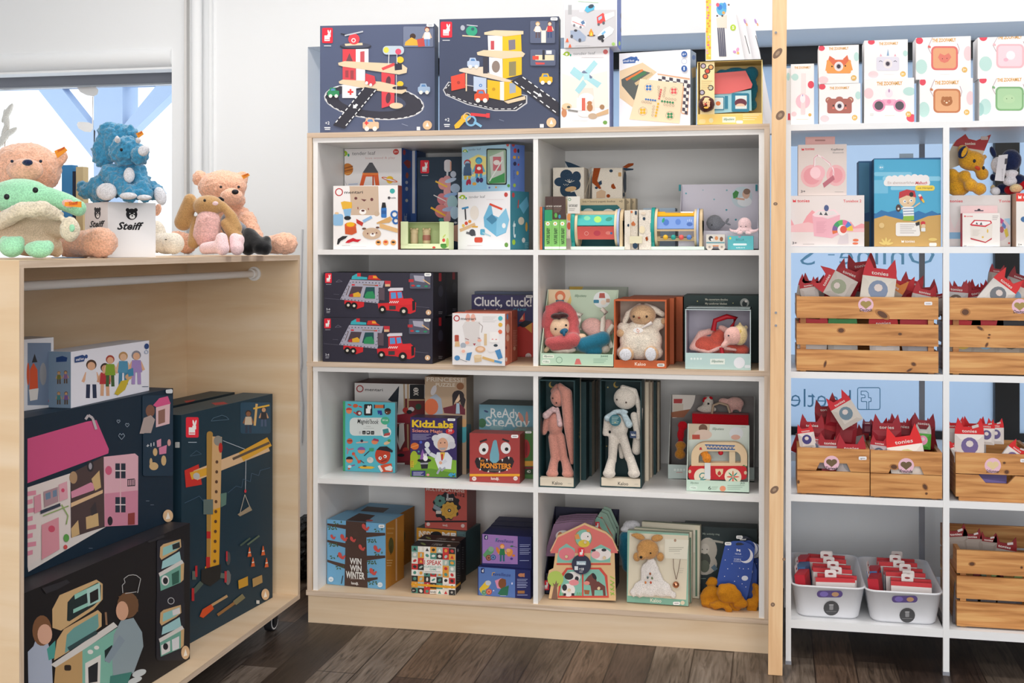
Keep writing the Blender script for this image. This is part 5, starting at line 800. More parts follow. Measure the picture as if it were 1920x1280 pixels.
MB += [('rr',300,424,620,578,40,'d4dad8'),('t',366,472,182,38,"Magnéti'book",'26282c',.0,.2),('e',604,450,38,34,'4ab08a'),('t',582,452,44,14,'DIY 3-8','e8f0e8',.02),('n',440,500,40,1,8,'8a9090'),('n',418,516,90,1,8,'9aa0a0'),('e',388,552,8,14,'b8bcc0'),('rr',408,536,438,566,6,'22262a'),('rr',445,537,475,567,6,'22262a'),('rr',481,538,511,568,6,'22262a'),('e',458,550,9,7,'d8dcdc'),('n',413,556,20,1,10,'c8ccc8'),('n',486,556,20,1,10,'c8ccc8'),('e',610,548,46,46,'e0e4e4'),('p',[(582,525),(630,515),(645,575),(592,582)],'3a8a8c'),('p',[(600,560),(648,550),(645,575),(592,582)],'b04a48'),
    ('rr',424,308,494,405,10,'1c1c20'),('r',440,345,478,388,'eceeee'),('e',462,340,10,22,'eceeee',-10),('e',476,338,9,20,'eceeee',12),('e',350,322,22,16,'c85a34'),('e',300,314,18,6,'c83a34',20),('e',392,330,18,6,'c83a34',20),('rr',508,314,600,342,6,'c86838'),('r',508,312,518,344,'2a3048'),('r',590,312,600,344,'2a3048'),
    ('e',295,365,25,25,'e0855c'),('p',circ(295,358,26,20,14,180,360),'c83a34'),('e',380,385,26,22,'7a3038'),('e',386,386,12,12,'d8dcd8'),('l',[(335,375),(360,392)],10,'c84034'),('p',[(538,362),(575,362),(582,400),(560,402),(558,385),(545,398)],'2c3c8c'),('e',627,372,27,26,'5a3424'),('p',circ(627,364,28,22,14,180,360),'1c1c20'),('e',618,380,5,3,'f0f0f0'),
    ('e',302,625,25,24,'c85a3c'),('l',[(282,622),(322,622)],8,'7a2a24'),('p',[(355,635),(400,625),(460,628),(455,638),(360,644)],'c8a8a0'),('e',405,622,12,12,'2a3048'),('e',516,630,28,22,'e0855c'),('p',[(488,625),(510,600),(548,610),(552,628),(500,618)],'9c3a5a'),('e',620,640,28,14,'d8b890',-20),('e',640,620,14,12,'4a9a5c'),
    ('l',[(275,680),(288,700),(335,690)],9,'c86a78'),('l',[(288,700),(280,735)],7,'c86a78'),('e',402,706,32,26,'dc8a64'),('p',circ(402,700,34,26,14,180,360),'7a5aa0'),('l',[(425,750),(490,690)],8,'2c3438'),('rr',468,684,508,712,6,'3f9a68'),('e',334,733,14,14,'c8503c'),('l',[(340,740),(372,790)],12,'c8704c'),('p',[(366,790),(400,785),(395,812),(372,815)],'c8503c'),('l',[(395,790),(425,812)],7,'5a3434'),
    ('e',300,788,28,24,'e0855c'),('p',circ(300,780,30,24,14,180,360),'1c2024'),('e',478,786,28,26,'d0ccc4'),('e',470,775,12,10,'b8bcb8'),('p',[(380,848),(400,838),(490,840),(518,850),(490,862),(400,860)],'e2b434'),('e',382,849,5,6,'c83a34'),('e',430,838,18,6,'2c3438'),('e',302,842,16,12,'d8dce0'),('l',[(318,836),(348,828)],8,'9a4a7a'),('e',296,860,10,8,'c85a3c'),
    ('e',585,745,66,76,'bb3d24'),('p',[(530,700),(560,672),(620,668),(672,705),(668,722),(625,712),(560,700)],'1e1d24'),('e',563,770,14,14,'f0ece8'),('e',606,755,14,14,'f0ece8'),('e',565,768,6,6,'101010'),('e',603,757,6,6,'101010'),('l',[(572,800),(620,782)],6,'5a1c18'),('p',[(555,838),(600,822),(660,815),(672,888),(580,890)],'d4512f'),('p',[(600,850),(650,832),(670,848),(660,880),(610,872)],'ece4e0'),('p',[(542,838),(560,828),(590,880),(572,890)],'ece4e0')]
C('book','turquoise magnetic activity book with a green spine and little figures','I',243,690,283,z,yb('I',460,890,z),.024,'55b4c4',MB,cat='book',right='9cb8c0',top='a8c4c8',left='3fa068')
C('science_kit','purple science magic kit box with a wild-haired cartoon professor','I',820,1218,420,z,yb('I',1000,937,z),.085,'352861',[
    ('p',[(820,770),(880,740),(1215,790),(1215,936),(820,936)],'7aa834'),('e',852,770,34,62,'9cb02c'),('p',[(820,870),(1000,860),(1215,900),(1215,936),(820,936)],'5c8a2c'),('t',834,502,355,58,'KidzLabs','e8c428',.04),('t',836,546,260,26,'Science Magic','e0907c',.02),('e',1160,542,37,25,'c82430'),('t',1144,542,34,18,'20','f4f0f0',.02),('n',1146,556,30,1,6,'f0d8d8'),
    ('n',838,568,160,6,9,'a8a4c8'),('e',858,668,35,30,'cf6a2c'),('l',[(822,680),(892,655)],5,'e0a060'),('e',910,634,12,12,'4a60c0'),('e',892,714,8,8,'4a90a0'),
    ('e',940,790,60,18,'17171c'),('p',[(905,800),(975,800),(968,860),(915,862)],'202026'),('p',[(905,810),(973,808),(972,822),(907,824)],'9a9aa4'),('p',[(900,782),(925,690),(960,780)],'8a5aa0'),('e',950,772,20,24,'ece8ec'),('e',938,745,6,16,'ece8ec'),('e',955,742,6,16,'ece8ec'),
    ('e',1110,632,92,74,'d4d4d8'),('e',1040,600,36,30,'d4d4d8'),('e',1175,660,34,30,'c8c8d0'),('e',1100,580,50,24,'dcdce0'),('e',1098,655,46,60,'d8a488'),('p',[(1065,682),(1130,680),(1110,702),(1080,702)],'a8a4a8'),('e',1080,640,6,5,'3c2c2c'),('e',1116,638,6,5,'3c2c2c'),('p',[(1050,720),(1140,720),(1180,770),(1170,865),(1060,860),(1030,780)],'d8dce4'),('p',[(1075,720),(1120,720),(1105,780),(1085,780)],'d8b048'),('p',[(1085,735),(1102,735),(1098,790),(1086,790)],'b82828'),
    ('l',[(1045,760),(985,730),(955,680)],32,'d0d4dc'),('e',965,655,22,26,'d8dce0'),('l',[(1130,790),(1090,815)],26,'ccd0da'),('e',1080,810,14,14,'d8a488'),('l',[(1080,850),(1050,905)],18,'9a9cac'),('l',[(1120,850),(1085,880)],16,'9a9cac'),
    ('r',832,878,950,924,'2c2c6c'),('n',845,892,90,4,9,'c8c8e0'),('e',972,913,13,11,'d89090'),('t',1146,928,62,32,'4M','3f9ac8',.04),('r',820,790,850,850,'c8b030'),('n',824,800,22,5,12,'5c3a1c')],right='241c2c',top='4a4258',st=(1140,430,66,22))
C('game_box','pale blue game box with rounded lettering behind the monster game','I',1410,1990,310,z,4.50,.16,'6d9aaa',[('t',1508,420,250,78,'ReAdy','d8dcdc',.01),('t',1464,495,380,82,'SteAdy','d4d8d8',.01),('e',1768,420,18,44,'c88c7c',-25),('e',1818,430,12,60,'c88c7c',0),('e',1470,370,20,8,'34406c',20),('e',1435,470,34,40,'3f6a48'),('e',1560,510,60,20,'86aab0')],top='6a7a78')
C('game_box','green game box half hidden to the right of the monster game','I',1700,1950,532,z,4.38,.09,'47753c',[('e',1810,690,36,80,'a83030'),('e',1815,690,10,60,'8a2028'),('r',1764,795,1950,838,'d89c3c'),('r',1764,845,1950,862,'7a1c2c'),('r',1764,862,1950,910,'2c4a2c'),('t',1818,895,34,22,'4D','e0e0d8',.02)],top='9aa8a0',st=(1805,540,54,18))
MM = [('l',[(1416,632),(1476,610)],16,'2a1c20'),('l',[(1608,608),(1666,628)],16,'2a1c20'),('e',1449,690,40,52,'e0dcdc',12),('e',1637,684,42,50,'e0dcdc',-14),('e',1451,700,16,16,'1a1418'),('e',1645,694,16,16,'1a1418'),
      ('p',[(1372,800),(1385,768),(1430,762),(1500,790),(1580,790),(1650,755),(1695,765),(1710,800),(1690,850),(1620,885),(1540,895),(1450,885),(1390,850)],'241c20'),('p',[(1545,614),(1560,620),(1582,740),(1580,790),(1555,812),(1525,812),(1502,790),(1502,740),(1530,625)],'6ea4b4')]
MM += [('p',[(x,y),(x+16,y-2),(x+10,y+24 if y < 820 else y-20)],'e6e0da') for x,y in ((1406,768),(1468,778),(1600,780),(1655,760),(1410,875),(1480,892),(1575,895),(1640,878))]
MM += [('t',1422,805,34,22,'MY','e08c2c',.02),('t',1420,852,262,42,'MONSTERS','e08c2c',.04),('n',1490,868,120,2,12,'8a7a78'),('r',1328,905,1758,926,'dc9a28'),('t',1512,955,70,24,'londji.','e8dcd8',.02),('e',1368,946,19,18,'ddd0cc'),('t',1358,952,20,12,'5+','9a4440',.02),('e',1722,944,19,18,'ddd0cc'),('t',1708,950,28,9,'TACTILE','9a4440',.01)]
C('game_box','square red game box with a blue-nosed monster face','I',1328,1758,556,z,yb('I',1540,981,z),.09,'a23c3a',MM,right='8a3a38',top='b8605c',st=(1684,570,62,28))
# ---------------------------------------------------------------- third row, right: tall doll cartons
FO = '12363a'
def tall(lab,X0,X1,YT,YB0,Y,D,open_=True,cream='d8ccb8'):
    a,b = zp('J',X0,0)[0],zp('J',X1,0)[0]; xa,xb = PX(a,Y),PX(b,Y); xa,xb,zlim = fit(xa,xb,Y,z); zt = min(zlim-.004,PZ(a,zp('J',0,YT)[1],Y)); z0 = z+.0008
    r = thing('doll_carton',lab,'carton',((xa+xb)/2,Y,z0),'tall dark green doll cartons'); zl = z0+.033; t = .004
    for nm,p,q,m in (('base',(xa,Y,z0),(xb,Y+D,z0+t),FO),('side',(xa,Y,z0+t),(xa+t,Y+D,zt),FO),('side',(xb-t,Y,z0+t),(xb,Y+D,zt),FO),('top',(xa,Y,zt),(xb,Y+D,zt+t),FO),('back_panel',(xa+t,Y+D-t,z0+t),(xb-t,Y+D,zt),FO),('front_lip',(xa+t,Y+.001,z0+t),(xb-t,Y+.03,zl),cream)):
        g = G(); g.box(p,q,m)
        if nm == 'front_lip': F = Face(p,(1,0,0),(0,0,1),xb-xa,.06); draw(g,F,'J',[('t',0.58*X1+.42*X0-62+14,YB0-22,80,26,'Kaloo','3c3a36',.0),('n',X1-55,YB0-26,30,1,12,'a8a498')])
        if nm == 'side' and p[0] > xa: F = Face((xb,Y,z0),(0,1,0),(0,0,1),D,zt-z0); F.k = 3; draw(g,F,'J',[('vt',X1+32,550,20,110,'Kaloo','a89c58')])
        if nm == 'back_panel': F = Face((xa,Y+D-t,z0),(1,0,0),(0,0,1),xb-xa,zt-z0); F.k = 3; draw(g,F,'J',[('e',X0+125,130,22,24,'b89a48'),('e',X0+134,124,18,20,FO),('e',X0+60,150,6,6,'b8a868'),('e',X0+50,610,6,6,'b8a868')])
        g.obj(nm,r)
    if True: g = G(); g.box((xa,Y+D+.0004,z0),(xb,Y+D+.022,zt+t),cream); g.obj('back_tray',r)
    return r,xa,xb,zl
for i,(X0,X1,Y) in enumerate(((120,455,4.395),(170,500,4.475),(210,528,4.565))):
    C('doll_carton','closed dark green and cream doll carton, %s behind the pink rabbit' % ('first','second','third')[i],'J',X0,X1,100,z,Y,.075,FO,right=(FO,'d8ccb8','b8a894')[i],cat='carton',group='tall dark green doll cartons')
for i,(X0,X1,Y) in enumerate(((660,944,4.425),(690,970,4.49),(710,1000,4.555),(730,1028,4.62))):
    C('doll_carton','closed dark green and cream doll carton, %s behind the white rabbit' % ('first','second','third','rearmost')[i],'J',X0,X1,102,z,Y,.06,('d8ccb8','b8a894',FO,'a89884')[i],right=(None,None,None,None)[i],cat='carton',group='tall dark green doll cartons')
tall('open dark green carton holding the dusty pink rabbit doll',60,366,98,932,yb('J',210,934,z),.12)
k2 = tall('open dark green carton holding the white rabbit doll',565,888,100,936,yb('J',720,936,z),.11)
def rabbitdoll(lab,m,body,head,ears,scarf,scol,ex,Y,feetx):
    r = pl('J',lab,Y,head[0],0,z+.06,name='rabbit_doll',cat='doll')
    plush('body','J',body,Y,m,r,amp=0,vox=.004); plush('head','J',[head],Y,m,r,amp=0,vox=.004)
    for e in ears: plush('ear','J',e,Y,m,r,amp=0,vox=.004)
    plush('scarf','J',scarf,Y,scol,r,amp=0,vox=.003)
    for u,v in ex: blob('eye','J',[(u,v,-head[5]/ZM['J'][2]*dep(1100,Y)/FPX,6,7,4)],Y,'3c2a24',r)
    return r
fur('scarfpink','d8b8b8',120,.2,.1); fur('scarfblue','b8ccd4',120,.2,.1)
r = rabbitdoll('dusty pink rabbit doll with very long ears and a flowered scarf','rose',[(215,440,0,62,95,55),('c',150,400,0,28,125,500,0,25),('c',190,540,0,34,210,720,0,32),('c',255,540,0,36,285,720,0,30),('c',205,720,0,34,190,820,-.02,42),('c',290,720,0,32,315,820,-.02,44),(190,825,-.025,52,28,44),(315,828,-.025,52,28,44)],
    (235,230,0,62,74,60),[[('c',250,135,-.01,22,300,200,-.02,48),('c',300,200,-.02,48,320,450,-.02,42),('c',320,450,-.02,42,345,740,-.01,16)],[('c',230,140,.01,22,200,180,.02,26)]],[('c',195,318,-.01,20,140,370,-.02,30),('c',230,320,-.01,16,250,440,-.02,24),(200,330,-.012,46,18,30)],'scarfpink',((193,235),(222,272)),4.30,0)
r = rabbitdoll('white rabbit doll with a blue flowered scarf and round tag','ivory',[(715,455,0,72,98,58),('c',620,400,0,28,605,510,0,24),('c',830,370,0,30,860,540,0,24),('c',670,540,0,40,660,720,0,34),('c',745,540,0,36,790,700,0,34),('c',655,720,0,34,635,815,-.02,44),('c',800,700,0,34,830,810,-.02,42),(635,825,-.025,52,34,44),(830,825,-.025,50,34,44)],
    (762,235,0,94,88,66),[[('c',740,150,.0,22,830,180,.0,26),('c',830,180,.0,26,875,320,.01,24),('c',875,320,.01,24,850,640,.02,40)],[('c',720,560,.03,26,735,690,.03,22)]],[('c',680,345,-.02,20,625,390,-.02,30),('c',740,340,-.02,22,790,440,-.02,30),(720,340,-.015,66,20,30)],'scarfblue',((695,246),(768,268)),4.30,0)
Yt = 4.255; g = G(); c = P(*zp('J',682,408),Yt); g.cyl(c,c+Vector((0,.002,0)),.0205,'2c6470',28); F = Face((c.x-.1,Yt,c.z-.1),(1,0,0),(0,0,1),1,1); F.k = 3; draw(g,F,'J',[('n',655,385,56,5,12,'a8c0b8'),('e',682,425,6,3,'c8b860')]); g.obj('round_tag',r)
g = G(); c = P(*zp('J',822,520),Yt+.01); g.box((c.x-.011,Yt+.01,c.z-.012),(c.x+.011,Yt+.013,c.z+.012),'2c3c5c'); F = Face((c.x-.1,Yt+.01,c.z-.1),(1,0,0),(0,0,1),1,1); F.k = 3; draw(g,F,'J',[('t',808,528,34,18,'kaloo','e0e0dc',.02)]); g.obj('label_tab',r)
# farm bag display carton and fire engine carton
fb_,X0,X1,YB = display('open grey carton holding the red farm play set, behind the fire engine','J',1096,1772,752,z,yb('J',1160,868,z),.12,205,'a6aaa6','77716f',[('r',1096,753,1772,870,'bac8c4')]+[('e',1150+i*24,795,9,9,'d8e0dc') for i in range(4)]+[('l',[(1160,815),(1210,815)],3,'c84838')],backart=[('p',circ(1130,200,180,190,20,0,90)+[(1130,200)],'e0d8d0'),('p',[(1140,240),(1210,240),(1205,275),(1140,275)],'b02c2c'),('r',1135,280,1215,345,'d0c4b4'),('p',[(1120,345),(1270,320),(1220,385),(1120,385)],'9a5a38')],sideout='7a8c84')
fs = pl('J','red fabric farm bag with a hen, a pig and a dangling duck',4.53,1480,0,z+.01,name='fabric_farm',cat='toy')
g = G(); q0,q1 = P(*zp('J',1285,355),4.515),P(*zp('J',1725,600),4.515); g.box((q0.x,4.515,q1.z),(q1.x,4.57,q0.z),fur('redfelt','b81522',400,.3,.2)); g.obj('bag',fs,bevel=.008)
g = G(); q = [P(*zp('J',*p),4.53) for p in ((1440,355),(1450,290),(1500,272),(1560,290),(1580,350))]; g.tube(q,.0045,'b8a088',8); g.obj('handle',fs)
plush('hen','J',[(1410,265,.02,42,50,30),(1400,320,.02,80,30,30)],4.53,'ivory',fs,amp=0); blob('comb','J',[(1395,240,.015,26,14,10),(1430,235,.015,16,14,10),(1375,255,.015,12,12,10)],4.53,'redfelt',fs); blob('eye','J',[(1412,278,-.002,8,8)],4.53,'101010',fs)
plush('pig','J',[(1620,275,.02,72,52,40),(1530,260,.02,40,30,30),('c',1590,300,.02,18,1590,340,.02,14),('c',1660,300,.02,18,1660,335,.02,14)],4.53,'lightpink',fs,amp=0)
plush('red_flap','J',[(1210,450,.0,42,40,18),(1195,520,.0,30,60,18),(1195,600,.0,36,40,20)],4.53,'redfelt',fs,amp=0)
plush('duck','J',[(1195,605,-.01,45,36,30),(1190,675,-.01,46,40,30)],4.51,fur('duck','b87a2c',300,.4),fs,amp=.001)
fc,X0,X1,YB = display('open pale green carton holding a wooden fire engine','J',1240,1730,872,z,yb('J',1480,970,z),.07,432,'c4d2c8','cfd8d0',[
    ('r',1240,872,1730,970,'bfd6c6'),('t',1270,902,66,14,'lilliputiens','5a7a64',0,.4),('rr',1262,920,1325,948,12,'d0e0d4'),('t',1275,940,38,12,'+12m','6a8272'),('t',1410,950,24,28,'6','4a5c50',.01),('n',1438,930,50,3,10,'8aa090'),('e',1524,942,24,22,'d88a68'),('t',1662,906,36,16,'JACK','4a5c50',.01),('n',1560,920,135,3,14,'90a898')],backart=[('p',[(1258,432),(1425,432),(1415,520),(1350,560),(1258,560)],'c8b8a0'),('e',1370,470,34,32,'6a4a38'),('e',1370,520,70,40,'d8c0b0'),('r',1285,520,1345,555,'b84838'),('t',1442,482,92,20,'lilliputiens','6a8272',0,.4),('e',1630,510,54,50,'d8dce0'),('e',1625,540,36,20,'d8a898'),('n',1670,462,36,1,10,'a0aca4')])
fe = pl('J','wooden fire engine with red base, blue ladder print and spiral wheels',4.26,1480,0,z+.03,name='wooden_fire_engine',cat='toy')
Yf = yb('J',1480,970,z)+.011
def arch(x0,x1,yt_,yb_,r): return [(x1,yb_)]+circ(x1-r,yt_+r,r,-r,8,0,90)+circ(x0+r,yt_+r,r,-r,8,90,180)+[(x0,yb_)]
g = G(); out = arch(1278,1715,580,765,110); inn = arch(1335,1665,650,740,55)
o3 = [P(*zp('J',*p),Yf) for p in out]; i3 = [P(*zp('J',*p),Yf) for p in inn]; n = len(o3); th_ = Vector((0,.03,0)); WC = 'dcc19c'
for (A_,B_) in ((o3,i3),):
    g.add(A_+B_,[[k,k+1,n+k+1,n+k] for k in range(n-1)]+[[n-1,0,n,2*n-1]],WC); g.add([v+th_ for v in A_+B_],[[n+k,n+k+1,k+1,k] for k in range(n-1)]+[[2*n-1,n,0,n-1]],WC)
    g.add(A_+[v+th_ for v in A_],[[k+1,k,n+k,n+k+1] for k in range(n-1)],WC); g.add(B_+[v+th_ for v in B_],[[k,k+1,n+k+1,n+k] for k in range(n-1)],WC)
F = Face((o3[-1].x-.1,Yf,z),(1,0,0),(0,0,1),1,1); LB = '2c5a94'; F.k = 2
draw(g,F,'J',[('l',[(1385,600),(1620,608)],9,LB),('l',[(1400,630),(1620,636)],9,LB)]+[('l',[(1395+i*27,602),(1408+i*27,632),(1422+i*27,604)],5,LB) for i in range(8)]+[('p',[(1340,640),(1344,620),(1356,618),(1364,638)],'b8303c'),('p',[(1668,768),(1690,755),(1712,772),(1700,785),(1675,782)],'3c8a58')]); g.obj('cab',fe)
g = G(); pts = [P(*zp('J',*p),Yf-.002) for p in rrect(1255,765,1712,872,28)]; g.prism(pts,(0,.036,0),'c01824'); F = Face((o3[-1].x-.1,Yf-.002,z),(1,0,0),(0,0,1),1,1); F.k = 2; draw(g,F,'J',[('p',[(1466,788),(1528,788),(1524,825),(1497,852),(1470,825)],'e0c8a0'),('p',[(1497,800),(1512,820),(1508,838),(1486,838),(1482,820)],'c02c28'),('e',1266,808,12,14,'d0b898'),('e',1702,818,12,14,'d0b898')]); g.obj('base',fe)
for cx,sp in ((1364,True),(1604,False)):
    g = G(); c = P(*zp('J',cx,850),Yf-.006); g.cyl(c,c+Vector((0,.004,0)),.0285,'e6d8c0',28); F = Face((c.x-.1,Yf-.006,c.z-.1),(1,0,0),(0,0,1),1,1); F.k = 2
    A = [('l',[(cx+(8+i*3.2)*math.cos(i*.75),848+(8+i*3.2)*math.sin(i*.75)) for i in range(12)],8,'2a8a88')] if sp else [('e',cx+26*math.cos(a),850+26*math.sin(a),5,22,c_,math.degrees(a)+90) for a,c_ in zip([i*.785 for i in range(8)],['d84838','2a8a5c','d84838','2a8a88','d84838','2a8a5c','c87040','2a8a88'])]
    F2 = A; _h = []
    for it in F2:
        if it[0] == 'l': it = ('l',[(x,min(y,872)) for x,y in it[1]],it[2],it[3])
        _h.append(it)
    draw(g,F,'J',_h); g.obj('wheel',fe)
blob('red_bead','J',[(1508,662,.01,20,19)],Yf,'c41c2c',fe)
g = G(); q0,q1 = P(*zp('J',1575,650),Yf+.006),P(*zp('J',1622,755),Yf+.006); g.box((q0.x,Yf+.006,q1.z),(q1.x,Yf+.02,q0.z),'dcc6a4'); g.obj('peg_block',fe,bevel=.002)
plush('lion_driver','J',[(1380,665,.012,34,34,20),(1400,705,.005,38,44,18)],Yf,fur('driver','e08a2c',200,.6),fe,amp=.002,vox=.003)
g = G(); q0,q1 = P(*zp('J',1382,740),Yf-.009),P(*zp('J',1428,868),Yf-.009); g.box((q0.x,Yf-.0095,q1.z),(q1.x,Yf-.0085,q0.z),'d8dcdc'); g.obj('paper_band',fe)
# ---------------------------------------------------------------- fourth row, left
z = ZB
BR = '4e3a33'; LBL = '6fa9cf'
sq = lambda x,y,s=1: [('e',x,y,16*s,26*s,'c8504a',-20),('e',x+20*s,y+22*s,20*s,13*s,'c8504a',20),('e',x+38*s,y+10*s,9*s,9*s,'c8504a')]
lv = lambda x,y,n=8: [('e',x+(i*29) % 80,y+(i*17) % 34,10,5,'46603a',(i*47) % 180) for i in range(n)]
WW = [('p',[(268,335),(440,352),(455,923),(255,905)],BR)]
for a in ((108,378,268,402,18),(108,520,268,560,20),(108,690,262,740,20),(440,468,605,462,22),(440,668,605,655,22),(440,855,540,840,18)): WW.append(('p',[(a[0],a[1]-a[4]/2),(a[2],a[3]-a[4]),(a[2],a[3]+a[4]),(a[0],a[1]+a[4]/2)] if a[0] < 200 else [(a[0],a[1]-a[4]),(a[2],a[3]-a[4]/2),(a[2],a[3]+a[4]/2),(a[0],a[1]+a[4])],BR))
WW += lv(170,358,4)+lv(120,400)+lv(130,545)+lv(140,650,4)+lv(190,740,5)+lv(520,420,4)+lv(460,510)+lv(520,620,4)+lv(460,695)+lv(450,770,5)+lv(470,870,6)
WW += sq(240,485)+sq(150,480,.7)+sq(220,640)+sq(425,395)+sq(395,570,.9)+sq(525,580)+sq(490,775)+sq(320,500,.8)
WW += [('t',304,712,100,50,'WIN','e4e2de',.03),('t',306,772,100,50,'WIN','e4e2de',.03),('t',272,832,160,56,'WINTER','e4e2de',.03),('n',310,845,78,1,12,'b8aaa4'),('t',318,888,62,22,'londji.','e0dcd8',.03),('e',144,846,22,22,'d8e2ea'),('e',564,893,22,22,'d8e2ea'),('l',[(246,815),(232,885)],7,'2c2c30'),('t',136,854,18,12,'6+','6a8aa0'),('n',550,896,28,1,10,'8aa8c0')]
_,F,FR,FT,X,w,h = C('game_box','blue game box with red squirrels on a brown tree, front one','K',105,608,335,z,(yb('K',105,890,z),yb('K',608,938,z)),.17,LBL,WW,right='b87c2e',top='78aed0',ph=[('e',655,560,22,70,'5a5a34'),('l',[(655,560),(652,640)],5,'4a3020'),('n',618,690,50,3,22,'d8b47c'),('n',620,420,60,2,40,'c89858'),('r',693,330,706,860,'d8b08a')],topart=[('p',[(268,345),(440,358),(520,300),(380,282)],BR),('p',[(440,350),(610,370),(700,318),(560,300)],'86b6d4'),('e',470,345,30,8,'c8504a')],group='squirrel game boxes',st=(552,378,50,28))
C('game_box','blue game box with red squirrels, standing directly behind its twin','K',225,712,262,z,(4.72-.135,4.70-.135),.17,LBL,[],right='a87028',top='78aed0',topart=[('p',[(385,268),(570,288),(640,240),(450,224)],BR)],ph=[('e',757,480,18,60,'5a5a34'),('n',720,600,50,3,22,'d0a870'),('r',706,300,712,860,'d8b08a')],group='squirrel game boxes')
tiles = []; pal = ['4f8a7c','c03434','d8963c','d8d2c8','33302e','a8b8b0','e4e0d8']; random.seed(11)
for i in range(7):
    for j in range(8):
        x0 = 831+i*53.6; y0 = 560+j*51+i*3; c = pal[(i*3+j*5+(i*j) % 3) % 7]; tiles.append(('p',[(x0,y0),(x0+53.6,y0+3),(x0+53.6,y0+54),(x0,y0+51)],c)); c2 = random.choice([q for q in pal if q != c]); s_ = random.random()
        tiles.append(('e',x0+27,y0+27,8+12*s_,18-8*s_,c2,random.randint(0,90)) if s_ < .75 else ('p',[(x0+12,y0+40),(x0+27,y0+12),(x0+42,y0+42)],c2))
tiles += [('p',[(938,672),(1097,682),(1097,800),(938,792)],'e6e2dc'),('t',942,718,148,38,'I SPEAK','b83230',.02),('t',942,744,140,18,'6 LANGUAGES','5a9a8c',.01),('t',988,768,58,18,'GAME','5a9a8c',.01),('n',945,784,135,1,10,'6a6a68'),('p',[(830,878),(1208,905),(1208,925),(830,898)],'dc9c24'),('e',852,938,20,20,'26262a'),('t',842,946,20,14,'6+','e4e0d8'),('e',1178,958,20,20,'26262a'),('e',1178,958,10,10,'a8a49c'),('r',990,935,1045,970,'e4e0d8'),('t',994,960,48,18,'londji','26262a',.02)]
_,F,FR,FT,X,w,h = C('game_box','small square game box covered in coloured picture tiles','K',830,1208,562,z,(yb('K',830,965,z),yb('K',1208,985,z)),.085,'d8d2c8',tiles,right='262428',top='2c2a2c',topart=[('t',1000,558,95,18,'I SPEAK','b8b4b0',.02),('e',930,545,24,8,'8a9a5a',20),('e',1150,560,16,8,'c8a8a0')],ph=[('p',[(1208,905),(1250,870),(1250,890),(1208,925)],'dc9c24'),('n',1220,700,26,9,20,'6a686c'),('e',1228,600,8,14,'8a888c')],group='picture tile games')
C('game_box','black topped tile game box right behind its twin','K',885,1240,505,z,(4.402,4.392),.08,'b8b8b4',[],right='1f1d22',top='2c2a2c',topart=[('t',1038,508,90,16,'I SPEAK','a8a4a0',.02),('e',975,495,24,7,'8a9a5a',20),('e',1188,508,16,7,'c8a8a0')],ph=[('n',1262,580,16,10,20,'6a686c')],group='picture tile games')
_,F,FR,FT,X,w,h = C('game_box','orange and slate game box with playful lettering under the coral one','K',874,1295,405,z,(4.56,4.53),.15,'c68a2c',[('t',892,482,125,50,'iNSiDE','ece4dc',.03),('e',1040,470,50,32,'26262a'),('t',1092,488,118,44,'ME','ece4dc',.03),('r',1215,405,1295,700,'4a6468'),('n',1225,440,60,4,16,'6a8488')],right='3c5458',top='5c6c6c',st=(1170,452,40,22))
zt = z+h+.001
gear = lambda cx,cy,r,n,c: [('p',[(cx+(r if (i//2) % 2 else r*1.14)*math.cos(i*math.pi/n),cy+(r if (i//2) % 2 else r*1.14)*math.sin(i*math.pi/n)) for i in range(2*n)],c)]
C('game_box','coral game box picturing black, green and yellow gear wheels','K',945,1305,20,zt,(4.56,4.55),.12,'c05a52',[('t',955,88,330,26,'MULTIPLICATIONS','e4d4cc',.02),('t',1203,134,14,28,'1','2a2226',.02),('t',1222,136,26,16,'TO','2a2226',.02),('t',1250,142,36,28,'12','2a2226',.02)]+gear(1130,225,108,22,'26252b')+gear(1130,225,70,4,'26252b')+[('p',[(1022,205),(1100,250),(1085,280),(1015,240)],'8a9aa4'),('r',1040,262,1085,288,'ddd4cc'),('r',1128,152,1186,175,'ddd4cc'),('t',1136,172,42,16,'7x8','3a3438'),('r',1132,115,1146,155,'b8bcc0')]+gear(1074,178,44,16,'5f8c84')+[('e',1074,176,11,11,'26252b')]+gear(1155,258,66,20,'d6a548')+[('o',1155,258,42,3,'b88c3c'),('e',1155,258,15,15,'26252b'),('e',1155,258,7,7,'e8e0d8'),('r',946,345,1304,360,'2c2428'),('e',974,376,16,16,'e0ccc8'),('t',1098,392,44,18,'londji.','e8d8d4',.02),('e',1270,390,16,16,'e0ccc8')],right='8a5450')
NB_ = '20265e'
def night(c1,items,x0,x1,yt,ybm,xs):
    return [('p',[(x0+8,yt+6),(xs,yt+14),(xs,ybm),(x0+8,ybm-10)],c1)]+items
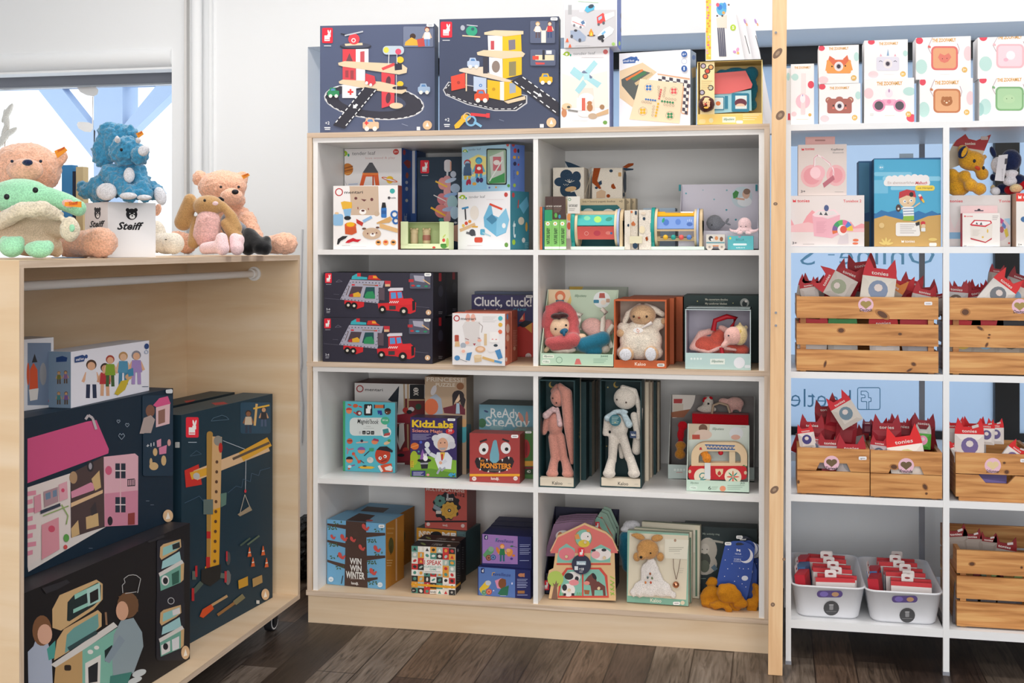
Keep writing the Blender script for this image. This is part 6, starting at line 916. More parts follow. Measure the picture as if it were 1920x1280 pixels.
pk = night('a078b8',[('rr',1454,470,1484,508,5,'1c2458'),('t',1462,500,14,26,'d','e8e8f0',.03),('t',1548,528,155,28,'Reveilleuse','2c3878',.01,.2),('l',[(1552,525),(1556,498),(1578,502)],5,'2a8a88'),('p',[(1440,640),(1500,568),(1540,590),(1530,620),(1470,670)],'5f9a68'),('e',1512,590,24,22,'8aa890'),('e',1492,664,26,26,'7a4434'),('o',1492,664,14,5,'c88a70'),('e',1530,660,24,24,'3a5a90'),('o',1530,660,13,5,'8aa8d0'),
    ('fig',1608,545,150,'2f7a4c','2a6a78','dc8030','f0b070'),('e',1570,600,12,30,'dc8030',-20),('e',1672,620,26,34,'e09040',20),('e',1660,600,18,16,'e8b070'),('e',1705,645,14,10,'dc8030'),('e',1688,672,12,10,'4a3a8c'),('e',1690,565,14,7,'3a7a58'),('l',[(1690,562),(1735,575)],3,'3a5a48'),('n',1600,705,80,1,6,'7a5a98')],1430,1862,452,720,1740)
bl = night('5575b4',[('rr',1426,752,1454,796,5,'1c2458'),('t',1433,786,14,26,'d','e8e8f0',.03),('t',1524,815,155,28,'Reveilleuse','2c3878',.01,.2),('l',[(1520,820),(1524,792),(1546,790)],5,'d8a830'),('p',[(1410,930),(1470,860),(1510,885),(1490,920),(1425,965)],'d8b838'),('e',1488,880,24,22,'b8c0cc'),('e',1452,962,24,24,'7aa888'),('o',1452,962,13,5,'3c6a50'),('e',1494,955,26,26,'b8503c'),('o',1494,955,14,5,'e0a088'),('p',[(1545,860),(1600,838),(1640,880),(1600,930),(1565,925)],'d88aa8'),('e',1608,885,34,44,'7a4a2c'),('e',1628,860,12,14,'7a4a2c'),('p',[(1570,970),(1600,925),(1665,900),(1655,985),(1600,990)],'2a6a50'),('e',1692,884,6,10,'d8d8f0'),('e',1534,945,5,6,'d8d8f0'),('n',1590,990,50,1,10,'c8d0e8')],1396,1862,735,1020,1718)
stars = lambda x,ys: [('n',x,y,90,2,14,'a8b0d8') for y in ys]
ylo = (yb('K',1398,985,z),yb('K',1850,1020,z))
_,F,FR,FT,X,w,h = C('night_light_box','dark blue night light box with a blue picture panel, at the bottom front','K',1398,1850,742,z,ylo,.13,NB_,bl+[('e',1770,812,26,16,'b87a58'),('p',[(1775,800),(1800,795),(1800,830),(1775,825)],'b87a58'),('r',1740,945,1800,970,'9a6a40')]+stars(1735,(850,880,905))+[('n',1735,985,90,1,14,'a8b0d8')],group='night light boxes',top='262c68',st=None)
zt = z+h+.001
C('night_light_box','dark blue night light box with a pink fox picture panel, on top at the front','K',1432,1858,460,zt,(ylo[0]+.02,ylo[1]+.02),.10,NB_,pk+stars(1758,(555,590,620))+[('n',1758,690,80,1,14,'a8b0d8')],group='night light boxes',top='20265e')
for i,(X0,YT,Y) in enumerate(((1470,428,4.47),(1510,385,4.56),(1545,345,4.65))):
    C('night_light_box','plain dark blue night light box in the stack behind, %s' % ('nearest','middle','rearmost')[i],'K',X0,X0+420,YT,z,Y,.075,'1c2154',[],group='night light boxes',top='232864')
# ---------------------------------------------------------------- fourth row, right
z = ZB
g = G(); Yd = yb('L',120,785,z)+.0; xa,xb = PX(zp('L',68,0)[0],Yd),PX(zp('L',470,0)[0],Yd); zt = PZ(zp('L',160,0)[0],zp('L',0,85)[1],Yd+.2)
pz = thing('puzzle_display','dark navy counter display holding a row of wooden puzzles','display',((xa+xb)/2,Yd,z)); z0 = z+.0008; xb = PX(zp('L',685,0)[0],Yd+.2); xa = max(xa,-.8095)
for nm,a,b in (('front_lip',(xa,Yd,z0),(xb,Yd+.003,z0+.075)),('base',(xa,Yd,z0),(xb,Yd+.21,z0+.003)),('back_panel',(xa,Yd+.207,z0),(xb,Yd+.21,zt))):
    g = G(); g.box(a,b,'1f2038')
    if nm == 'front_lip': F = Face((xa,Yd,z0),(1,0,0),(0,0,1),xb-xa,.075); draw(g,F,'L',rabbit(80,672,46,78))
    g.obj(nm,pz)
for s,xx in ((0,xa),(1,xb-.003)):
    g = G(); q = [Vector(p) for p in ((xx,Yd,z0),(xx,Yd+.21,z0),(xx,Yd+.21,zt),(xx,Yd,z0+.075))]; g.prism(q[::-1],(.003,0,0),'1f2038'); g.obj('side',pz)
house = lambda x0,x1,yt,ye,yb_: [(x0+20,yb_),(x0+28,ye+8),(x0-8,ye),(x0+60,ye-115),((x0+x1)/2,yt),(x1-70,ye-130),(x1+8,ye),(x1-24,ye+8),(x1-14,yb_)]
def lean_pt(x,y,Y0,yb_,k=.16): # leaning board: depth grows with height
    p = P(*zp('L',x,y),Y0); return p
def flatboard(name,lab,poly,Y0,thick,col,art=None,layers=(),group=None,rest=None,lean=.12,side=None):
    """wooden board cut to a silhouette, leaning back"""
    yb_ = max(p[1] for p in poly); c = P(*zp('L',poly[0][0],yb_),Y0); ey = Vector((0,math.sin(lean),math.cos(lean)))
    F = Face((c.x-.2,Y0,c.z),(1,0,0),ey,3,3); F.k = 0; pts = [F.pt(*F.uv('L',*p),clamp=False) for p in poly]; g = G()
    a = sum(((pts[i]-pts[0]).cross(pts[(i+1) % len(pts)]-pts[0]) for i in range(len(pts))),Vector()).dot(F.n)
    if a < 0: pts.reverse()
    if rest: dz = rest+.0012+thick*math.sin(lean)-min(p.z for p in pts); pts = [p+Vector((0,0,dz)) for p in pts]; F.o.z += dz
    g.prism([p-F.n*thick for p in pts],F.n*thick,col,side)
    if art: F.k = 1; draw(g,F,'L',art)
    o = g.obj(name,org=(c.x,Y0,rest or c.z)); tag(o,lab,'puzzle',group); return o,F
for i,(dx,dy) in enumerate(((0,0),(12,-18),(22,-34),(32,-48),(44,-64))):
    X0 = 150+dx; flatboard('wooden_puzzle','purple wooden puzzle board in the navy display, %s from the front' % ('first','second','third','fourth','fifth')[i],[(100+dx,480+dy),(110+dx,400+dy),(150+dx,270+dy),(165+dx,222+dy),(300+dx,205+dy),(470+dx,205+dy),(480+dx,480+dy)],Yd+.03+i*.024,.008,'7a5a76',[('e',240+dx,318+dy,62,46,'d4ccc8'),('e',215+dx,315+dy,20,30,'c07a58'),('e',290+dx,290+dy,26,10,'b8a8b0')] if i == 0 else None,side='c8b8a8',group='purple wooden puzzles')
for i,(dx,dy) in enumerate(((60,-85),(44,-64),(28,-42),(0,0))):
    o,F = flatboard('wooden_puzzle','roof-topped barn puzzle in the navy display, %s' % ('rearmost','third back','second back','front with red badge')[i],[(420+dx,300+dy),(510+dx,165+dy),(560+dx,185+dy),(645+dx-20,330+dy),(640+dx-20,480+dy),(430+dx,480+dy)],Yd+.145-i*.018,.008,'8ca898',[('p',[(450,300),(512,215),(590,320),(600,480),(450,480)],'cf5548'),('p',[(430,300),(510,168),(528,176),(640,330),(625,345),(515,205),(450,315)],'7cb0a0')]+rabbit(488,205,42,62) if i == 3 else [('p',[(500+dx,215+dy),(520+dx,205+dy),(610+dx,360+dy),(598+dx,365+dy)],'cf5548')],side='a8b8a8',group='roof-topped puzzles')
BW = 'd9b485'; PKR = 'd8645c'; GRN = '7fb8a8'
barn = [('p',[(178,455),(650,452),(660,835),(130,835)],BW),('p',[(135,455),(195,330),(240,310),(325,268),(410,230),(500,268),(580,300),(630,345),(678,455)],'d66e68'),('r',185,535,620,550,'c8483c'),('p',[(190,500),(205,420),(265,378),(330,420),(340,532),(190,532)],GRN),('e',268,462,66,52,'dd7a84'),('p',[(455,530),(460,430),(540,385),(620,425),(615,530)],GRN),('e',545,465,78,48,'e6dedc'),('e',498,468,36,30,'e8a8ac'),('e',482,432,18,10,'2c2a30'),('e',565,430,20,12,'2c2a30'),
    ('e',400,335,70,74,'9a8a58'),('e',402,335,64,68,GRN),('e',420,325,42,40,'e6dedc'),('p',[(330,310),(360,300),(375,340),(340,345)],'d8904c'),('e',405,378,46,30,'d8c040'),('e',436,322,5,6,'1a1a1a'),('e',440,275,14,12,'d88a48'),
    ('p',[(195,812),(212,640),(265,572),(540,570),(592,635),(605,812)],'c8483c'),('p',[(205,795),(235,650),(275,588),(388,585),(390,795)],'7db6a6'),('p',[(402,795),(402,585),(525,585),(570,640),(592,795)],'7db6a6'),
    ('e',280,750,55,52,'e2dcda'),('e',250,730,20,26,'2a262c'),('e',318,645,60,42,'e2dcda'),('e',285,640,36,28,'2a262c'),('e',348,660,16,20,'2a262c'),('e',325,690,40,24,'dd8a90'),('r',240,775,262,795,'2a262c'),('r',305,775,328,795,'2a262c'),('p',[(455,700),(520,680),(575,720),(580,795),(560,795),(555,750),(490,750),(488,795),(470,795)],'6a3a34'),('p',[(410,680),(440,640),(470,615),(500,650),(520,720),(470,720),(440,705)],'6a3a34'),('e',428,694,24,16,'dd8a80'),('e',488,640,14,30,'201c20',-30),('p',[(405,748),(452,752),(445,785),(412,782)],'9a5a38')]
barn += [('l',[(x,795),(x+4,768)],5,'5a9a48') for x in (215,232,350,365,380)]+[('l',[(615,640+k*32),(650,660+k*32)],9,'a0b84c') for k in range(5)]+[('l',[(620,790-k*40),(645,770-k*40)],8,'8aac48') for k in range(3)]
barn += [('p',circ(178,660,64,64,18),'a9c05a'),('p',[(145,835),(165,720),(155,690),(172,705),(185,670),(190,700),(205,690),(190,730),(195,835)],'7c5c4c')]
hp = [(122,835),(140,730),(112,670),(125,610),(160,592),(178,460),(132,458),(195,330),(240,310),(410,230),(580,300),(630,345),(680,456),(640,462),(660,835)]
yq = yb('L',390,840,z); pzl,F = flatboard('wooden_puzzle','barn-shaped wooden peg puzzle with farm animals, in front of the display',hp,yq,.012,BW,barn,rest=z,lean=.10)
for x,y in ((268,480),(570,490),(418,365),(288,748),(526,734)):
    g = G(); u,v = F.uv('L',x,y); p = F.o+F.ex*u+F.ey*v; g.cyl(p+F.n*.001,p+F.n*.010,.0052,'dcc39c',14); g.obj('peg',pzl)
g = G(); u,v = F.uv('L',388,542); p = F.o+F.ex*u+F.ey*v+F.n*.011; g.cyl(p,p+F.n*.001,.0345,'2a2c44',32); F.k = 320; draw(g,F,'L',[('r',350,515,425,545,'a8bcc8'),('t',358,540,60,18,'Puzzle','f0f0f4',.01),('r',334,555,362,586,'d8dce0'),('t',370,585,38,18,'+18','e4e4e8',.02),('n',372,595,30,2,10,'c0c0c8')]+rabbit(366,410,44,66)); g.obj('info_disc',pzl)
# teal gift with white plush top, fox comforter cartons
tg = pl('L','blue round fabric toy with fluffy white top behind the fox carton',4.42,745,0,z,name='fabric_toy',cat='toy')
plush('body','L',[('c',740,330,0,55,760,560,0,50),(740,420,0,60,110,50),(800,450,0,60,130,50)],4.46,'teal',tg,amp=0); plush('top','L',[(790,230,0,75,40,40),(740,265,0,45,26,40)],4.46,'whiteplush',tg,amp=.003)
SG = '8fb7a4'
def comfort(lab,c4,Y0,Y1,D,op,art):
    x0,x1,yt = c4; return C('gift_carton',lab,'L',x0,x1,yt,z,(Y0,Y1),D,'d2cab4' if not op else SG,art,cat='carton',group='sage green comforter cartons',right='cfc8b4',top='b8c4b0',lean=.06)
comfort('sage and cream comforter carton, rearmost of three',(862,1328,212),4.425,4.405,.03,0,[('r',862,222,1295,800,'cfc9b6'),('r',1120,275,1300,450,'dcd8c8'),('r',1296,270,1312,800,'5c7a66'),('e',915,265,20,18,'c8d0d0')])
comfort('sage and cream comforter carton, middle of three',(800,1262,262),4.365,4.345,.03,0,[('r',1250,330,1262,860,'5c7a66')])
Y0 = yb('L',745,852,z); Y1 = yb('L',1235,885,z)
o,F,FR,FT,X,w,h = comfort('sage green carton with a fox comforter and a gold pendant',(748,1240,285),Y0,Y1,.035,1,[('p',[(770,292),(1240,315),(1222,828),(756,795)],'dcd2bc'),('p',[(750,795),(1222,828),(1222,885),(748,850)],'7fb09c'),('t',936,845,88,30,'Kaloo','e4e0d0',.01),('e',1194,852,17,17,'dccfb4'),('n',1165,580,40,3,16,'c8c0ac')])
F.k = 60; g = G(); draw(g,F,'L',[('p',[(1052,340),(1248,350),(1232,505),(1050,495)],'e4dfce'),('n',1085,412,118,3,14,'a8a494'),('n',1125,460,50,1,10,'c0bcac'),('e',1135,352,10,12,'b09078')]); g.obj('message_card',o); sticker(o,F,'L',1118,842,56,26)
fx = pl('L','tan fox comforter with a white cloth body in the sage carton',Y0-.012,920,0,z+.03); Yx = (Y0+Y1)/2-.012
plush('head','L',[(915,425,0,92,82,50),(870,475,-.012,40,38,36)],Yx,'tan',fx,amp=.001,vox=.004)
for e in ([(845,322,.0,52,26,14,15),(800,312,0,20,14,12)],[(990,335,0,52,30,14,-12)]): plush('ear','L',e,Yx,'tan',fx,amp=.001,vox=.003)
for u in (828,1015): plush('paw','L',[(u,485,0,32,38,26)],Yx,'tan',fx,amp=.001,vox=.003)
blob('nose','L',[(862,488,-.034,11,11)],Yx,'141416',fx); blob('eye','L',[(938,455,-.024,7,7)],Yx,'2a2018',fx)
cl = [('c',925,510,.0,40,850,780,.0,60),('c',940,510,.0,40,940,780,.0,66),('c',960,510,.0,36,1060,780,.0,56),(800,770,0,30,40,14),(1120,790,0,30,36,14)]
plush('cloth_body','L',[(b[0],b[1],b[2],b[3],b[4]*.45,b[5],b[6],b[7],b[8]*.5) if b[0] == 'c' else b for b in cl]+[(900,740,0,110,70,24),(1020,740,0,90,70,24),(930,620,0,80,110,26)],Yx+.004,fur('gauze','e6e0dc',400,.4,.1),fx,amp=.004,ns=None or .02)
for (x,y,c) in ((935,620,'9a5a38'),(915,650,'5a6a68'),(898,690,'c87a3c'),(940,690,'b84a30'),(950,655,'6a7a5a')): blob('embroidery','L',[(x,y,-.022,8,11,3)],Yx,c,fx)
g = G(); F2 = Face((X.translation.x-.1,Y0,z),(1,0,0),(0,0,1),1,1)
g.tube([P(*zp('L',1120,500),Y1-.004),P(*zp('L',1122,570),Y1-.006),P(*zp('L',1142,665),Y1-.008)],.0009,'5a3426',6); g.tube([P(*zp('L',1175,503),Y1-.004),P(*zp('L',1165,570),Y1-.006),P(*zp('L',1144,665),Y1-.008)],.0009,'5a3426',6)
pend = tag(g.obj('pendant',org=P(*zp('L',1120,500),Y1)),'copper ball pendant on a brown cord in the sage carton','pendant')
SPECIAL['copper'] = plain('copperm','c88a6a',.25,metal=1); g = G(); g.ell(P(*zp('L',1141,708),Y1-.012),(.0115,.0115,.0115),'copper'); g.obj('ball',pend)
# dark activity cartons at the back right
for i,(X0,X1,YT,Y,sk) in enumerate(((1030,1790,190,4.475,.035),(1140,1790,178,4.61,.03))):
    C('gift_carton','dark green activity hoop carton, %s of the pair' % ('front','rear')[i],'L',X0+60,X1,YT+70,z,Y,.10,'13292c',[('t',1355,305,135,14,'My activity ring','a8b4a8',.01),('e',1395,430,75,100,'b8b0a4'),('e',1370,540,100,90,'b8b0a4'),('e',1365,515,52,66,'3c3e34'),('e',1370,560,40,50,'565c4c'),('e',1372,420,36,42,'c8c0b4'),('e',1352,425,4,5,'3a3430'),('e',1390,425,4,5,'3a3430'),('p',[(1420,570),(1450,545),(1475,580),(1450,600)],'5a7484'),('l',[(1400,350),(1520,370)],16,'b0aca0'),('n',1320,660,60,1,12,'8a9a8c')] if i == 0 else None,cat='carton',group='dark activity cartons',top='1c3a3c',lean=.1)
# moon cards with mustard comforters
for i,(dx,dy,Y,lab) in enumerate(((0,0,yb('L',1500,905,z)+.03,'front'),(38,-52,4.36,'middle'),(66,-40,4.42,'rear'))):
    D = lambda pts: [(x+dx,y+dy) for x,y in pts]; body = D([(1690,880),(1462,690),(1490,560),(1530,390),(1545,365),(1600,345),(1680,345),(1740,370),(1772,405),(1745,640),(1720,760)])
    if i: body = D([(1560,690),(1500,400),(1570,345),(1650,335),(1735,360),(1752,420),(1745,700)])
    o,F = flatboard('hang_card','blue night-sky hang card with a white moon, %s of three' % lab,body,Y,.0012,'24489c',[('p',circ(1700+dx,475+dy,58,60,20),'e4e4ec'),('p',circ(1682+dx,462+dy,54,58,20),'24489c'),('r',1626+dx,420+dy,1634+dx,440+dy,'e8e8f0'),('r',1648+dx,425+dy,1656+dx,445+dy,'e8e8f0'),('r',1626+dx,428+dy,1656+dx,436+dy,'e8e8f0'),('t',1612+dx,466+dy,50,12,'TROLM','c8d0e8',.01),('t',1605+dx,508+dy,55,12,'SOMNI','c8d0e8',.01),('t',1602+dx,524+dy,58,12,'CUDDLE','c8d0e8',.01),('n',1600+dx,485+dy,75,1,5,'7a90c8'),('p',[(1618+dx,380+dy),(1635+dx,370+dy),(1665+dx,372+dy),(1688+dx,385+dy),(1660+dx,392+dy),(1625+dx,392+dy)],'101830'),('e',1692+dx,655+dy,26,20,'d8dce8')]
        +[('e',x+dx,y+dy,3.5,3.5,'e8e8f4') for x,y in ((1560,425),(1535,510),(1555,580),(1590,540),(1610,680),(1650,575),(1680,580),(1720,580),(1670,700),(1700,725),(1530,640),(1640,640))],rest=z,lean=.1,group='blue moon hang cards')
    sticker(o,F,'L',(1585 if i else 1532)+dx,366+dy,52,26)
for i,(bl_,Y,lab) in enumerate((([(1430,790,.01,96,78,40),(1375,810,.01,44,80,30,10),(1420,690,.03,60,32,24,-20),(1560,775,-.03,100,76,50),(1650,850,-.02,62,52,40),(1500,870,-.02,90,38,40),(1400,860,0,66,34,30),(1556,905,-.035,38,34,26),(1610,890,-.01,90,26,30)],yb('L',1560,930,z)+.045,'mustard cloth comforter crumpled under the front moon card'),([(1760,870,0,50,50,34),('c',1780,720,.02,26,1770,900,0,30),(1790,800,.0,26,90,26),(1730,900,.0,36,24,26)],4.31,'mustard cloth comforter folded against the right side panel'))):
    r = pl('L',lab,Y,1570+i*190,0,z,name='cloth_comforter',cat='plush toy'); plush('cloth','L',bl_,Y,'mustard',r,amp=.02,ns=.035,vox=.004,smooth=2)
# ---------------------------------------------------------------- rack: top shelf of camera and handbag boxes
z = RZ[0]; OW = 'eceaea'; YE = 'd8a04c'
def zoo(x,y,w,h,tx,ty,tw,th_,extra,blobs,age,**k):
    a = [('t',tx,ty,tw,th_,'THE ZOOFAMILY',YE,.04)]
    for b in blobs: a.append(('e',)+b)
    return a+extra+([('e',age[0],age[1],21,21,'dcb060'),('t',age[0]-12,age[1]+8,22,16,'3+','f4f0e8',.02)] if age else [])
def cam(cx,cy,w,h,c,ears,lens='e4dcdc',eye=True):
    o = list(ears)+[('rr',cx-w,cy-h,cx+w,cy+h,16,c),('e',cx,cy,34,36,lens),('e',cx,cy,22,23,'c8c0c8'),('e',cx,cy,15,16,'3c3440')]
    return o+([('e',cx-w*.5,cy-4,6,7,'2c2428'),('e',cx+w*.5,cy-4,6,7,'2c2428'),('e',cx-w*.5,cy+16,9,6,'f07868'),('e',cx+w*.5,cy+16,9,6,'f07868')] if eye else [])
def bagart(cx,cy,w,h,c1,c2,face): return [('l',[(cx-w+10,cy-h-70),(cx-w-25,cy-h+10),(cx-w+2,cy-h+60)],4,'b09098'),('l',[(cx+w-5,cy-h-20),(cx+w+10,cy-h+20),(cx+w,cy-h+60)],4,'b09098'),('e',cx-w-14,cy-h+5,13,9,c1,35),('rr',cx-w,cy-h,cx+w,cy+h,34,c1),('rr',cx-w+14,cy-h+13,cx+w-14,cy+h-13,24,c2)]+face
def zb(lab,X0,X1,YT,zz,Y,D,art,**k): return C('toy_box',lab,'M',X0,X1,YT,zz,Y,D,OW,art,group='white animal gadget boxes',**k)
RC = 'dc4a5c'; GC = 'b8d8d2'; PC = 'f0c8cc'
zb('narrow white box half hidden left of the wand box',128,172,512,z,4.24,.08,[('e',152,575,12,30,GC),('p',[(150,850),(165,850),(168,900),(148,900)],RC)])
zb('narrow white box picturing a pink unicorn wand',172,345,482,z,4.17,.07,zoo(0,0,0,0,198,516,122,16,[('r',250,550,284,700,'f0dcdc'),('e',262,760,54,56,'f0bcc8'),('rr',246,700,280,860,8,'f2d0d2'),('e',260,740,20,32,'eee6ea'),('e',260,715,4,8,'b098c8'),('n',212,895,90,1,8,'e0c8a0')],((203,578,26,26,GC),(160,575,16,24,GC),(322,635,24,28,RC),(195,855,20,18,PC)),None)+[('e',314,861,12,12,'dcb060')])
_,F,_,_,X,w,h1 = zb('white box picturing a brown bear camera',384,693,632,z,4.16,.10,zoo(0,0,0,0,462,670,148,18,cam(536,795,92,55,'a8645a',[('e',455,752,24,24,'a8645a'),('e',618,750,24,24,'a8645a'),('e',455,752,13,13,'e8dcb8'),('e',618,750,13,13,'e8dcb8'),('e',536,738,26,14,'a8645a')])+[('n',490,885,90,1,6,'d0c8c8')],((406,650,26,22,RC),(425,890,34,26,PC),(676,715,22,30,GC)),(650,882)))
zb('white box picturing an orange fox camera on the bear box',380,681,345,z+h1+.001,4.16,.10,zoo(0,0,0,0,456,375,148,19,cam(530,498,92,52,'e89a50',[('p',[(448,460),(462,418),(505,445)],'d86a48'),('p',[(560,445),(595,412),(608,460)],'d86a48'),('p',[(430,530),(440,470),(480,470),(480,540)],'e89a50'),('p',[(636,525),(622,470),(580,470),(590,540)],'e89a50')])[:4]+[('rr',440,448,622,550,12,'e89a50'),('p',[(455,448),(610,448),(575,490),(490,490)],'d86a48')]+cam(530,498,0,0,'d86a48',[],eye=False)+[('e',480,498,6,6,'3c2c28'),('e',580,494,6,6,'3c2c28')],((402,362,24,20,RC),(415,600,38,28,PC),(664,425,20,34,GC)),(643,584)))
_,F,_,_,X,w,h2 = zb('white box picturing pink unicorn binoculars',722,1096,592,z,4.16,.12,zoo(0,0,0,0,816,640,192,26,[('rr',850,745,965,790,16,'e8a8c0'),('e',908,700,28,32,'ecdce4'),('e',908,680,6,14,'b088b0'),('e',832,792,48,46,'e090b0'),('e',987,792,46,46,'e090b0'),('e',832,792,33,33,'544c54'),('e',987,792,33,33,'544c54'),('e',908,762,16,16,'e088a8'),('n',875,868,75,1,6,'d8b898'),('n',765,855,30,2,12,'d0ccc8')],((755,700,36,40,PC),(1060,685,48,32,GC),(1078,885,40,30,RC)),(1053,856)))
zb('white box picturing a lilac unicorn camera on the binocular box',722,1048,305,z+h2+.001,4.17,.10,zoo(0,0,0,0,832,338,145,19,cam(898,478,86,52,'d8d4e0',[('p',[(890,418),(900,365),(908,418)],'8aa8c8'),('p',[(838,422),(845,402),(856,422)],'e8a8b8'),('p',[(944,422),(954,402),(962,422)],'e8a8b8')],eye=False)+[('l',[(832,462),(845,455),(858,464)],4,'5a5468'),('l',[(942,462),(955,455),(966,464)],4,'5a5468'),('n',868,560,80,1,6,'d0c8c8')],((775,315,26,20,RC),(790,560,38,28,PC),(1030,400,18,22,GC)),(1012,555)))
bf = lambda cx,cy,c,e: [('e',cx-26,cy-24,13,13,c),('e',cx+26,cy-24,13,13,c),('e',cx,cy,44,36,c),('e',cx-18,cy-2,4,4,e),('e',cx+18,cy-2,4,4,e),('e',cx,cy+10,8,6,e)]
_,F,_,_,X,w,h3 = zb('white box picturing a brown bear handbag',1138,1536,596,z,4.16,.10,zoo(0,0,0,0,1252,634,180,26,bagart(1342,756,102,90,'c07850','dca478',bf(1340,760,'a8683c','f0dcc0')),((1160,615,24,26,RC),(1168,822,44,58,GC),(1518,735,30,52,PC)),(1490,842))+[('n',1305,872,70,1,6,'d0c8c0')])
zb('white box picturing a coral fox handbag on the bear handbag box',1110,1521,284,z+h3+.001,4.17,.10,zoo(0,0,0,0,1232,316,178,25,bagart(1324,436,100,90,'d86c68','dca078',[('p',[(1275,430),(1290,400),(1324,415),(1355,398),(1375,428),(1350,462),(1324,472),(1295,462)],'d87868'),('e',1308,440,3,4,'5a3030'),('e',1342,438,3,4,'5a3030')]),((1135,305,28,26,RC),(1150,500,44,55,GC),(1502,400,34,55,PC)),(1474,523))+[('n',1292,558,70,1,6,'d0c8c0')])
_,F,_,_,X,w,h4 = zb('white box picturing a green dinosaur handbag',1586,2000,590,z,4.16,.10,zoo(0,0,0,0,1718,612,185,26,bagart(1812,740,106,90,'7cac78','a8cca0',[('e',1808,742,46,32,'b0d0a4'),('e',1790,740,3,4,'4a6a48'),('e',1830,736,3,4,'4a6a48')]),((1612,600,28,26,RC),(1630,800,44,60,GC),(1590,820,30,50,'a0c8c4')),None))
zb('white box picturing a pink unicorn handbag on the dinosaur box',1574,2000,282,z+h4+.001,4.17,.10,zoo(0,0,0,0,1720,294,185,26,bagart(1816,420,104,90,'eab4bc','f0ccd4',[('e',1820,415,34,34,'f4e4e8'),('e',1784,448,18,14,'e8b0c0')]),((1615,280,30,28,RC),(1632,478,48,56,GC)),None))
# ---------------------------------------------------------------- rack: second shelf
z = RZ[1]
cm = lambda x,y,s: [('p',[(x,y-s),(x+s*.3,y-s*.6),(x+s*.75,y-s*.6),(x+s,y-s),(x+s,y),(x,y)],'d83a44')]
wave = lambda x0,x1,yb_,pts,c: [('p',[(x0,yb_)]+pts+[(x1,yb_)],c)]
_,F,_,_,X,w,h = C('toy_box','cream box picturing a pink audio cube with a small wheel of colours','N',172,722,548,z,4.15,.12,'e6dcda',wave(172,722,800,[(172,720),(200,775),(250,770),(290,700),(330,655),(370,680),(420,760),(520,800),(620,740),(650,780),(700,755),(722,760)],'eea0a8')+wave(172,722,820,[(172,770),(300,745),(500,800),(722,790)],'f0c0c4')+cm(186,596,24)+[('t',220,596,92,22,'tonies','d83a44',.02),('t',565,597,135,20,'Toniebox 2','d83a44',.01),
    ('p',[(332,690),(345,850),(480,866),(535,835),(540,690),(450,720)],'ecb0be'),('p',[(332,690),(370,655),(500,650),(540,690),(450,712),(350,705)],'f4d4da'),('p',[(350,688),(380,662),(492,660),(520,686),(445,700)],'e4dcdc'),('p',[(385,690),(395,668),(410,692)],'4a4a50'),('p',[(420,692),(435,668),(450,695)],'4a4a50'),('n',362,745,76,9,10,'dc9cac'),
    ('e',438,640,18,24,'4a5a88'),('p',circ(560,808,78,80,12,160,200)+[(560,808)],'e07040')]+[('p',circ(560,808,78,80,4,180+k*30,212+k*30)+[(560,808)],c) for k,c in enumerate(('7a5a98','3c9a68','5cb45c','e06a9c','4a80c8','e8c440'))]+[('p',[(520,910),(545,830),(600,830),(605,905)],'d8ccd0'),('e',556,806,36,40,'f0e8e6'),('e',566,800,26,28,'dc5848'),('t',182,910,34,18,'3+','5a5458',.02),('n',262,912,85,1,10,'b0a8a8'),('e',658,880,22,10,'e07048'),('e',655,905,22,8,'e07048')],left='b8937a')
zt = z+h+.001
o = C('toy_box','pink and cream box picturing pink headphones, on the audio cube box','N',226,590,166,zt,4.16,.10,'dccfca',[('e',330,400,85,85,'e8b0b4'),('e',510,395,72,80,'e8b0b4'),('e',330,400,64,64,'e49aa2'),('e',510,395,50,56,'e49aa2')]+cm(252,208,20)+[('t',278,206,70,20,'tonies','d83a44',.02),('t',474,208,94,16,'Kopfhörer','6a6466',.01),('t',486,230,82,12,'Bluetooth','a09898',.01),('l',[(348,340),(350,270),(370,242),(410,262),(460,310),(488,350),(494,400)],12,'f0e0e2'),('l',[(343,330),(346,265),(372,240)],4,'e098a8'),('l',[(400,255),(465,305),(500,400)],4,'e098a8'),('e',375,375,54,56,'ecb4bc'),('e',355,375,40,44,'f4ccd2'),('p',[(410,455),(490,392),(500,425),(420,488)],'b86a78'),('t',246,524,34,18,'3+','5a5458',.02),('n',500,520,66,1,10,'b0a8a8')],left='a88468')[0]
g = G(); q0,q1 = P(*zp('N',282,102),4.165),P(*zp('N',505,166),4.165); g.box((q0.x,4.19,q1.z-.002),(q1.x,4.192,q0.z),'d0a09c'); F = Face((q0.x,4.19,q1.z),(1,0,0),(0,0,1),1,1); draw(g,F,'N',[('rr',352,126,430,138,5,'a07470')]); g.obj('hanging_tab',o)
PB = [('p',[(795,275),(1295,275),(1295,680),(795,680)],'4aa6cc'),('rr',796,370,1080,400,12,'7cc0dc'),('rr',860,402,1295,436,14,'86c6e0'),('rr',920,478,1190,505,10,'86c6e0'),('rr',796,430,900,530,6,'70b8d8'),('e',850,335,22,22,'62b2d4'),('t',836,342,28,14,'4+','e8f2f8',.02)]
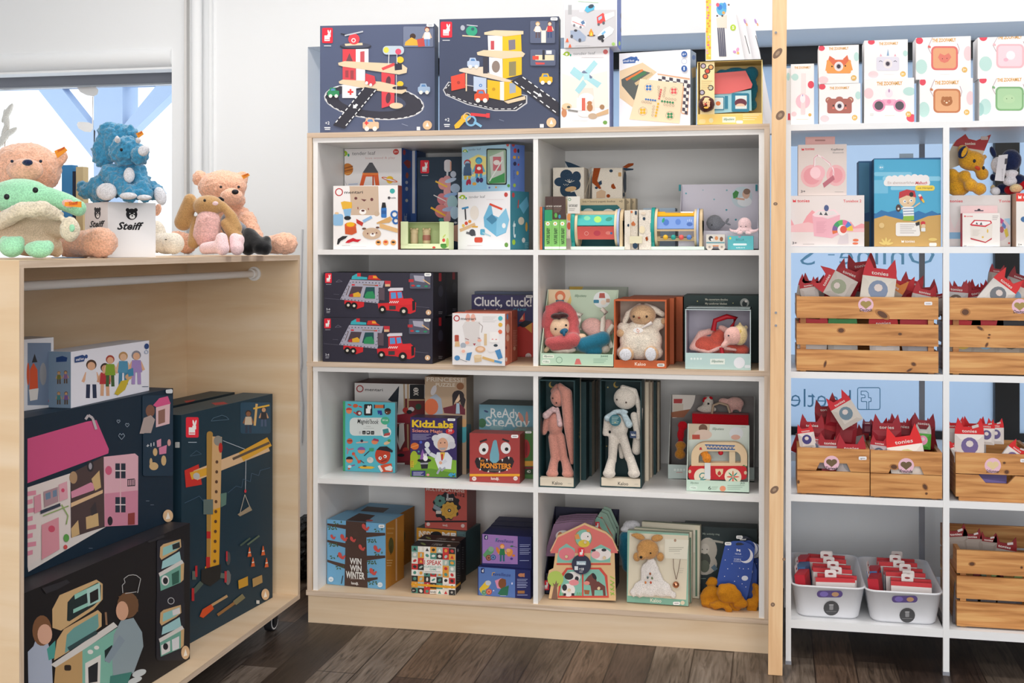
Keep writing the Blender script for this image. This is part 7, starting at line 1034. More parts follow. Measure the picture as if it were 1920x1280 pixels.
PB += [('e',x,415+abs(i-4)*3,30,30,'e6e4e4') for i,x in enumerate((910,950,1000,1050,1100,1145,1180))]+[('rr',868,425,1215,475,22,'e6e4e4'),('t',898,460,200,20,'Ein abenteuerliches','b8a8a4',0),('t',1104,462,90,22,'Malbuch','c83038',.02,.3),('rr',1104,470,1250,510,18,'e8cc4c'),('t',1122,496,110,14,'mit Hörspiel','7a6a30',.01),
       ('p',[(795,690),(850,655),(900,670),(960,655),(1000,680),(1060,690),(1130,660),(1180,680),(1230,660),(1295,690),(1295,740),(795,740)],'2a70a8'),('p',[(795,720),(880,695),(1000,725),(1100,740),(1200,700),(1295,690),(1295,935),(795,935)],'c8a05c'),
       ('e',1045,580,62,54,'dcc09c'),('p',[(980,570),(985,520),(1040,500),(1100,510),(1112,560),(1040,545)],'b83038'),('e',1075,538,16,18,'2a1c1c'),('e',1025,590,11,12,'f0f0ec'),('e',1072,584,11,12,'f0f0ec'),('e',1027,590,5,6,'2a5a90'),('e',1074,584,5,6,'2a5a90'),('e',1050,603,5,3,'6a3a2c'),('p',[(1008,630),(1092,630),(1095,700),(1015,705)],'e4e8ea'),('l',[(1012,645),(1094,643)],5,'2a5a90'),('l',[(1014,665),(1094,662)],5,'2a5a90'),('l',[(1016,685),(1094,682)],5,'2a5a90'),('p',[(1016,700),(1094,697),(1096,730),(1060,735),(1010,732)],'8ab440'),('l',[(1095,632),(1140,600)],10,'d8b890'),('l',[(1010,640),(985,650)],9,'d8b890'),('e',978,640,20,28,'4a3430'),('e',978,645,8,8,'d8d0c8'),('e',1148,565,12,26,'c83038',-25),('e',1162,585,8,18,'e0b840',-30),('e',1138,545,12,10,'e8dcd8'),
       ('rr',958,748,1140,850,16,'e8e4e0'),('n',990,768,120,5,15,'b0a8a8'),('e',1162,752,18,14,'c83038'),('e',1165,775,16,16,'dcc09c'),('rr',1148,788,1180,815,4,'e0e4e4'),('l',[(1142,815),(1134,745)],4,'3a2a28'),('p',[(1104,752),(1135,740),(1138,765),(1112,775)],'26222a'),('e',852,770,20,20,'dcbc80')]
PB += [('e',885+math.cos(a)*30,915+math.sin(a)*30,8,26,'dcc070',math.degrees(a)+90) for a in (-2.8,-2.2,-1.57,-.9,-.3)]+[('e',1235,875,32,12,'dcc070')]+[('p',[(1000,878),(1006,885),(1014,885),(1020,878),(1020,898),(1000,898)],'f0e8dc'),('t',1026,898,74,20,'tonies','f0e8dc',.02),('rr',1208,900,1264,926,8,'f0ece4')]
o = C('toy_box','large blue box with a pirate child on a beach, standing in front','N',796,1296,268,z,4.16,.10,'1f5c8c',PB,left='1c5482',top='1c5482')[0]
g = G(); q0,q1 = P(*zp('N',985,232),4.2),P(*zp('N',1090,268),4.2); g.box((q0.x,4.2,q1.z-.004),(q1.x,4.202,q0.z),'8a9aa8'); g.obj('hanging_tab',o)
o = C('toy_box','large blue beach box peeking out behind the pirate box','N',680,1180,288,z,4.30,.10,'1f5c8c',[('r',682,300,760,700,'3c7ca0'),('r',682,710,760,935,'9a7c44'),('p',[(682,690),(760,670),(760,740),(682,740)],'22588a')],left='1c5482',top='1c5482')[0]
_,F,_,_,X,w,h = C('toy_box','white audio cube box with blue waves under the plush toys','U',185,762,720,z,4.22,.14,'e4dedc',[('t',202,784,118,26,'tonies','d83a44',.02),('t',652,784,130,24,'Tonieb','d83a44',.01)]+wave(185,300,1120,[(185,1010),(240,1035),(270,1000),(300,920)],'8cbce0')+wave(185,300,1060,[(185,800),(215,960),(245,1030),(300,900)],'ecd8d8')+[('p',[(665,930),(740,960),(745,1090),(700,1130),(665,1140)],'d8c8d0'),('p',[(668,925),(700,950),(690,985),(668,975)],'c84c8c'),('p',[(690,960),(720,1000),(715,1030),(680,1010)],'5a80c0'),('p',[(700,1040),(730,1020),(745,1090),(720,1110)],'d8c048'),('e',680,1035,20,30,'b06070'),('p',[(700,935),(755,930),(758,1000)],'a8d0ec'),('e',748,1160,10,8,'d84038')],right='b89478')
zpl = z+h+.001
o = C('toy_box','small white and red box picturing a white audio cube','U',318,664,884,z,4.15,.045,'e8e2de',[('t',352,918,62,14,'tonies','d83a44',.02),('e',341,912,8,8,'d83a44'),('n',595,912,55,3,16,'a8a0a0'),('p',[(388,990),(420,955),(580,955),(596,985),(590,1120),(530,1148),(395,1110)],'e0d8d0'),('p',[(386,990),(425,945),(580,952),(592,975),(530,1012),(400,1000)],'c83440'),('p',[(405,985),(435,955),(570,960),(578,975),(525,998)],'ece8e8'),('p',[(440,985),(450,965),(462,988)],'4a4648'),('p',[(475,990),(492,965),(502,992)],'4a4648'),('p',[(390,1110),(530,1148),(590,1110),(588,1125),(530,1158),(395,1125)],'b82c38'),('n',410,1040,70,6,10,'ccc4bc'),('e',550,1048,7,18,'dcb44c'),('e',505,1105,9,9,'dcb44c'),('t',332,1192,24,14,'1+','5a5458',.02),('n',365,1188,65,2,8,'b8b0b0')],left='d83a48',top='d04048')[0]
g = G(); q0,q1 = P(*zp('U',300,815),4.19),P(*zp('U',642,884),4.19); g.box((q0.x,4.19,q1.z-.002),(q1.x,4.192,q0.z),'e0cccc'); F = Face((q0.x,4.19,q1.z),(1,0,0),(0,0,1),1,1); draw(g,F,'U',[('rr',428,855,512,866,4,'4a4858'),('e',470,852,14,10,'2c2a38')]); g.obj('hanging_tab',o)
C('toy_box','white box with a red top band at the right picture edge','U',814,1150,698,z,4.15,.10,'e6e2de',[('r',814,699,1150,775,'dc3a30'),('p',[(832,718),(842,728),(854,728),(862,718),(862,750),(832,750)],'f0ece8'),('t',876,748,110,26,'tonies','f0ece8',.02),('e',885,940,30,26,'3a6a9c'),('t',836,1182,30,18,'1+','4a4648',.02)],left='b09078',top='dc3a30')
gp = pl('U','golden plush cub with a red header card, on the audio cube box',4.25,400,0,zpl)
plush('body','U',[(400,400,0,120,95,80),(500,520,-.0,60,60,60),(280,640,0,110,90,70),('c',225,520,-.02,52,240,600,0,55),('c',340,540,-.03,55,300,600,0,50),(395,625,-.04,62,62,55),(475,660,-.03,62,58,55),('c',330,320,0,55,320,300,0,50),(520,365,.01,24,28,20)],4.25,'gold',gp,amp=.003)
plush('ear_lining','U',[(322,322,-.05,44,66,20,25)],4.25,'navyplush',gp,amp=0,vox=.004); blob('ear_inner','U',[(335,320,-.062,20,48,8,25)],4.25,'gold',gp)
for u,v in ((428,402),(512,466)): blob('eye','U',[(u,v,-.062,13,17,7)],4.25,'181c28',gp)
plush('nose','U',[(458,468,-.066,30,22,14,30)],4.25,fur('nosered','c2451f',400,.2),gp,amp=0,vox=.003)
g = G(); q = [P(*zp('U',*p),4.285) for p in ((192,330),(235,235),(345,152),(375,196),(445,213),(583,155),(520,310),(500,360),(192,480))]; g.prism(q,(0,.002,0),'c8bca8'); F = Face((q[0].x,4.2845,zpl),(1,0,0),(0,0,1),1,1); draw(g,F,'U',[('p',[(230,262),(260,212),(345,154),(375,197),(445,214),(583,157),(520,308)],'9c0c14'),('t',340,254,98,26,'tonies','d8ccc0',.02),('rr',486,175,555,208,8,'b8a8a4')]); g.obj('header_card',gp)
np_ = pl('U','navy, white and red plush toy beside the golden cub',4.27,740,0,zpl)
plush('body','U',[(765,400,0,95,110,70),(600,320,.01,28,62,24,-20),(600,555,0,30,40,30),(840,570,0,60,50,40),(680,660,.02,60,50,40)],4.27,'navyplush',np_,amp=.003)
plush('face','U',[(645,440,-.02,66,80,40),(770,515,-.03,66,36,30),(755,590,-.03,66,44,40),(620,680,-.02,48,42,40)],4.27,'whiteplush',np_,amp=.002)
plush('shorts','U',[(780,670,.0,80,50,50),(880,620,.0,40,50,40)],4.27,'redfelt',np_,amp=0); fur('yellowshoe','d8c090',300,.4)
for b in ((812,655,-.05,60,44,40),(600,650,0,26,40,20)): plush('shoe','U',[b],4.27,'yellowshoe',np_,amp=.001)
g = G(); F = Face((PX(zp('U',610,0)[0],4.2),4.195,zpl),(1,0,0),(0,0,1),1,1); F.k = 1; draw(g,F,'U',[('p',[(652,350),(738,340),(700,590),(615,582)],'cfcdd2'),('n',680,480,14,10,12,'8a8890'),('p',[(710,380),(735,378),(730,430),(705,432)],'3a3840')]); g.obj('care_label',np_)
# ---------------------------------------------------------------- slatted pine crates
def crate(lab,px0,px1,Y,D,z,slats,stick,price=None,cut=None,W_=None,base=False,kn=()):
    X0 = PX(px0,Y); X1 = X0+W_ if W_ else PX(px1,Y); z += .0008; t = .012
    r = thing('wooden_crate',lab,'crate',((X0+X1)/2,Y,z),'pine crates on the white rack'); H_ = slats[-1][1]
    for i,(a,b) in enumerate(slats):
        g = G(); last = i == len(slats)-1; pts = [(X0,z+a),(X1,z+a),(X1,z+b),(X0,z+b)]; xm = (X0+X1)/2
        if cut and i == cut[0]:
            w = cut[1]; h = .026
            pts = [(X0,z+a),(xm-w,z+a),(xm-w+.012,z+a+h),(xm+w-.012,z+a+h),(xm+w,z+a),(X1,z+a),(X1,z+b),(X0,z+b)] if cut[2] == 'low' else [(X0,z+a),(X1,z+a),(X1,z+b),(xm+w+.01,z+b),(xm+w-.012,z+b-h),(xm-w+.012,z+b-h),(xm-w-.01,z+b),(X0,z+b)]
        g.prism([(x,Y,q) for x,q in pts][::-1],(0,t,0),'pine'); F = Face((X0,Y,z),(1,0,0),(0,0,1),X1-X0,.4); F.k = 3
        for zq,x,y,ra,rb,ro in kn:
            if z+a < F.uv(zq,x,y)[1]+z < z+b: draw(g,F,zq,[('e',x,y,ra*1.5,rb*1.4,'a8703c',ro),('e',x,y,ra,rb,'5c3820',ro)])
        s = g.obj('slat',r)
        g = G(); g.box((X0,Y+D-t,z+a),(X1,Y+D,z+b),'pine'); g.obj('slat',r)
        for xx in (X0,X1-t): g = G(); g.box((xx,Y+t,z+a),(xx+t,Y+D-t,z+b),'pine'); g.obj('slat',r)
    for xx in (X0+t,X1-t-.018):
        for yy in (Y+t,Y+D-t-.014): g = G(); g.box((xx,yy,z),(xx+.018,yy+.014,z+H_-.006),'pine'); g.obj('corner_post',r)
    g = G(); g.box((X0+t,Y+t,z+.008),(X1-t,Y+D-t,z+.014),'pine'); g.obj('base',r)
    if base: g = G(); g.box((X0+.01,Y+.004,z),(X1,Y+.016,z+.012),'pine'); g.obj('base_rail',r)
    if stick:
        zm,x,y,rr_,writing,hc = stick; g = G(); F = Face((X0,Y,z),(1,0,0),(0,0,1),X1-X0,.4); F.k = 4
        draw(g,F,zm,[('e',x,y,rr_,rr_*.94,'e4b8c8'),('e',x-rr_*.33,y-rr_*.15,rr_*.38,rr_*.34,hc),('e',x+rr_*.33,y-rr_*.15,rr_*.38,rr_*.34,hc),('p',[(x-rr_*.68,y),(x+rr_*.68,y),(x,y+rr_*.55)],hc),('t',x-rr_*.8,y+rr_*.86,rr_*1.6,rr_*.4,writing,'2c2430',.02,.2)]); g.obj('heart_sticker',r)
    if price: g = G(); F = Face((X0,Y,z),(1,0,0),(0,0,1),X1-X0,.4); F.k = 4; zm,x,y = price; draw(g,F,zm,[('rr',x,y,x+60,y+26,8,'e8e6ea'),('n',x+12,y+18,36,1,18,'a8a4a8')]); g.obj('price_sticker',r)
    return r,X0,X1
S3L = [(.004,.073),(.089,.159),(.176,.247)]
crate('large slatted pine crate with a pink heart sticker and price tag on the third shelf',1493.7,1759.5,4.135,.31,RZ[2],S3L,('O',734,444,58,'Deutsch','a08a4c'),('O',1172,422),kn=(('O',858,518,42,20,30),('O',548,637,22,16,0),('O',990,664,14,9,0),('O',428,890,8,22,15),('O',1092,890,16,12,20),('O',1060,935,22,8,-30)))
crate('large slatted pine crate at the right end of the third shelf',1780.5,0,4.135,.31,RZ[2],S3L,('O',1888,456,60,'Deutsch','a08a4c'),W_=.46,kn=(('O',1480,500,26,22,0),('O',1660,670,8,6,0),('O',1655,692,9,6,0),('O',1590,620,24,10,30),('O',1640,745,8,16,30)))
S2L = [(.004,.078),(.08,.153)]
crate('small pine crate with a hand hole, left of the two on the fourth shelf',1495,1630.6,4.14,.31,RZ[3],S2L,('Q',477,670,58,'Tierwelt','6a5638'),('Q',680,622),(1,.055,'low'),kn=(('Q',608,935,18,14,0),('Q',228,812,8,12,0),('Q',700,640,4,4,0)))
crate('small pine crate with a hand hole beside the middle rack leg',1632.4,1766.5,4.135,.31,RZ[3],S2L,('Q',1036,690,60,'Freunde','6a5638'),None,(1,.055,'low'),kn=(('Q',945,700,24,16,10),('Q',1178,850,14,22,-30),('Q',1188,900,8,8,0),('Q',1175,945,20,9,-20)))
crate('pine crate with purple toy packs at the right of the fourth shelf',1792,0,4.14,.31,RZ[3],[(.013,.085),(.088,.154)],('Q',1686,690,62,'Schlummer','e0c898'),('Q',1892,640),(0,.045,'high'),W_=.25,base=True,kn=(('Q',1790,738,16,14,0),('Q',1772,670,10,8,0),('Q',1600,955,20,10,0)))
crate('large slatted pine crate on the bottom shelf at the right',1794,0,4.16,.40,RZ[4],[(.005,.083),(.094,.166),(.175,.25)],None,W_=.5,kn=(('R',1440,440,18,12,0),('R',1790,465,8,8,0)))
# ---------------------------------------------------------------- red-eared toy pouches
RD_ = 'c4182a'
def pouch(lab,zm,cx,cy,w,ang,Y,header=RD_,body='dcd6d0',pic=None,L=1.1,group=None,text=True,tag_=False,flip=0):
    c = P(*zp(zm,cx,cy),Y); s = w/ZM[zm][2]*dep(zp(zm,cx,0)[0],Y)/FPX; a = math.radians(ang); ex = Vector((math.cos(a),flip,-math.sin(a))).normalized(); ey = Vector((math.sin(a),0,math.cos(a)))
    T = lambda u,v,d=0: c+ex*(u*s)+ey*((v-.38)*s)+Vector((0,d,0)); r = thing('toy_pouch',lab,'toy pouch',c+ey*(-.5*s),group)
    g = G(); g.prism([T(*p) for p in ((-.5,-.12),(-.48,.1),(-.39,.47),(-.2,.14),(.2,.14),(.39,.47),(.48,.1),(.5,-.12))],(0,.004,0),header)
    F = Face(T(-.5,-1.2,-.0003),ex,ey,s,1.6*s); F.n = Vector((0,-1,0)) if abs(flip) < .01 else F.n; F.w = F.h = 9; F.k = 1
    if text:
        vs,fs = glyphs('tonies',.01); g.add([T(-.25+q[0]*.5,-.06+q[1]*.11,-.0008) for q in vs],fs,'e8e0dc')
    if tag_: g.poly([T(.1,.08,-.001),T(.32,.15,-.001),T(.3,.25,-.001),T(.08,.18,-.001)],'c8c0c0')
    g.obj('header_card',r)
    g = G(); n = 6; m0 = [(-.5,-.12),(.5,-.12),(.5,-L),(-.5,-L)]
    ctr = T(0,-.5,-.014); q = [T(*p,-.0005) for p in m0]; q2 = [T(*p,.012) for p in m0]; g.add(q+q2+[T(-.3,-.3,-.006),T(.3,-.3,-.006),T(.3,-L+.2,-.006),T(-.3,-L+.2,-.006)],[[0,1,9,8],[1,2,10,9],[2,3,11,10],[3,0,8,11],[8,9,10,11],[5,4,7,6],[1,0,4,5],[3,2,6,7],[0,3,7,4],[2,1,5,6]],body)
    if pic: g.poly([T(.29*math.cos(k*.4488),-.52+.3*math.sin(k*.4488),-.0068) for k in range(14)],pic); g.poly([T(.13*math.cos(k*.785),-.45+.12*math.sin(k*.785),-.0074) for k in range(8)],'d8ccc8' if pic != 'd8cc90' else 'c8b878')
    g.obj('pouch',r); return r
U1 = 'red-eared toy pouches in the left third-shelf crate'
for a in (('white pouch with a blue-grey hooded figure in the top left crate','O',852,115,245,7,4.17,RD_,'dcd6cc','7c8ca8'),('dark red pouch lying sideways at the left of the top left crate','O',372,225,190,-62,4.19,'b81c28','c8c0ba','98a088'),('dark red pouch with round ears at the middle of the top left crate','O',640,140,200,22,4.24,'a81420','a01c28',None),
          ('tallest dark red pouch at the back of the top left crate','O',690,72,210,-8,4.34,'b01824','9c1c28',None),('pouch edge-on at the far left of the top left crate','O',292,250,130,-10,4.20,'a81824','b8b0ac',None),('pale clear pouch left of centre in the top left crate','O',315,235,150,10,4.30,'b82030','c4c0bc',None),
          ('pouch with an orange band right of centre in the top left crate','O',985,240,190,35,4.26,'dc8030','b8a898','6a5a4a'),('dark red pouch lying low at the right of the top left crate','O',1190,290,170,12,4.22,'b01828','c4bcb8',None),('clear pouch flat at the far right of the top left crate','O',1285,335,120,-15,4.28,'a81828','c8c4c4',None)):
    pouch(a[0],*a[1:7],header=a[7],body=a[8],pic=a[9],group=U1)
for i,(x,c,b) in enumerate(((345,'c02430','c8c0bc'),(560,'3a8a48','b8b4b0'),(860,'c81c28','dcd4d0'),(1090,'b82030','a8a4a8'))):
    pouch('pouch seen through the slat gap of the top left crate, %s' % ('leftmost','second','third','rightmost')[i],'O',x,500,215,3-i*3,4.165,header=c,body=b,pic=(None,None,'dcb88c','3c5c94')[i],L=1.3,group=U1,text=i == 2)
U2 = 'red-eared toy pouches in the right third-shelf crate'
for a in (('bright red pouch leaning right in the top right crate','O',1840,225,200,38,4.17,'d82428','dcd8d4','70747c'),('red pouch with a blue window lying in the top right crate','O',1690,330,170,-70,4.19,'d02028','d0c8c0','7ca0c0'),('clear pouch at the left of the top right crate','O',1420,265,170,5,4.24,'a01c28','c4c0c0','6a5a50'),('pouch with dark ears behind the clear one in the top right crate','O',1560,285,190,-10,4.28,'a81c2c','b8b0b0',None),('pouch standing edge-on before the black window frame','O',1725,150,110,8,4.34,'a82030','c0b4ac',None),('dark red pouch at the far right of the top right crate','O',1905,185,150,20,4.32,'8c1420','b0a8a4',None)):
    pouch(a[0],*a[1:7],header=a[7],body=a[8],pic=a[9],group=U2)
for i,(x,c) in enumerate(((1490,'c81c28'),(1660,'c02430'),(1850,'2c2a30'))): pouch('pouch deep in the top right crate seen through the slats, %s' % ('left','middle','right')[i],'O',x,505,230,8,4.165,header=c,body='a89c90',pic=('d8b850','8ab8d8','5a5a50')[i],L=1.3,group=U2,text=False)
U3 = 'red-eared toy pouches in the small left crate'
for a in (('pouch propped highest with a grey-blue figure, small left crate','Q',500,165,170,-32,4.20,'c8182a','d0c8c0','6c8494'),('dark pouch behind the highest one, small left crate','Q',545,165,160,8,4.26,'9a1422','961a28',None),('front pouch with white lettering, right of the small left crate','Q',625,478,215,0,4.158,'a8182a','b0a8a8','8c8c90'),('front pouch with white lettering, centre of the small left crate','Q',465,455,175,0,4.165,'9c1626','a89ca0','606a80'),('narrow front pouch, left centre of the small left crate','Q',350,445,120,4,4.17,'9c1626','8c6c74','505a70'),('bright red pouch at the left edge of the small left crate','Q',272,385,120,-10,4.165,'d01c28','d8d0cc','3c3478'),
          ('pouch standing at the left in the second row of the small left crate','Q',330,320,180,0,4.24,'a01626','8e1c28',None),('pouch at the left in the third row of the small left crate','Q',320,350,150,-2,4.30,'981424','961a28',None),('pouch at the right in the second row of the small left crate','Q',600,320,150,6,4.25,'9a1422','8e1c28',None),('dark pouch deep behind, small left crate','Q',430,205,170,-5,4.34,'981424','8a1824',None)):
    pouch(a[0],*a[1:7],header=a[7],body=a[8],pic=a[9],group=U3)
U4 = 'red-eared toy pouches in the small middle crate'
for a in (('bright red front pouch with a pale yellow figure, middle crate','Q',1000,410,260,-10,4.155,'dc1c20','e4dcd4','d8cc90'),('front pouch at the left of the middle crate','Q',840,475,130,5,4.16,'a8182a','a89ca0','505a70'),('green pouch with a dark corner, right of the middle crate','Q',1165,390,120,3,4.18,'b8b8b4','4c9c3c','e090b0'),('tall pouch at the right behind the green one, middle crate','Q',1170,310,170,3,4.24,'8c1424','7c1420',None),('large dark red pouch at the left back of the middle crate','Q',890,322,210,0,4.22,'9c1828','981a2a',None),('dark red pouch in the centre back of the middle crate','Q',1010,320,200,2,4.28,'9c1828','8c1424',None),('pouch seen edge-on left of the middle crate','Q',745,345,70,0,4.24,'6c1c30','5a2030',None)):
    pouch(a[0],*a[1:7],header=a[7],body=a[8],pic=a[9],group=U4,text=a[2+1] > 0)
U5 = 'bright red pouches with purple figures'
for a in (('front pouch with a purple sleeping figure, right crate of the fourth shelf',1510,350,210,0,4.16,'6c5c90'),('second pouch, half hidden right of the sleeping purple figure',1640,350,120,2,4.175,'5c5080'),('third pouch, rightmost of the upright row',1705,345,120,0,4.185,'5c5080'),('pouch behind at the left of the upright row',1400,335,150,0,4.22,None),('pouch behind at the centre of the upright row',1545,335,170,0,4.26,None),('pouch slipping left with a purple window',1395,490,110,-25,4.165,'54487c'),('pouch tilted at the picture edge in the right crate',1900,530,130,35,4.17,'6c5c90')):
    pouch(a[0],'Q',*a[1:6],header='d01820',body='d8d0cc',pic=a[6],group=U5,tag_=True,L=1.15)
for i,(x,y,w) in enumerate(((1500,985,120),(1595,1020,100),(1640,1010,90),(1780,1040,130))): pouch('dark red pouch sunk in the bottom crate, %s' % ('left','second','third','right')[i],'R',1320+i*100+i*20,170+i*28,w*1.3,-6+i*5,4.25,header='7c1018',body='8c8078',group='dark red pouches in the bottom crate',tag_=True)
for i,(x,y,c) in enumerate(((1440,540,'5c6c58'),(1560,560,'6c1420'),(1690,560,'88a060'))): pouch('pouch seen through the slats of the bottom crate, %s' % ('left','middle','right')[i],'R',x+0*y,480,220,3,4.19,header=c,body='5a5458',group='dark red pouches in the bottom crate',text=False,L=1.4)
random.seed(21)
for zm,x0,x1,y0,dy,w,Yb_,n,grp,lab in (('O',310,1210,215,60,165,4.30,12,U1,'pouch packed in the back of the top left crate'),('O',1420,1900,255,40,150,4.30,7,U2,'pouch packed in the back of the top right crate'),('Q',320,690,350,60,150,4.29,9,U3,'pouch packed in the back of the small left crate'),('Q',820,1210,350,50,150,4.31,8,U4,'pouch packed in the back of the middle crate')):
    for i in range(n): pouch(lab,zm,x0+(x1-x0)*(i+.5)/n,y0+random.random()*dy+(abs(i-n*.45)/n*90 if zm == 'O' and x0 < 300 else 0),w*(.85+.3*random.random()),random.uniform(-22,22),Yb_+(i % 3)*.028,header=random.choice(['b81826','a41522','c81c28']),body=random.choice(['9c1c28','c4bcb8','8c1824','b0a8a8']),group=grp+', packed behind',text=i % 2 == 0)
for x,c,w,s in ((490,'9c2830',170,'left'),(1045,'d0702c',170,'middle')): pouch('printed pouch seen through the hand hole of the small %s crate' % s,'Q',x,640,w,0,4.165,header='7c1c28',body=c,pic='d8a888',group=U3,text=False,L=.9)
pouch('purple pouch seen through the hand hole of the right crate','Q',1695,700,200,6,4.165,header='54487c',body='6c5c98',group=U5,text=False,L=.9)
# ---------------------------------------------------------------- white bins with red-topped boxes
def bin_(lab,X0,X1,Y,D,z,hgt,tx,ty,cx,cy):
    r = thing('storage_bin',lab,'bin',((X0+X1)/2,Y+D/2,z),'white plastic bins on the bottom shelf'); z0 = z+.0008
    def ring(zz,ins,rad):
        f_ = (zz-z0)/hgt; i = ins+.018*(1-f_); x0,x1,y0,y1 = X0+i,X1-i,Y+i,Y+D-i; o = []
        for px,py,a in ((x1-rad,y1-rad,0),(x0+rad,y1-rad,90),(x0+rad,y0+rad,180),(x1-rad,y0+rad,270)): o += [(x,y,zz) for x,y in circ(px,py,rad,rad,5,a,a+90)]
        return o
    ls = [ring(z0,.006,.03),ring(z0+.008,0,.034),ring(z0+hgt-.006,0,.034),ring(z0+hgt-.006,-.003,.036),ring(z0+hgt,-.003,.036),ring(z0+hgt,.003,.032),ring(z0+.006,.003,.03)]
    n = len(ls[0]); g = G(); fs = [[k*n+i,k*n+(i+1) % n,(k+1)*n+(i+1) % n,(k+1)*n+i] for k in range(len(ls)-1) for i in range(n)]+[list(range(n))[::-1],[6*n+i for i in range(n)]]
    g.add(sum(ls,[]),fs,'binplastic',True); g.obj('tub',r)
    F = Face((X0,Y+.0175,z0),(1,0,0),(0,-.018,hgt),1,1); g = G(); F.k = 10; draw(g,F,'R',[('rr',tx,ty,tx+182,ty+48,24,'5a4a80'),('e',tx+50,ty+24,30,18,'7a6ab0'),('e',tx+130,ty+26,26,16,'b8906c')]); g.obj('hand_hole',r)
    g = G(); draw(g,F,'R',[('e',cx,cy,55,52,'4a4a4c'),('rr',cx-14,cy-28,cx+14,cy+12,6,'8a8a8c'),('l',[(cx-16,cy-24),(cx+16,cy-24)],5,'b8b8ba'),('n',cx-36,cy+24,72,1,6,'9a9a9c')]); g.obj('round_label',r); return r
z = RZ[4]; Ybn = 4.155
xa,xb = PX(zp('R',166,0)[0],Ybn),PX(zp('R',686,0)[0],Ybn); xc,xd = PX(zp('R',691,0)[0],Ybn-.01),PX(zp('R',1237,0)[0],Ybn-.01)
bin_('white plastic bin with red boxes, left one on the bottom shelf',xa,xb,Ybn,.44,z,PZ(1550,940+600/3.765,Ybn)-z,345,628,447,752)
bin_('white plastic bin with red boxes, right one by the rack leg',xc,xd,Ybn-.01,.44,z,PZ(1700,940+634/3.765,Ybn)-z,874,664,983,802)
def flatbox(lab,cx,Y,w,ztop,yaw,col='e0d8d6',grp='',tabx=0,dx=0,h=.105,thk=.034,lean=.2,colt='c41c28'):
    a = math.radians(yaw); X = Matrix.Translation((cx,Y,ztop-h)) @ Matrix.Rotation(a,4,'Z') @ Matrix.Rotation(-lean,4,'X'); g = G()
    g.box((-w/2,0,0),(w/2,thk,h),[col,colt,col,col,col,col],X); g.box((-w/2-.0004,-.0004,h-.014),(w/2+.0004,-.0001,h),colt,X)
    o = tag(g.obj('flat_box',org=X.translation),lab,'box',grp)
    if tabx is not None:
        g = G(); p = rrect(tabx-.019,h-.002,tabx+.019,h+.024,.005); g.prism([X @ Vector((x,thk,y)) for x,y in p][::-1],X.to_3x3() @ Vector((0,.0008,0)),'e4e0de'); e = [X @ Vector((x,thk-.0006,y)) for x,y in circ(tabx,h+.011,.009,.0035,12)]; g.poly(e[::-1],'8c2028'); g.obj('hanging_tab',o)
    return o
ordn = ('front','second','third','fourth','fifth','sixth','seventh','rearmost')
for b,(x0,x1,zr) in enumerate(((xa,xb,0),(xc,xd,0))):
    for i in range(8): flatbox('red-topped flat box, %s of the row in the %s white bin' % (ordn[i],('left','right')[b]),x0+(x1-x0)*(.62 if b == 0 else .62)-i*.004+(.008 if i % 3 == 1 else 0),4.20+i*.044,.128,.272+(.008 if i % 3 == 2 else 0),(-4 if i else 8)*(1-b)+(i % 3-1)*2,grp='red-topped flat boxes in the %s bin' % ('left','right')[b],tabx=(-.01+.006*(i % 4) if (i+b) % 4 != 3 else None))
    for i in range(2 if b else 3): flatbox(('blue and red box turned sideways, ','red box turned sideways, ')[b ^ (i != 1)]+'%s at the left wall of the %s bin' % (('front','middle','rear')[i],('left','right')[b]),x0+.064+.004*i,4.25+i*.085,.085,.278+.004*i,78,col=('b82030','3c6a9c','b02030')[i],tabx=0 if i < 2 else None,grp='sideways boxes in the bins',lean=.12,colt=('c41c28','4a70a0','c41c28')[i] if b == 0 else 'c41c28')
# ---------------------------------------------------------------- boxes in the rolling cabinet
def XA(px,X): r = ray(px,HZ); t = X/r.x; return Vector((X,r.y*t,0)),t
def cabbox(lab,px0,X0,px1,X1,ytop_r,z,D,col,art,ext=0,**k):
    a,ta = XA(px0,X0); b,tb = XA(px1,X1); z += .0008; zt = EYE-(ytop_r-HZ)/FPX*tb
    ex = (b-a).normalized(); a = a-ex*ext; a.z = b.z = z; w = (b-a).length; bk = Vector((-ex.y,ex.x,0)); h = zt-z; up = Vector((0,0,1))
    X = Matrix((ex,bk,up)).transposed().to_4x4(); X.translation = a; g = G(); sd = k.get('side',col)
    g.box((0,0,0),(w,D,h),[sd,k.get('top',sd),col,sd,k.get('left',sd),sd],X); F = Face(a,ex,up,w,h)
    zm = k.get('zm','B'); draw(g,F,zm,art)
    if 'lart' in k: draw(g,Face(a+bk*D,-bk,up,D,h),zm,k['lart'])
    if 'tart' in k: draw(g,Face(a+up*h,ex,bk,w,D),zm,k['tart'])
    o = tag(g.obj(k.get('name','toy_box'),org=(a.x,a.y,z)),lab,'box'); return o,F,zt
zc = CZ0+.018; TN = 'd8b48c'; CR = 'c8a878'
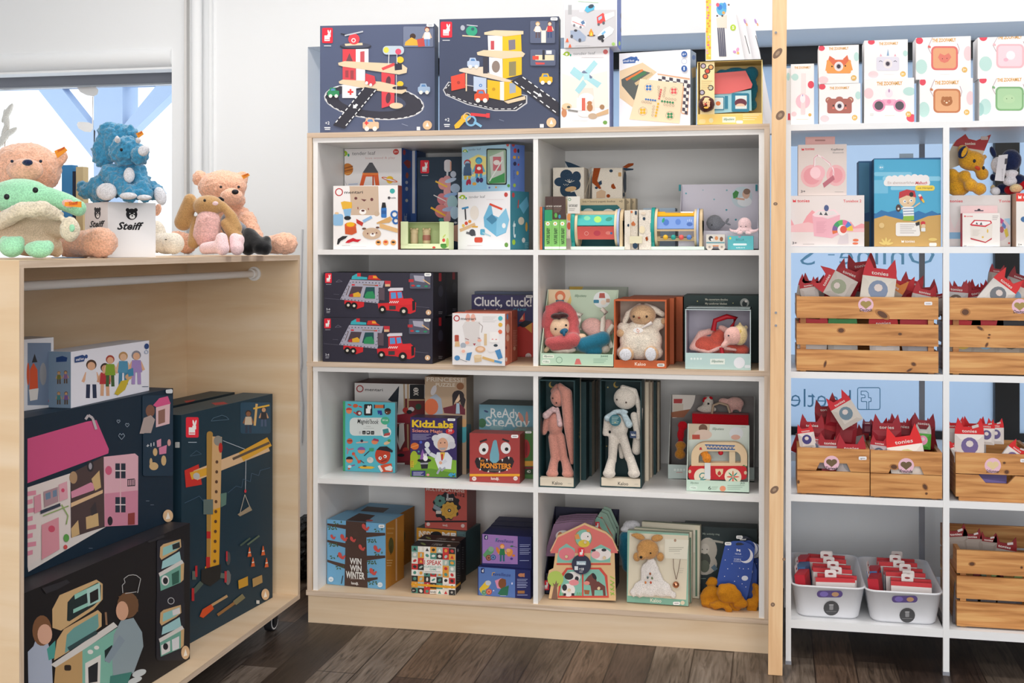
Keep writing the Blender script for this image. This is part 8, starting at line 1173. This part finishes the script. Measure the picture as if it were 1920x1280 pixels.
crane = rabbit(656,342,45,72)+[('n',664,432,30,1,8,'a8b4c0'),('rr',848,290,955,400,8,'23465c'),('fig',876,318,80,'c8b8a0','2c3448','3c2418','8a5a3c'),('fig',930,305,70,'2c2c34','4a5a78','1c1818','c89870'),('l',[(898,372),(905,295)],8,'d8b070'),('l',[(893,312),(950,300)],6,'e0b040'),
    ('p',[(650,530),(700,508),(712,580),(655,590)],'c42c24'),('l',[(688,548),(945,445)],36,TN),('l',[(672,550),(740,530)],26,'d8a02c'),('l',[(850,482),(950,428)],34,'d8a02c'),('l',[(820,490),(950,432)],9,'5a4a3c'),('e',692,550,12,12,'b8b4b0'),('rr',728,392,750,880,10,'a8803c'),('p',[(748,410),(782,412),(772,870),(740,880)],'cfa674'),('p',[(745,670),(776,660),(772,870),(722,888),(722,870),(742,860)],'d89c20'),('r',728,745,742,770,'b82420'),('r',726,835,740,880,'b82420'),('e',768,425,15,18,'8c8880'),('e',777,450,7,18,'b82420')]
crane += [('e',764-i*.8,500+i*35,5,6,'5a3c28') for i in range(11)]+[('r',716,632,750,685,'5c6c68'),('p',[(776,612),(798,608),(796,650),(778,660)],'5c7c70'),('l',[(785,425),(862,455)],2,'b8c0c8'),('l',[(866,490),(864,600)],2,'b8c0c8'),('e',864,603,4,6,'c8303c'),('l',[(845,680),(862,615),(882,665)],2,'b8b0a0'),('p',[(836,685),(880,655),(888,670),(845,692)],'9c8c74'),
    ('p',[(708,880),(778,860),(776,912),(740,938),(708,925)],'1c1c1c'),('l',[(710,925),(680,960)],16,'4c5c54'),('l',[(690,900),(676,900)],30,'5c6860'),('l',[(776,900),(812,905)],18,'5c6860'),('e',802,908,10,26,'6c6c6c'),('r',790,885,798,925,'b82c38'),('e',803,840,8,24,'4c4c4c'),('r',795,815,801,850,'b82c38'),('r',674,945,683,990,'b8242c'),('r',686,866,694,905,'b8242c'),
    ('p',[(702,1045),(712,1020),(745,1000),(752,1018),(715,1050)],'cc4a1c'),('l',[(745,1005),(800,972)],9,'b8956a'),('l',[(765,1040),(835,990)],10,'8c6438'),('l',[(825,998),(858,972)],18,'7c7454'),('p',[(838,918),(872,903),(873,935),(840,948)],'c89428'),('p',[(888,912),(922,898),(924,925),(890,942)],'b08c54'),('e',934,967,14,20,TN),('p',[(934,955),(940,975),(928,978)],'f0e8dc'),('r',902,988,913,1000,'d0d0cc')]
for x,y in ((878,818),(926,813),(890,853),(938,855)): crane += [('p',[(x-7,y+17),(x-1,y-17),(x+1,y-17),(x+7,y+15)],'d8602c'),('l',[(x-4,y+2),(x+4,y)],4,'e8dcd0')]
crane += [('l',[(742,355),(750,345),(765,340),(780,335),(795,340),(805,350),(742,356)],1.6,'5a7488'),('l',[(668,478),(690,460),(708,472),(668,480)],1.6,'4a6478'),('l',[(800,610),(830,585),(850,590),(855,560),(880,570),(885,540),(910,548),(915,530),(950,520)],1.6,'44607a'),('l',[(648,645),(680,630),(700,620),(716,640)],1.6,'44607a'),('l',[(845,795),(880,768)],6,'46584c'),('l',[(870,792),(912,760)],6,'5c6c58')]
NVY = '12303f'
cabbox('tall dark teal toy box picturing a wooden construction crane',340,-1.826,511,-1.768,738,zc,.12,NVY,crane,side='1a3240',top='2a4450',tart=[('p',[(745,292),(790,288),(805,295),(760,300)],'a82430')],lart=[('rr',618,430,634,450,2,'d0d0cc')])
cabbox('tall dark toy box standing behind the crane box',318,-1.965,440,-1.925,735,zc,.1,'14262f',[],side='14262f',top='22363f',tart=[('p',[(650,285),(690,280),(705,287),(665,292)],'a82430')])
kit = [('p',[(118,1150),(135,1100),(160,1110),(182,1180),(186,1280),(100,1280),(98,1170)],'aab4c8'),('e',148,1095,34,54,'7c5438'),('e',158,1108,26,36,'d8a890'),('p',[(165,1160),(195,1130),(195,1190),(172,1200)],'4c9c94'),
    ('p',[(185,1085),(184,1020),(210,970),(340,915),(362,930),(362,985),(330,1020),(215,1095)],'c8a678'),('p',[(236,1060),(238,995),(262,968),(345,925),(356,935),(355,985),(330,1008),(245,1062)],'1c2c2e'),('p',[(262,968),(352,925),(352,938),(264,985)],'8ec4b4'),('p',[(258,1020),(312,995),(312,1008),(258,1034)],'8ec4b4'),('p',[(305,950),(352,928),(355,990),(310,1010)],'a8ccc4'),('p',[(316,962),(346,946),(347,985),(318,1000)],'1c1c20'),
    ('p',[(190,1200),(200,1130),(225,1090),(345,1022),(358,1035),(358,1080),(240,1170)],'c8a678'),('p',[(228,1175),(235,1110),(260,1085),(345,1035),(348,1080),(335,1100)],'6a9c98'),('p',[(178,1215),(400,1065),(415,1080),(200,1228)],'d4d0cc'),('p',[(195,1225),(290,1165),(290,1280),(190,1280)],'bc9868'),('p',[(290,1165),(412,1085),(395,1280),(290,1280)],'7cb4a4'),('p',[(300,1210),(355,1180),(352,1280),(300,1280)],'dcd8d4'),('p',[(310,1225),(345,1205),(343,1275),(312,1280)],'20242c'),('e',318,1170,10,8,'e0dcd8'),('e',340,1155,9,7,'e0dcd8'),('rr',226,1216,250,1236,6,'2c2420'),('p',[(368,1165),(395,1145),(395,1190),(370,1205)],'16282c'),('l',[(372,1030),(375,1075)],7,'8c6c54'),('l',[(240,1160),(340,1100)],14,'30484c'),
    ('p',[(400,1110),(425,1060),(470,1050),(500,1100),(505,1150),(470,1245),(398,1255),(395,1200)],'8c9ca4'),('p',[(420,1110),(440,1130),(385,1210),(366,1200)],'8494a0'),('e',450,1005,38,46,'6c4c34'),('e',430,1025,22,34,'d0a084'),('p',[(415,975),(450,965),(486,985),(486,1030),(455,1000)],'6c4c34'),('p',[(388,1255),(465,1240),(450,1280),(386,1280)],'3c7c74'),('e',490,1245,26,12,'c0c8cc',-20),('e',475,1270,26,10,'c0c8cc',-20),('l',[(432,962),(430,935),(440,925),(436,912),(452,900),(468,898),(480,900),(495,912),(490,935),(484,962)],2.5,'b0b0b0'),('l',[(440,964),(480,958)],2.5,'b0b0b0'),
    ('rr',552,775,648,1000,10,'20222c'),('rr',550,990,650,1200,10,'20222c')]
for dy,k in ((0,0),(232,1)):
    kit += [('p',[(562,835+dy),(564,800+dy),(575,790+dy),(636,772+dy),(638,800+dy),(620,815+dy),(568,845+dy)],'c8a678'),('p',[(572,832+dy),(574,802+dy),(632,780+dy),(634,800+dy),(616,812+dy)],'8ec0bc'),('p',[(606,792+dy),(632,782+dy),(634,802+dy),(608,810+dy)],'22282c' if k == 0 else 'd8d4d4'),('p',[(568,878+dy),(572,850+dy),(632,815+dy),(638,850+dy)],'9cc8cc'),('p',[(558,892+dy),(640,845+dy),(648,858+dy),(562,905+dy)],'d4d0cc'),('p',[(562,905+dy),(638,862+dy),(636,925+dy),(565,955+dy)],'6ca494'),('p',[(636,862+dy),(648,856+dy),(646,915+dy),(636,925+dy)],'c8a678'),('e',581,918+dy,14,18,'dcd8d8') if k == 0 else ('p',[(566,915+dy),(598,898+dy),(598,935+dy),(568,950+dy)],'dcd8d8'),('e',582,919+dy,9,12,'1c2028'),('p',[(604,895+dy),(630,882+dy),(630,925+dy),(606,935+dy)],'2c5c50' if k == 0 else 'd8d8dc')]
kit += [('o',601,990,11,2.5,'b8b8bc'),('e',652,1172,15,24,TN),('p',[(652,1158),(659,1182),(645,1186)],'f0e8dc'),('p',[(145,945),(232,915),(245,925),(200,950),(160,965)],'2a2a30'),('p',[(515,770),(575,752),(578,765),(525,785)],'2c2c32')]
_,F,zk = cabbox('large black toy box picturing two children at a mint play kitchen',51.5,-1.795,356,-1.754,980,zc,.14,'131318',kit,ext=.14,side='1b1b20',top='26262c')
dh = [('p',[(97,418),(305,358),(340,352),(384,455),(382,470),(97,575)],'c9507f'),('p',[(97,590),(248,540),(250,765),(97,870)],'dcd0cc'),('p',[(97,870),(250,765),(375,728),(100,888)],'d8d0cc')]
dh += [('p',[(97,605+k*30),(97+(18 if k % 2 else 30),600+k*30),(97+(18 if k % 2 else 30),616+k*30),(97,621+k*30)],'d88ca0') for k in range(8)]
dh += [('p',[(250,540),(365,480),(368,728),(250,768)],'4c3c3c'),('p',[(250,645),(362,598),(362,610),(250,660)],'d8b48c'),('p',[(250,605),(320,572),(335,580),(330,600),(252,628)],'cf88a0'),('p',[(322,560),(350,530),(356,590),(335,602)],CR),('e',318,515,12,20,'2c2a30'),('e',318,515,6,12,'9c98a0'),('p',[(302,695),(345,680),(348,725),(304,738)],CR),('p',[(250,735),(275,705),(280,755),(252,768)],CR),('e',258,555,14,22,'a88868'),('p',[(318,665),(336,640),(342,680),(322,690)],'3a3438'),
    ('p',[(365,482),(475,470),(487,480),(486,722),(368,728)],'d8a8b4'),('p',[(368,612),(486,600),(486,722),(368,728)],'c9849a'),('r',406,505,442,558,'28303e'),('r',406,624,442,678,'28303e'),('l',[(424,505),(424,678)],4,'d8b0b8'),('l',[(406,531),(442,531)],4,'dcd0d0'),('l',[(406,651),(442,651)],4,'dcd0d0'),('e',382,530,12,16,'c85878'),('l',[(448,562),(474,560)],3,'2c2c34'),('l',[(448,585),(474,583)],3,'2c2c34')]+[('l',[(450+i*6,562),(450+i*6,585)],2.5,'2c2c34') for i in range(5)]+[('p',[(450,682),(474,678),(474,720),(450,722)],'8c3c38'),('e',387,708,9,16,'28242c'),('l',[(300,350),(310,335),(325,345),(338,385)],9,'b8b0b4'),
    ('p',[(118,622),(142,612),(145,672),(120,682)],'d090a0'),('p',[(205,580),(235,568),(238,628),(208,640)],'d8a0ac'),('p',[(152,605),(202,588),(204,640),(155,660)],'a88890'),('p',[(158,612),(176,605),(177,628),(160,634)],'6a8098'),('p',[(184,602),(198,597),(199,620),(185,625)],'6a8098'),('p',[(140,672),(210,645),(212,656),(142,684)],'343c4c'),('e',220,600,6,7,'c84868'),('p',[(145,722),(205,695),(208,808),(145,845)],'d4909c'),('e',180,736,12,12,'c85068'),('e',232,768,10,14,'5c9a4c'),('e',229,800,7,8,'c84c4c'),('l',[(150,690),(240,655)],4,'90a868'),('l',[(215,650),(238,690),(232,720)],4,'90a868'),
    ('rr',500,265,608,400,8,'1c3346'),('e',528,320,16,22,'7a5444'),('p',[(490,400),(505,345),(530,335),(545,350),(530,400)],'a89894'),('p',[(538,300),(560,275),(590,268),(600,295),(555,310)],'cf5484'),('p',[(548,308),(598,295),(596,365),(548,378)],'d8b4b8'),('p',[(556,320),(580,312),(580,360),(556,368)],'8c6458'),('rr',502,398,608,550,8,'1c3346'),('t',514,450,28,12,'+11','d8d8dc',.02),('e',545,465,8,14,CR),('p',[(558,450),(586,440),(584,470),(560,474)],'cf7c9c'),('p',[(550,425),(566,418),(566,445),(552,448)],'d08ca0'),('e',594,432,6,12,'d09c94'),('e',540,515,16,14,CR),('e',575,495,9,18,CR),('e',530,500,5,14,CR)]
hrt = lambda x,y,s: [('l',[(x,y+s),(x-s,y-s*.2),(x-s*.5,y-s),(x,y-s*.4),(x+s*.5,y-s),(x+s,y-s*.2),(x,y+s)],2,'8a98a8')]
dh += hrt(415,357,6)+hrt(446,370,7)+hrt(426,410,11)+[('e',590,690,18,22,TN),('p',[(590,676),(598,700),(582,702)],'f0e8dc'),('n',512,638,12,1,4,'8a98a8'),('n',528,652,12,1,4,'8a98a8'),('n',310,805,14,1,4,'8a98a8'),('rr',582,243,606,258,5,'d0d4d8')]
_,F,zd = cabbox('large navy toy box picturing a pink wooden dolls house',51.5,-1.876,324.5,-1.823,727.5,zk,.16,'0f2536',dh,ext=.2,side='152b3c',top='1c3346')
fam = [('fig',322,140,135,'dcdce4','24304c','4a3428','d8a888'),('fig',370,152,115,'b03038','d0a080','2c2020','c89474'),('fig',388,124,110,'7c9c2c','3c5c34','a03c30','d8a888'),('fig',434,112,115,'4c8cac','3c7c9c','b08858','d8b090'),('fig',480,108,118,'9c84bc','a48cc0','80808c','d8a888'),('p',[(402,260),(425,215),(455,208),(440,245),(415,265)],'c4ac34'),('e',452,200,12,10,'c8a078'),('p',[(448,175),(468,168),(470,195),(452,200)],'3c84a8'),('p',[(262,130),(290,122),(300,128),(295,145),(262,150)],'24447c'),('e',303,128,5,7,'24447c'),('t',266,144,28,9,'small foot','e4e4f0',.02),('e',516,92,8,10,'24447c'),('o',515,112,6,2,'8ca0c0'),('n',500,235,22,1,6,'4c5c78')]
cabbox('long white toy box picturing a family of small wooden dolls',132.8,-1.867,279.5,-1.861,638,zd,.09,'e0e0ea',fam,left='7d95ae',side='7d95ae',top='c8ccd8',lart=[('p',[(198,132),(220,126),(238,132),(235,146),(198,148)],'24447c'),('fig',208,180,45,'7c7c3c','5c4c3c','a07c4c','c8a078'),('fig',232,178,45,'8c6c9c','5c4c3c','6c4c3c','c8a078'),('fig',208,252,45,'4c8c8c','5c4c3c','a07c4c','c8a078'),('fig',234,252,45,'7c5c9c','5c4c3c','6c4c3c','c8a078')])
cabbox('white window box with an orange toy rocket beside the dolls box',40,-1.96,100.5,-1.93,632,zd,.09,'d4d4da',[('r',97,80,180,300,'6c7c94'),('p',[(105,175),(118,150),(132,175),(134,240),(104,245)],'c8502c'),('p',[(112,150),(122,118),(132,148)],'2c2c30'),('p',[(102,245),(136,240),(132,280),(106,285)],'d0ccc8'),('e',152,190,12,40,'8c8c90'),('e',99,190,5,40,'c8502c'),('e',178,285,8,8,'b03030')],side='b8b8c0')
# ---------------------------------------------------------------- plush toys on the cabinet top
zc = CZ1+.0008
def button(zm,pts,Y,par,m='e8932c'):
    g = G(); g.prism([P(*zp(zm,*p),Y) for p in pts][::-1],(0,.0015,0),m); F = Face((P(*zp(zm,*pts[0]),Y).x,Y,0),(1,0,0),(0,0,1),9,9); x0 = min(p[0] for p in pts); y0 = sum(p[1] for p in pts)/len(pts); w = max(p[0] for p in pts)-x0
    v0 = P(*zp(zm,x0+w*.25,y0+5),Y-.0006); k = (P(*zp(zm,x0+w*.8,y0),Y)-P(*zp(zm,x0+w*.25,y0),Y)).length; vs,fs = glyphs('Steiff',.02); s_ = (pts[1][1]-pts[0][1])/max(1,pts[1][0]-pts[0][0])
    g.add([v0+Vector((q[0]*k,0,q[1]*k*.32-q[0]*k*s_)) for q in vs],fs,'c43c28'); g.obj('ear_tag',par)
Yb = 3.02
bb = pl('A','largest peach teddy bear, at the far left behind the mint plush',Yb,150,0,zc)
plush('body','A',[(150,380,0,225,165,170),(100,600,.05,230,200,150),(370,300,.02,40,52,30),(-60,320,.02,50,50,30)]+[('c',430,830,.02,80,590,815,-.04,88),(600,815,-.05,108,92,80)],Yb,'peach',bb,amp=.009,ns=.012,vox=.006)
plush('snout','A',[(150,380,-.13,115,68,70)],Yb,'peach',bb,amp=.004,ns=.012,vox=.006); plush('nose','A',[(165,335,-.185,36,20,20)],Yb-.0,'navyplush',bb,amp=0,vox=.004)
for u in (72,244): blob('eye','A',[(u,327,-.165,9,9)],Yb,'20283c',bb)
button('A',[(325,265),(385,240),(404,262),(345,308)],Yb-.06,bb)
Ym = 2.79
mp = pl('A','mint green plush doll in a beige coat',Ym,150,0,zc); mp['label'] = 'mint green plush doll in a beige coat with fluffy collar, at the left edge'
plush('head','A',[(120,540,0,205,110,120),('c',290,540,.01,60,400,575,.01,56),('c',400,575,.01,54,470,610,.01,50)],Ym,'mint',mp,amp=.001,vox=.005)
for u,v in ((40,540),(212,500)): blob('eye','A',[(u,v,-.112,17,17,12)],Ym-.0,'15171c',mp)
plush('ear_lining','A',[(410,580,-.035,48,28,12,12)],Ym,'lightpink',mp,amp=0,vox=.004); button('A',[(388,572),(487,568),(487,604),(388,596)],Ym-.06,mp)
plush('coat','A',[(150,750,0,210,130,110),(210,830,0,175,72,100),('c',300,720,0,70,400,740,-.02,55),(340,860,.02,40,45,40)],Ym,'robe',mp,amp=.003,ns=.04)
plush('collar','A',[('c',0,690,-.05,50,130,620,-.09,48),('c',130,620,-.09,48,260,610,-.09,46),('c',260,610,-.09,46,345,650,-.05,36),(420,735,-.05,66,76,40)],Ym,'collar',mp,amp=.005,ns=.012)
plush('hand','A',[(432,728,-.09,20,30,12)],Ym,'mint',mp,amp=0,vox=.004)
for b in ([(70,840,-.13,76,62,60),(30,810,-.12,30,36,40),(115,810,-.12,30,36,40)],[(235,855,-.13,84,52,55),(190,850,-.13,44,36,40),(285,840,-.12,38,40,40)]): plush('foot','A',b,Ym,'mint',mp,amp=.001)
# white display cube with bear mark
a = Vector((-1.818,3.10,zc)); ex = Vector((math.cos(math.radians(56)),math.sin(math.radians(56)),0)); bk = Vector((-ex.y,ex.x,0)); s_ = .145; hh = PZ(203,378.2,3.10)-zc
X = Matrix((ex,bk,Vector((0,0,1)))).transposed().to_4x4(); X.translation = a; g = G(); g.box((0,0,0),(s_,s_,hh),'ecebee',X)
F = Face(a,ex,(0,0,1),s_,hh); draw(g,F,'A',bear(790,645,34)+[('t',702,736,160,44,'Steiff','15151a',.03,.35)]); F = Face(a+bk*s_,-bk,(0,0,1),s_,hh); draw(g,F,'A',[(i[0],585+(i[1]-585)*.55)+tuple(i[2:3])+(i[3]*.55,)+tuple(i[4:]) for i in bear(585,640,34)]+[('t',538,722,92,36,'Steiff','15151a',.03,.35)])
tag(g.obj('display_cube',org=a),'white cardboard cube with a bear head mark under the blue dinosaur','box')
Yt_ = 3.16
tp = pl('A','shaggy blue horned dinosaur plush sitting on the white cube',Yt_,730,0,zc+hh)
plush('body','A',[(740,440,0,110,110,90),(700,220,.03,115,120,70),(620,270,.03,70,100,60),(640,150,.03,60,60,40),(770,170,.03,60,60,50),(760,270,-.03,105,90,90),(840,290,-.07,50,60,50),('c',660,400,-.02,56,780,530,-.08,46),('c',830,400,-.02,52,870,530,-.06,44),('c',620,460,0,60,520,510,.0,46),(490,480,.01,30,36,30),('c',600,500,0,60,630,520,-.04,50),('c',860,480,.02,60,950,520,.0,46),(600,560,.0,60,24,40)],Yt_,'blueplush',tp,amp=.018,ns=.012,vox=.005,smooth=3)
for b in ((640,510,-.085,68,54,30),(770,535,-.115,56,22,40),(865,545,-.10,48,18,36),(962,535,-.03,38,60,30,-20)): plush('paw_pad','A',[b],Yt_,'whiteplush',tp,amp=.001)
plush('horn','A',[('c',860,265,-.13,32,872,255,-.13,26)],Yt_,'whiteplush',tp,amp=.001,vox=.004); plush('horn','A',[('c',705,200,-.09,20,702,185,-.10,13)],Yt_,'whiteplush',tp,amp=0,vox=.004); plush('horn','A',[('c',830,205,-.09,18,826,195,-.10,14)],Yt_,'whiteplush',tp,amp=0,vox=.004)
plush('chest_patch','A',[(775,410,-.075,34,48,30)],Yt_,'whiteplush',tp,amp=.001,vox=.004); blob('eye','A',[(728,258,-.115,9,10)],Yt_,'101014',tp); button('A',[(815,160),(850,145),(862,165),(828,190)],Yt_-.03,tp)
for i,(x0,x1,yt_,c) in enumerate(((370,436,350,'3c86c0'),(436,456,388,'22283c'),(456,500,360,'c8b890'))):
    Yk = 3.36; g = G(); q = P(*zp('A',x0,yt_),Yk); q2 = P(*zp('A',x1,yt_),Yk); g.box((q.x,Yk,zc),(q2.x-.001,Yk+.03,q.z),c); tag(g.obj('book',org=(q.x,Yk,zc)),('pale blue','dark navy','thin cream and orange')[i]+' book standing behind the teddy on the cabinet','book')
sh = pl('A','cream lamb plush lying behind the white cube',3.42,980,0,zc)
plush('body','A',[(940,780,.0,60,100,60),(1000,820,-.03,90,66,60),(1040,820,-.05,66,66,60)],3.42,'cream',sh,amp=.002); blob('eye','A',[(995,797,-.098,8,3)],3.42,'2a2420',sh); plush('ear','A',[(945,620,.02,26,44,20,20)],3.42,'peach',sh,amp=.002)
Yr = 3.88
b2 = pl('A','medium peach teddy bear at the right, behind the brown bunny',Yr,1330,0,zc)
plush('body','A',[(1335,480,0,150,98,110),(1400,560,-.0,75,55,70),(1200,430,.02,52,48,30),(1455,425,.02,38,42,30),(1400,730,.04,140,150,110),('c',1480,680,0,55,1560,840,-.02,45),('c',1600,830,-.04,50,1700,820,-.06,66),(1710,820,-.06,76,66,60),('c',1120,820,.02,62,1060,800,.0,56)],Yr,'peach',b2,amp=.009,ns=.012)
plush('snout','A',[(1390,540,-.10,72,52,50)],Yr,'peach',b2,amp=.004,ns=.012); blob('nose','A',[(1411,511,-.16,21,15)],Yr,'16161c',b2)
for u in (1325,1432): blob('eye','A',[(u,481,-.125,8,8)],Yr,'20242c',b2)
button('A',[(1448,412),(1488,398),(1498,412),(1460,434)],Yr-.05,b2)
Yu = 3.66
br = pl('A','small brown bunny plush in a fluffy pink dress',Yu,1250,0,zc)
plush('body','A',[(1250,595,0,95,66,70),('c',1140,560,.0,40,1100,690,.0,55),('c',1340,590,.01,22,1390,660,.01,34),('c',1390,660,.01,34,1415,730,.01,40),('c',1180,690,0,34,1160,820,-.03,36),('c',1350,700,0,30,1420,790,0,42),(1240,740,.03,80,100,60)],Yu,'brownbunny',br,amp=.001)
plush('dress','A',[('c',1250,690,-.01,75,1240,770,-.01,82)],Yu,'pinkdress',br,amp=.004,ns=.012)
for b in ([('c',1230,850,-.06,36,1320,840,-.08,42),('c',1330,790,-.08,36,1335,850,-.09,42)],[('c',1410,790,-.05,34,1422,850,-.06,42),(1440,800,-.05,28,36,30)]): plush('leg','A',b,Yu,'palepink',br,amp=.001)
plush('nose','A',[(1292,580,-.085,20,14,14)],Yu,'palepink',br,amp=0,vox=.003); blob('eye','A',[(1228,562,-.082,8,9)],Yu,'26221e',br)
gb = pl('A','grey plush toy with black legs between bunny and bear',3.74,1480,0,zc)
plush('body','A',[(1365,700,0,46,70,36),('c',1380,680,0,36,1450,730,0,30)],3.74,'greyplush',gb,amp=0); plush('legs','A',[('c',1490,760,0,36,1490,850,-.02,44),('c',1500,780,0,50,1560,840,-.02,48),('c',1600,800,.0,28,1590,850,-.02,42)],3.74,'blackplush',gb,amp=.002)
plush('mask','A',[('c',1318,548,-.01,12,1340,560,-.01,10)],3.74,'blackplush',gb,amp=0,vox=.004); g = G(); g.ell(P(*zp('A',1362,708),3.695),(.011,.003,.007),'e0c030'); g.obj('round_badge',gb)
for i,(x,w_,Yc,c) in enumerate(((395,66,2.95,'8ab0d8'),(1085,110,3.72,'e4e4e8'))):
    g = G(); q = PX(zp('A',x,0)[0],Yc); g.box((q-.03,Yc-.02,zc),(q+.03,Yc+.04,zc+.002),c); tag(g.obj('paper_card',org=(q,Yc,zc)),('small pale blue card lying by the teddy foot','white card lying on the cabinet before the lamb')[i],'card')
# white cable and dark bag in the gap between cabinet and shelf
g = G(); g.tube([P(x,y,WY-.004) for x,y in ((567,430),(565,520),(562,600),(566,680),(563,700),(568,760),(566,830))],.0035,'d8d8dc',8); tag(g.obj('power_cable',org=P(567,430,WY-.004)),'white cable hanging on the wall in the gap left of the shelf','cable')
bgx = PX(571,4.75); bgo = thing('black_bag','black bag crumpled on the floor between cabinet and shelf','bag',(bgx,4.75,0))
g = G(); g.ell((bgx,4.78,.12),(.07,.10,.12),'black'); g.ell((bgx+.01,4.76,.2),(.05,.07,.07),'black'); g.ell((bgx-.03,4.74,.07),(.06,.08,.068),'black'); o = g.obj('bag_body',bgo)
r_ = o.modifiers.new('r','REMESH'); r_.mode = 'VOXEL'; r_.voxel_size = .008; d = o.modifiers.new('d','DISPLACE'); d.texture = NOI[.02]; d.strength = .02; d.texture_coords = 'LOCAL'
# pampas grass outside the left window
pg = thing('pampas_grass','dried pampas plumes at the left window edge','dried grass',P(0,420,5.75)); random.seed(5)
for i,(x,y,r0) in enumerate(((12,225,-8),(10,245,20),(14,212,32),(6,262,40),(16,250,60))):
    g = G(); c = P(x,y,5.75); g.ell(c,(.017,.017,.06),'cream',Matrix.Rotation(math.radians(r0),3,'Y'),10,8); g.tube([c,P(0,420,5.75)],.001,'beige',5); g.obj('plume',pg)
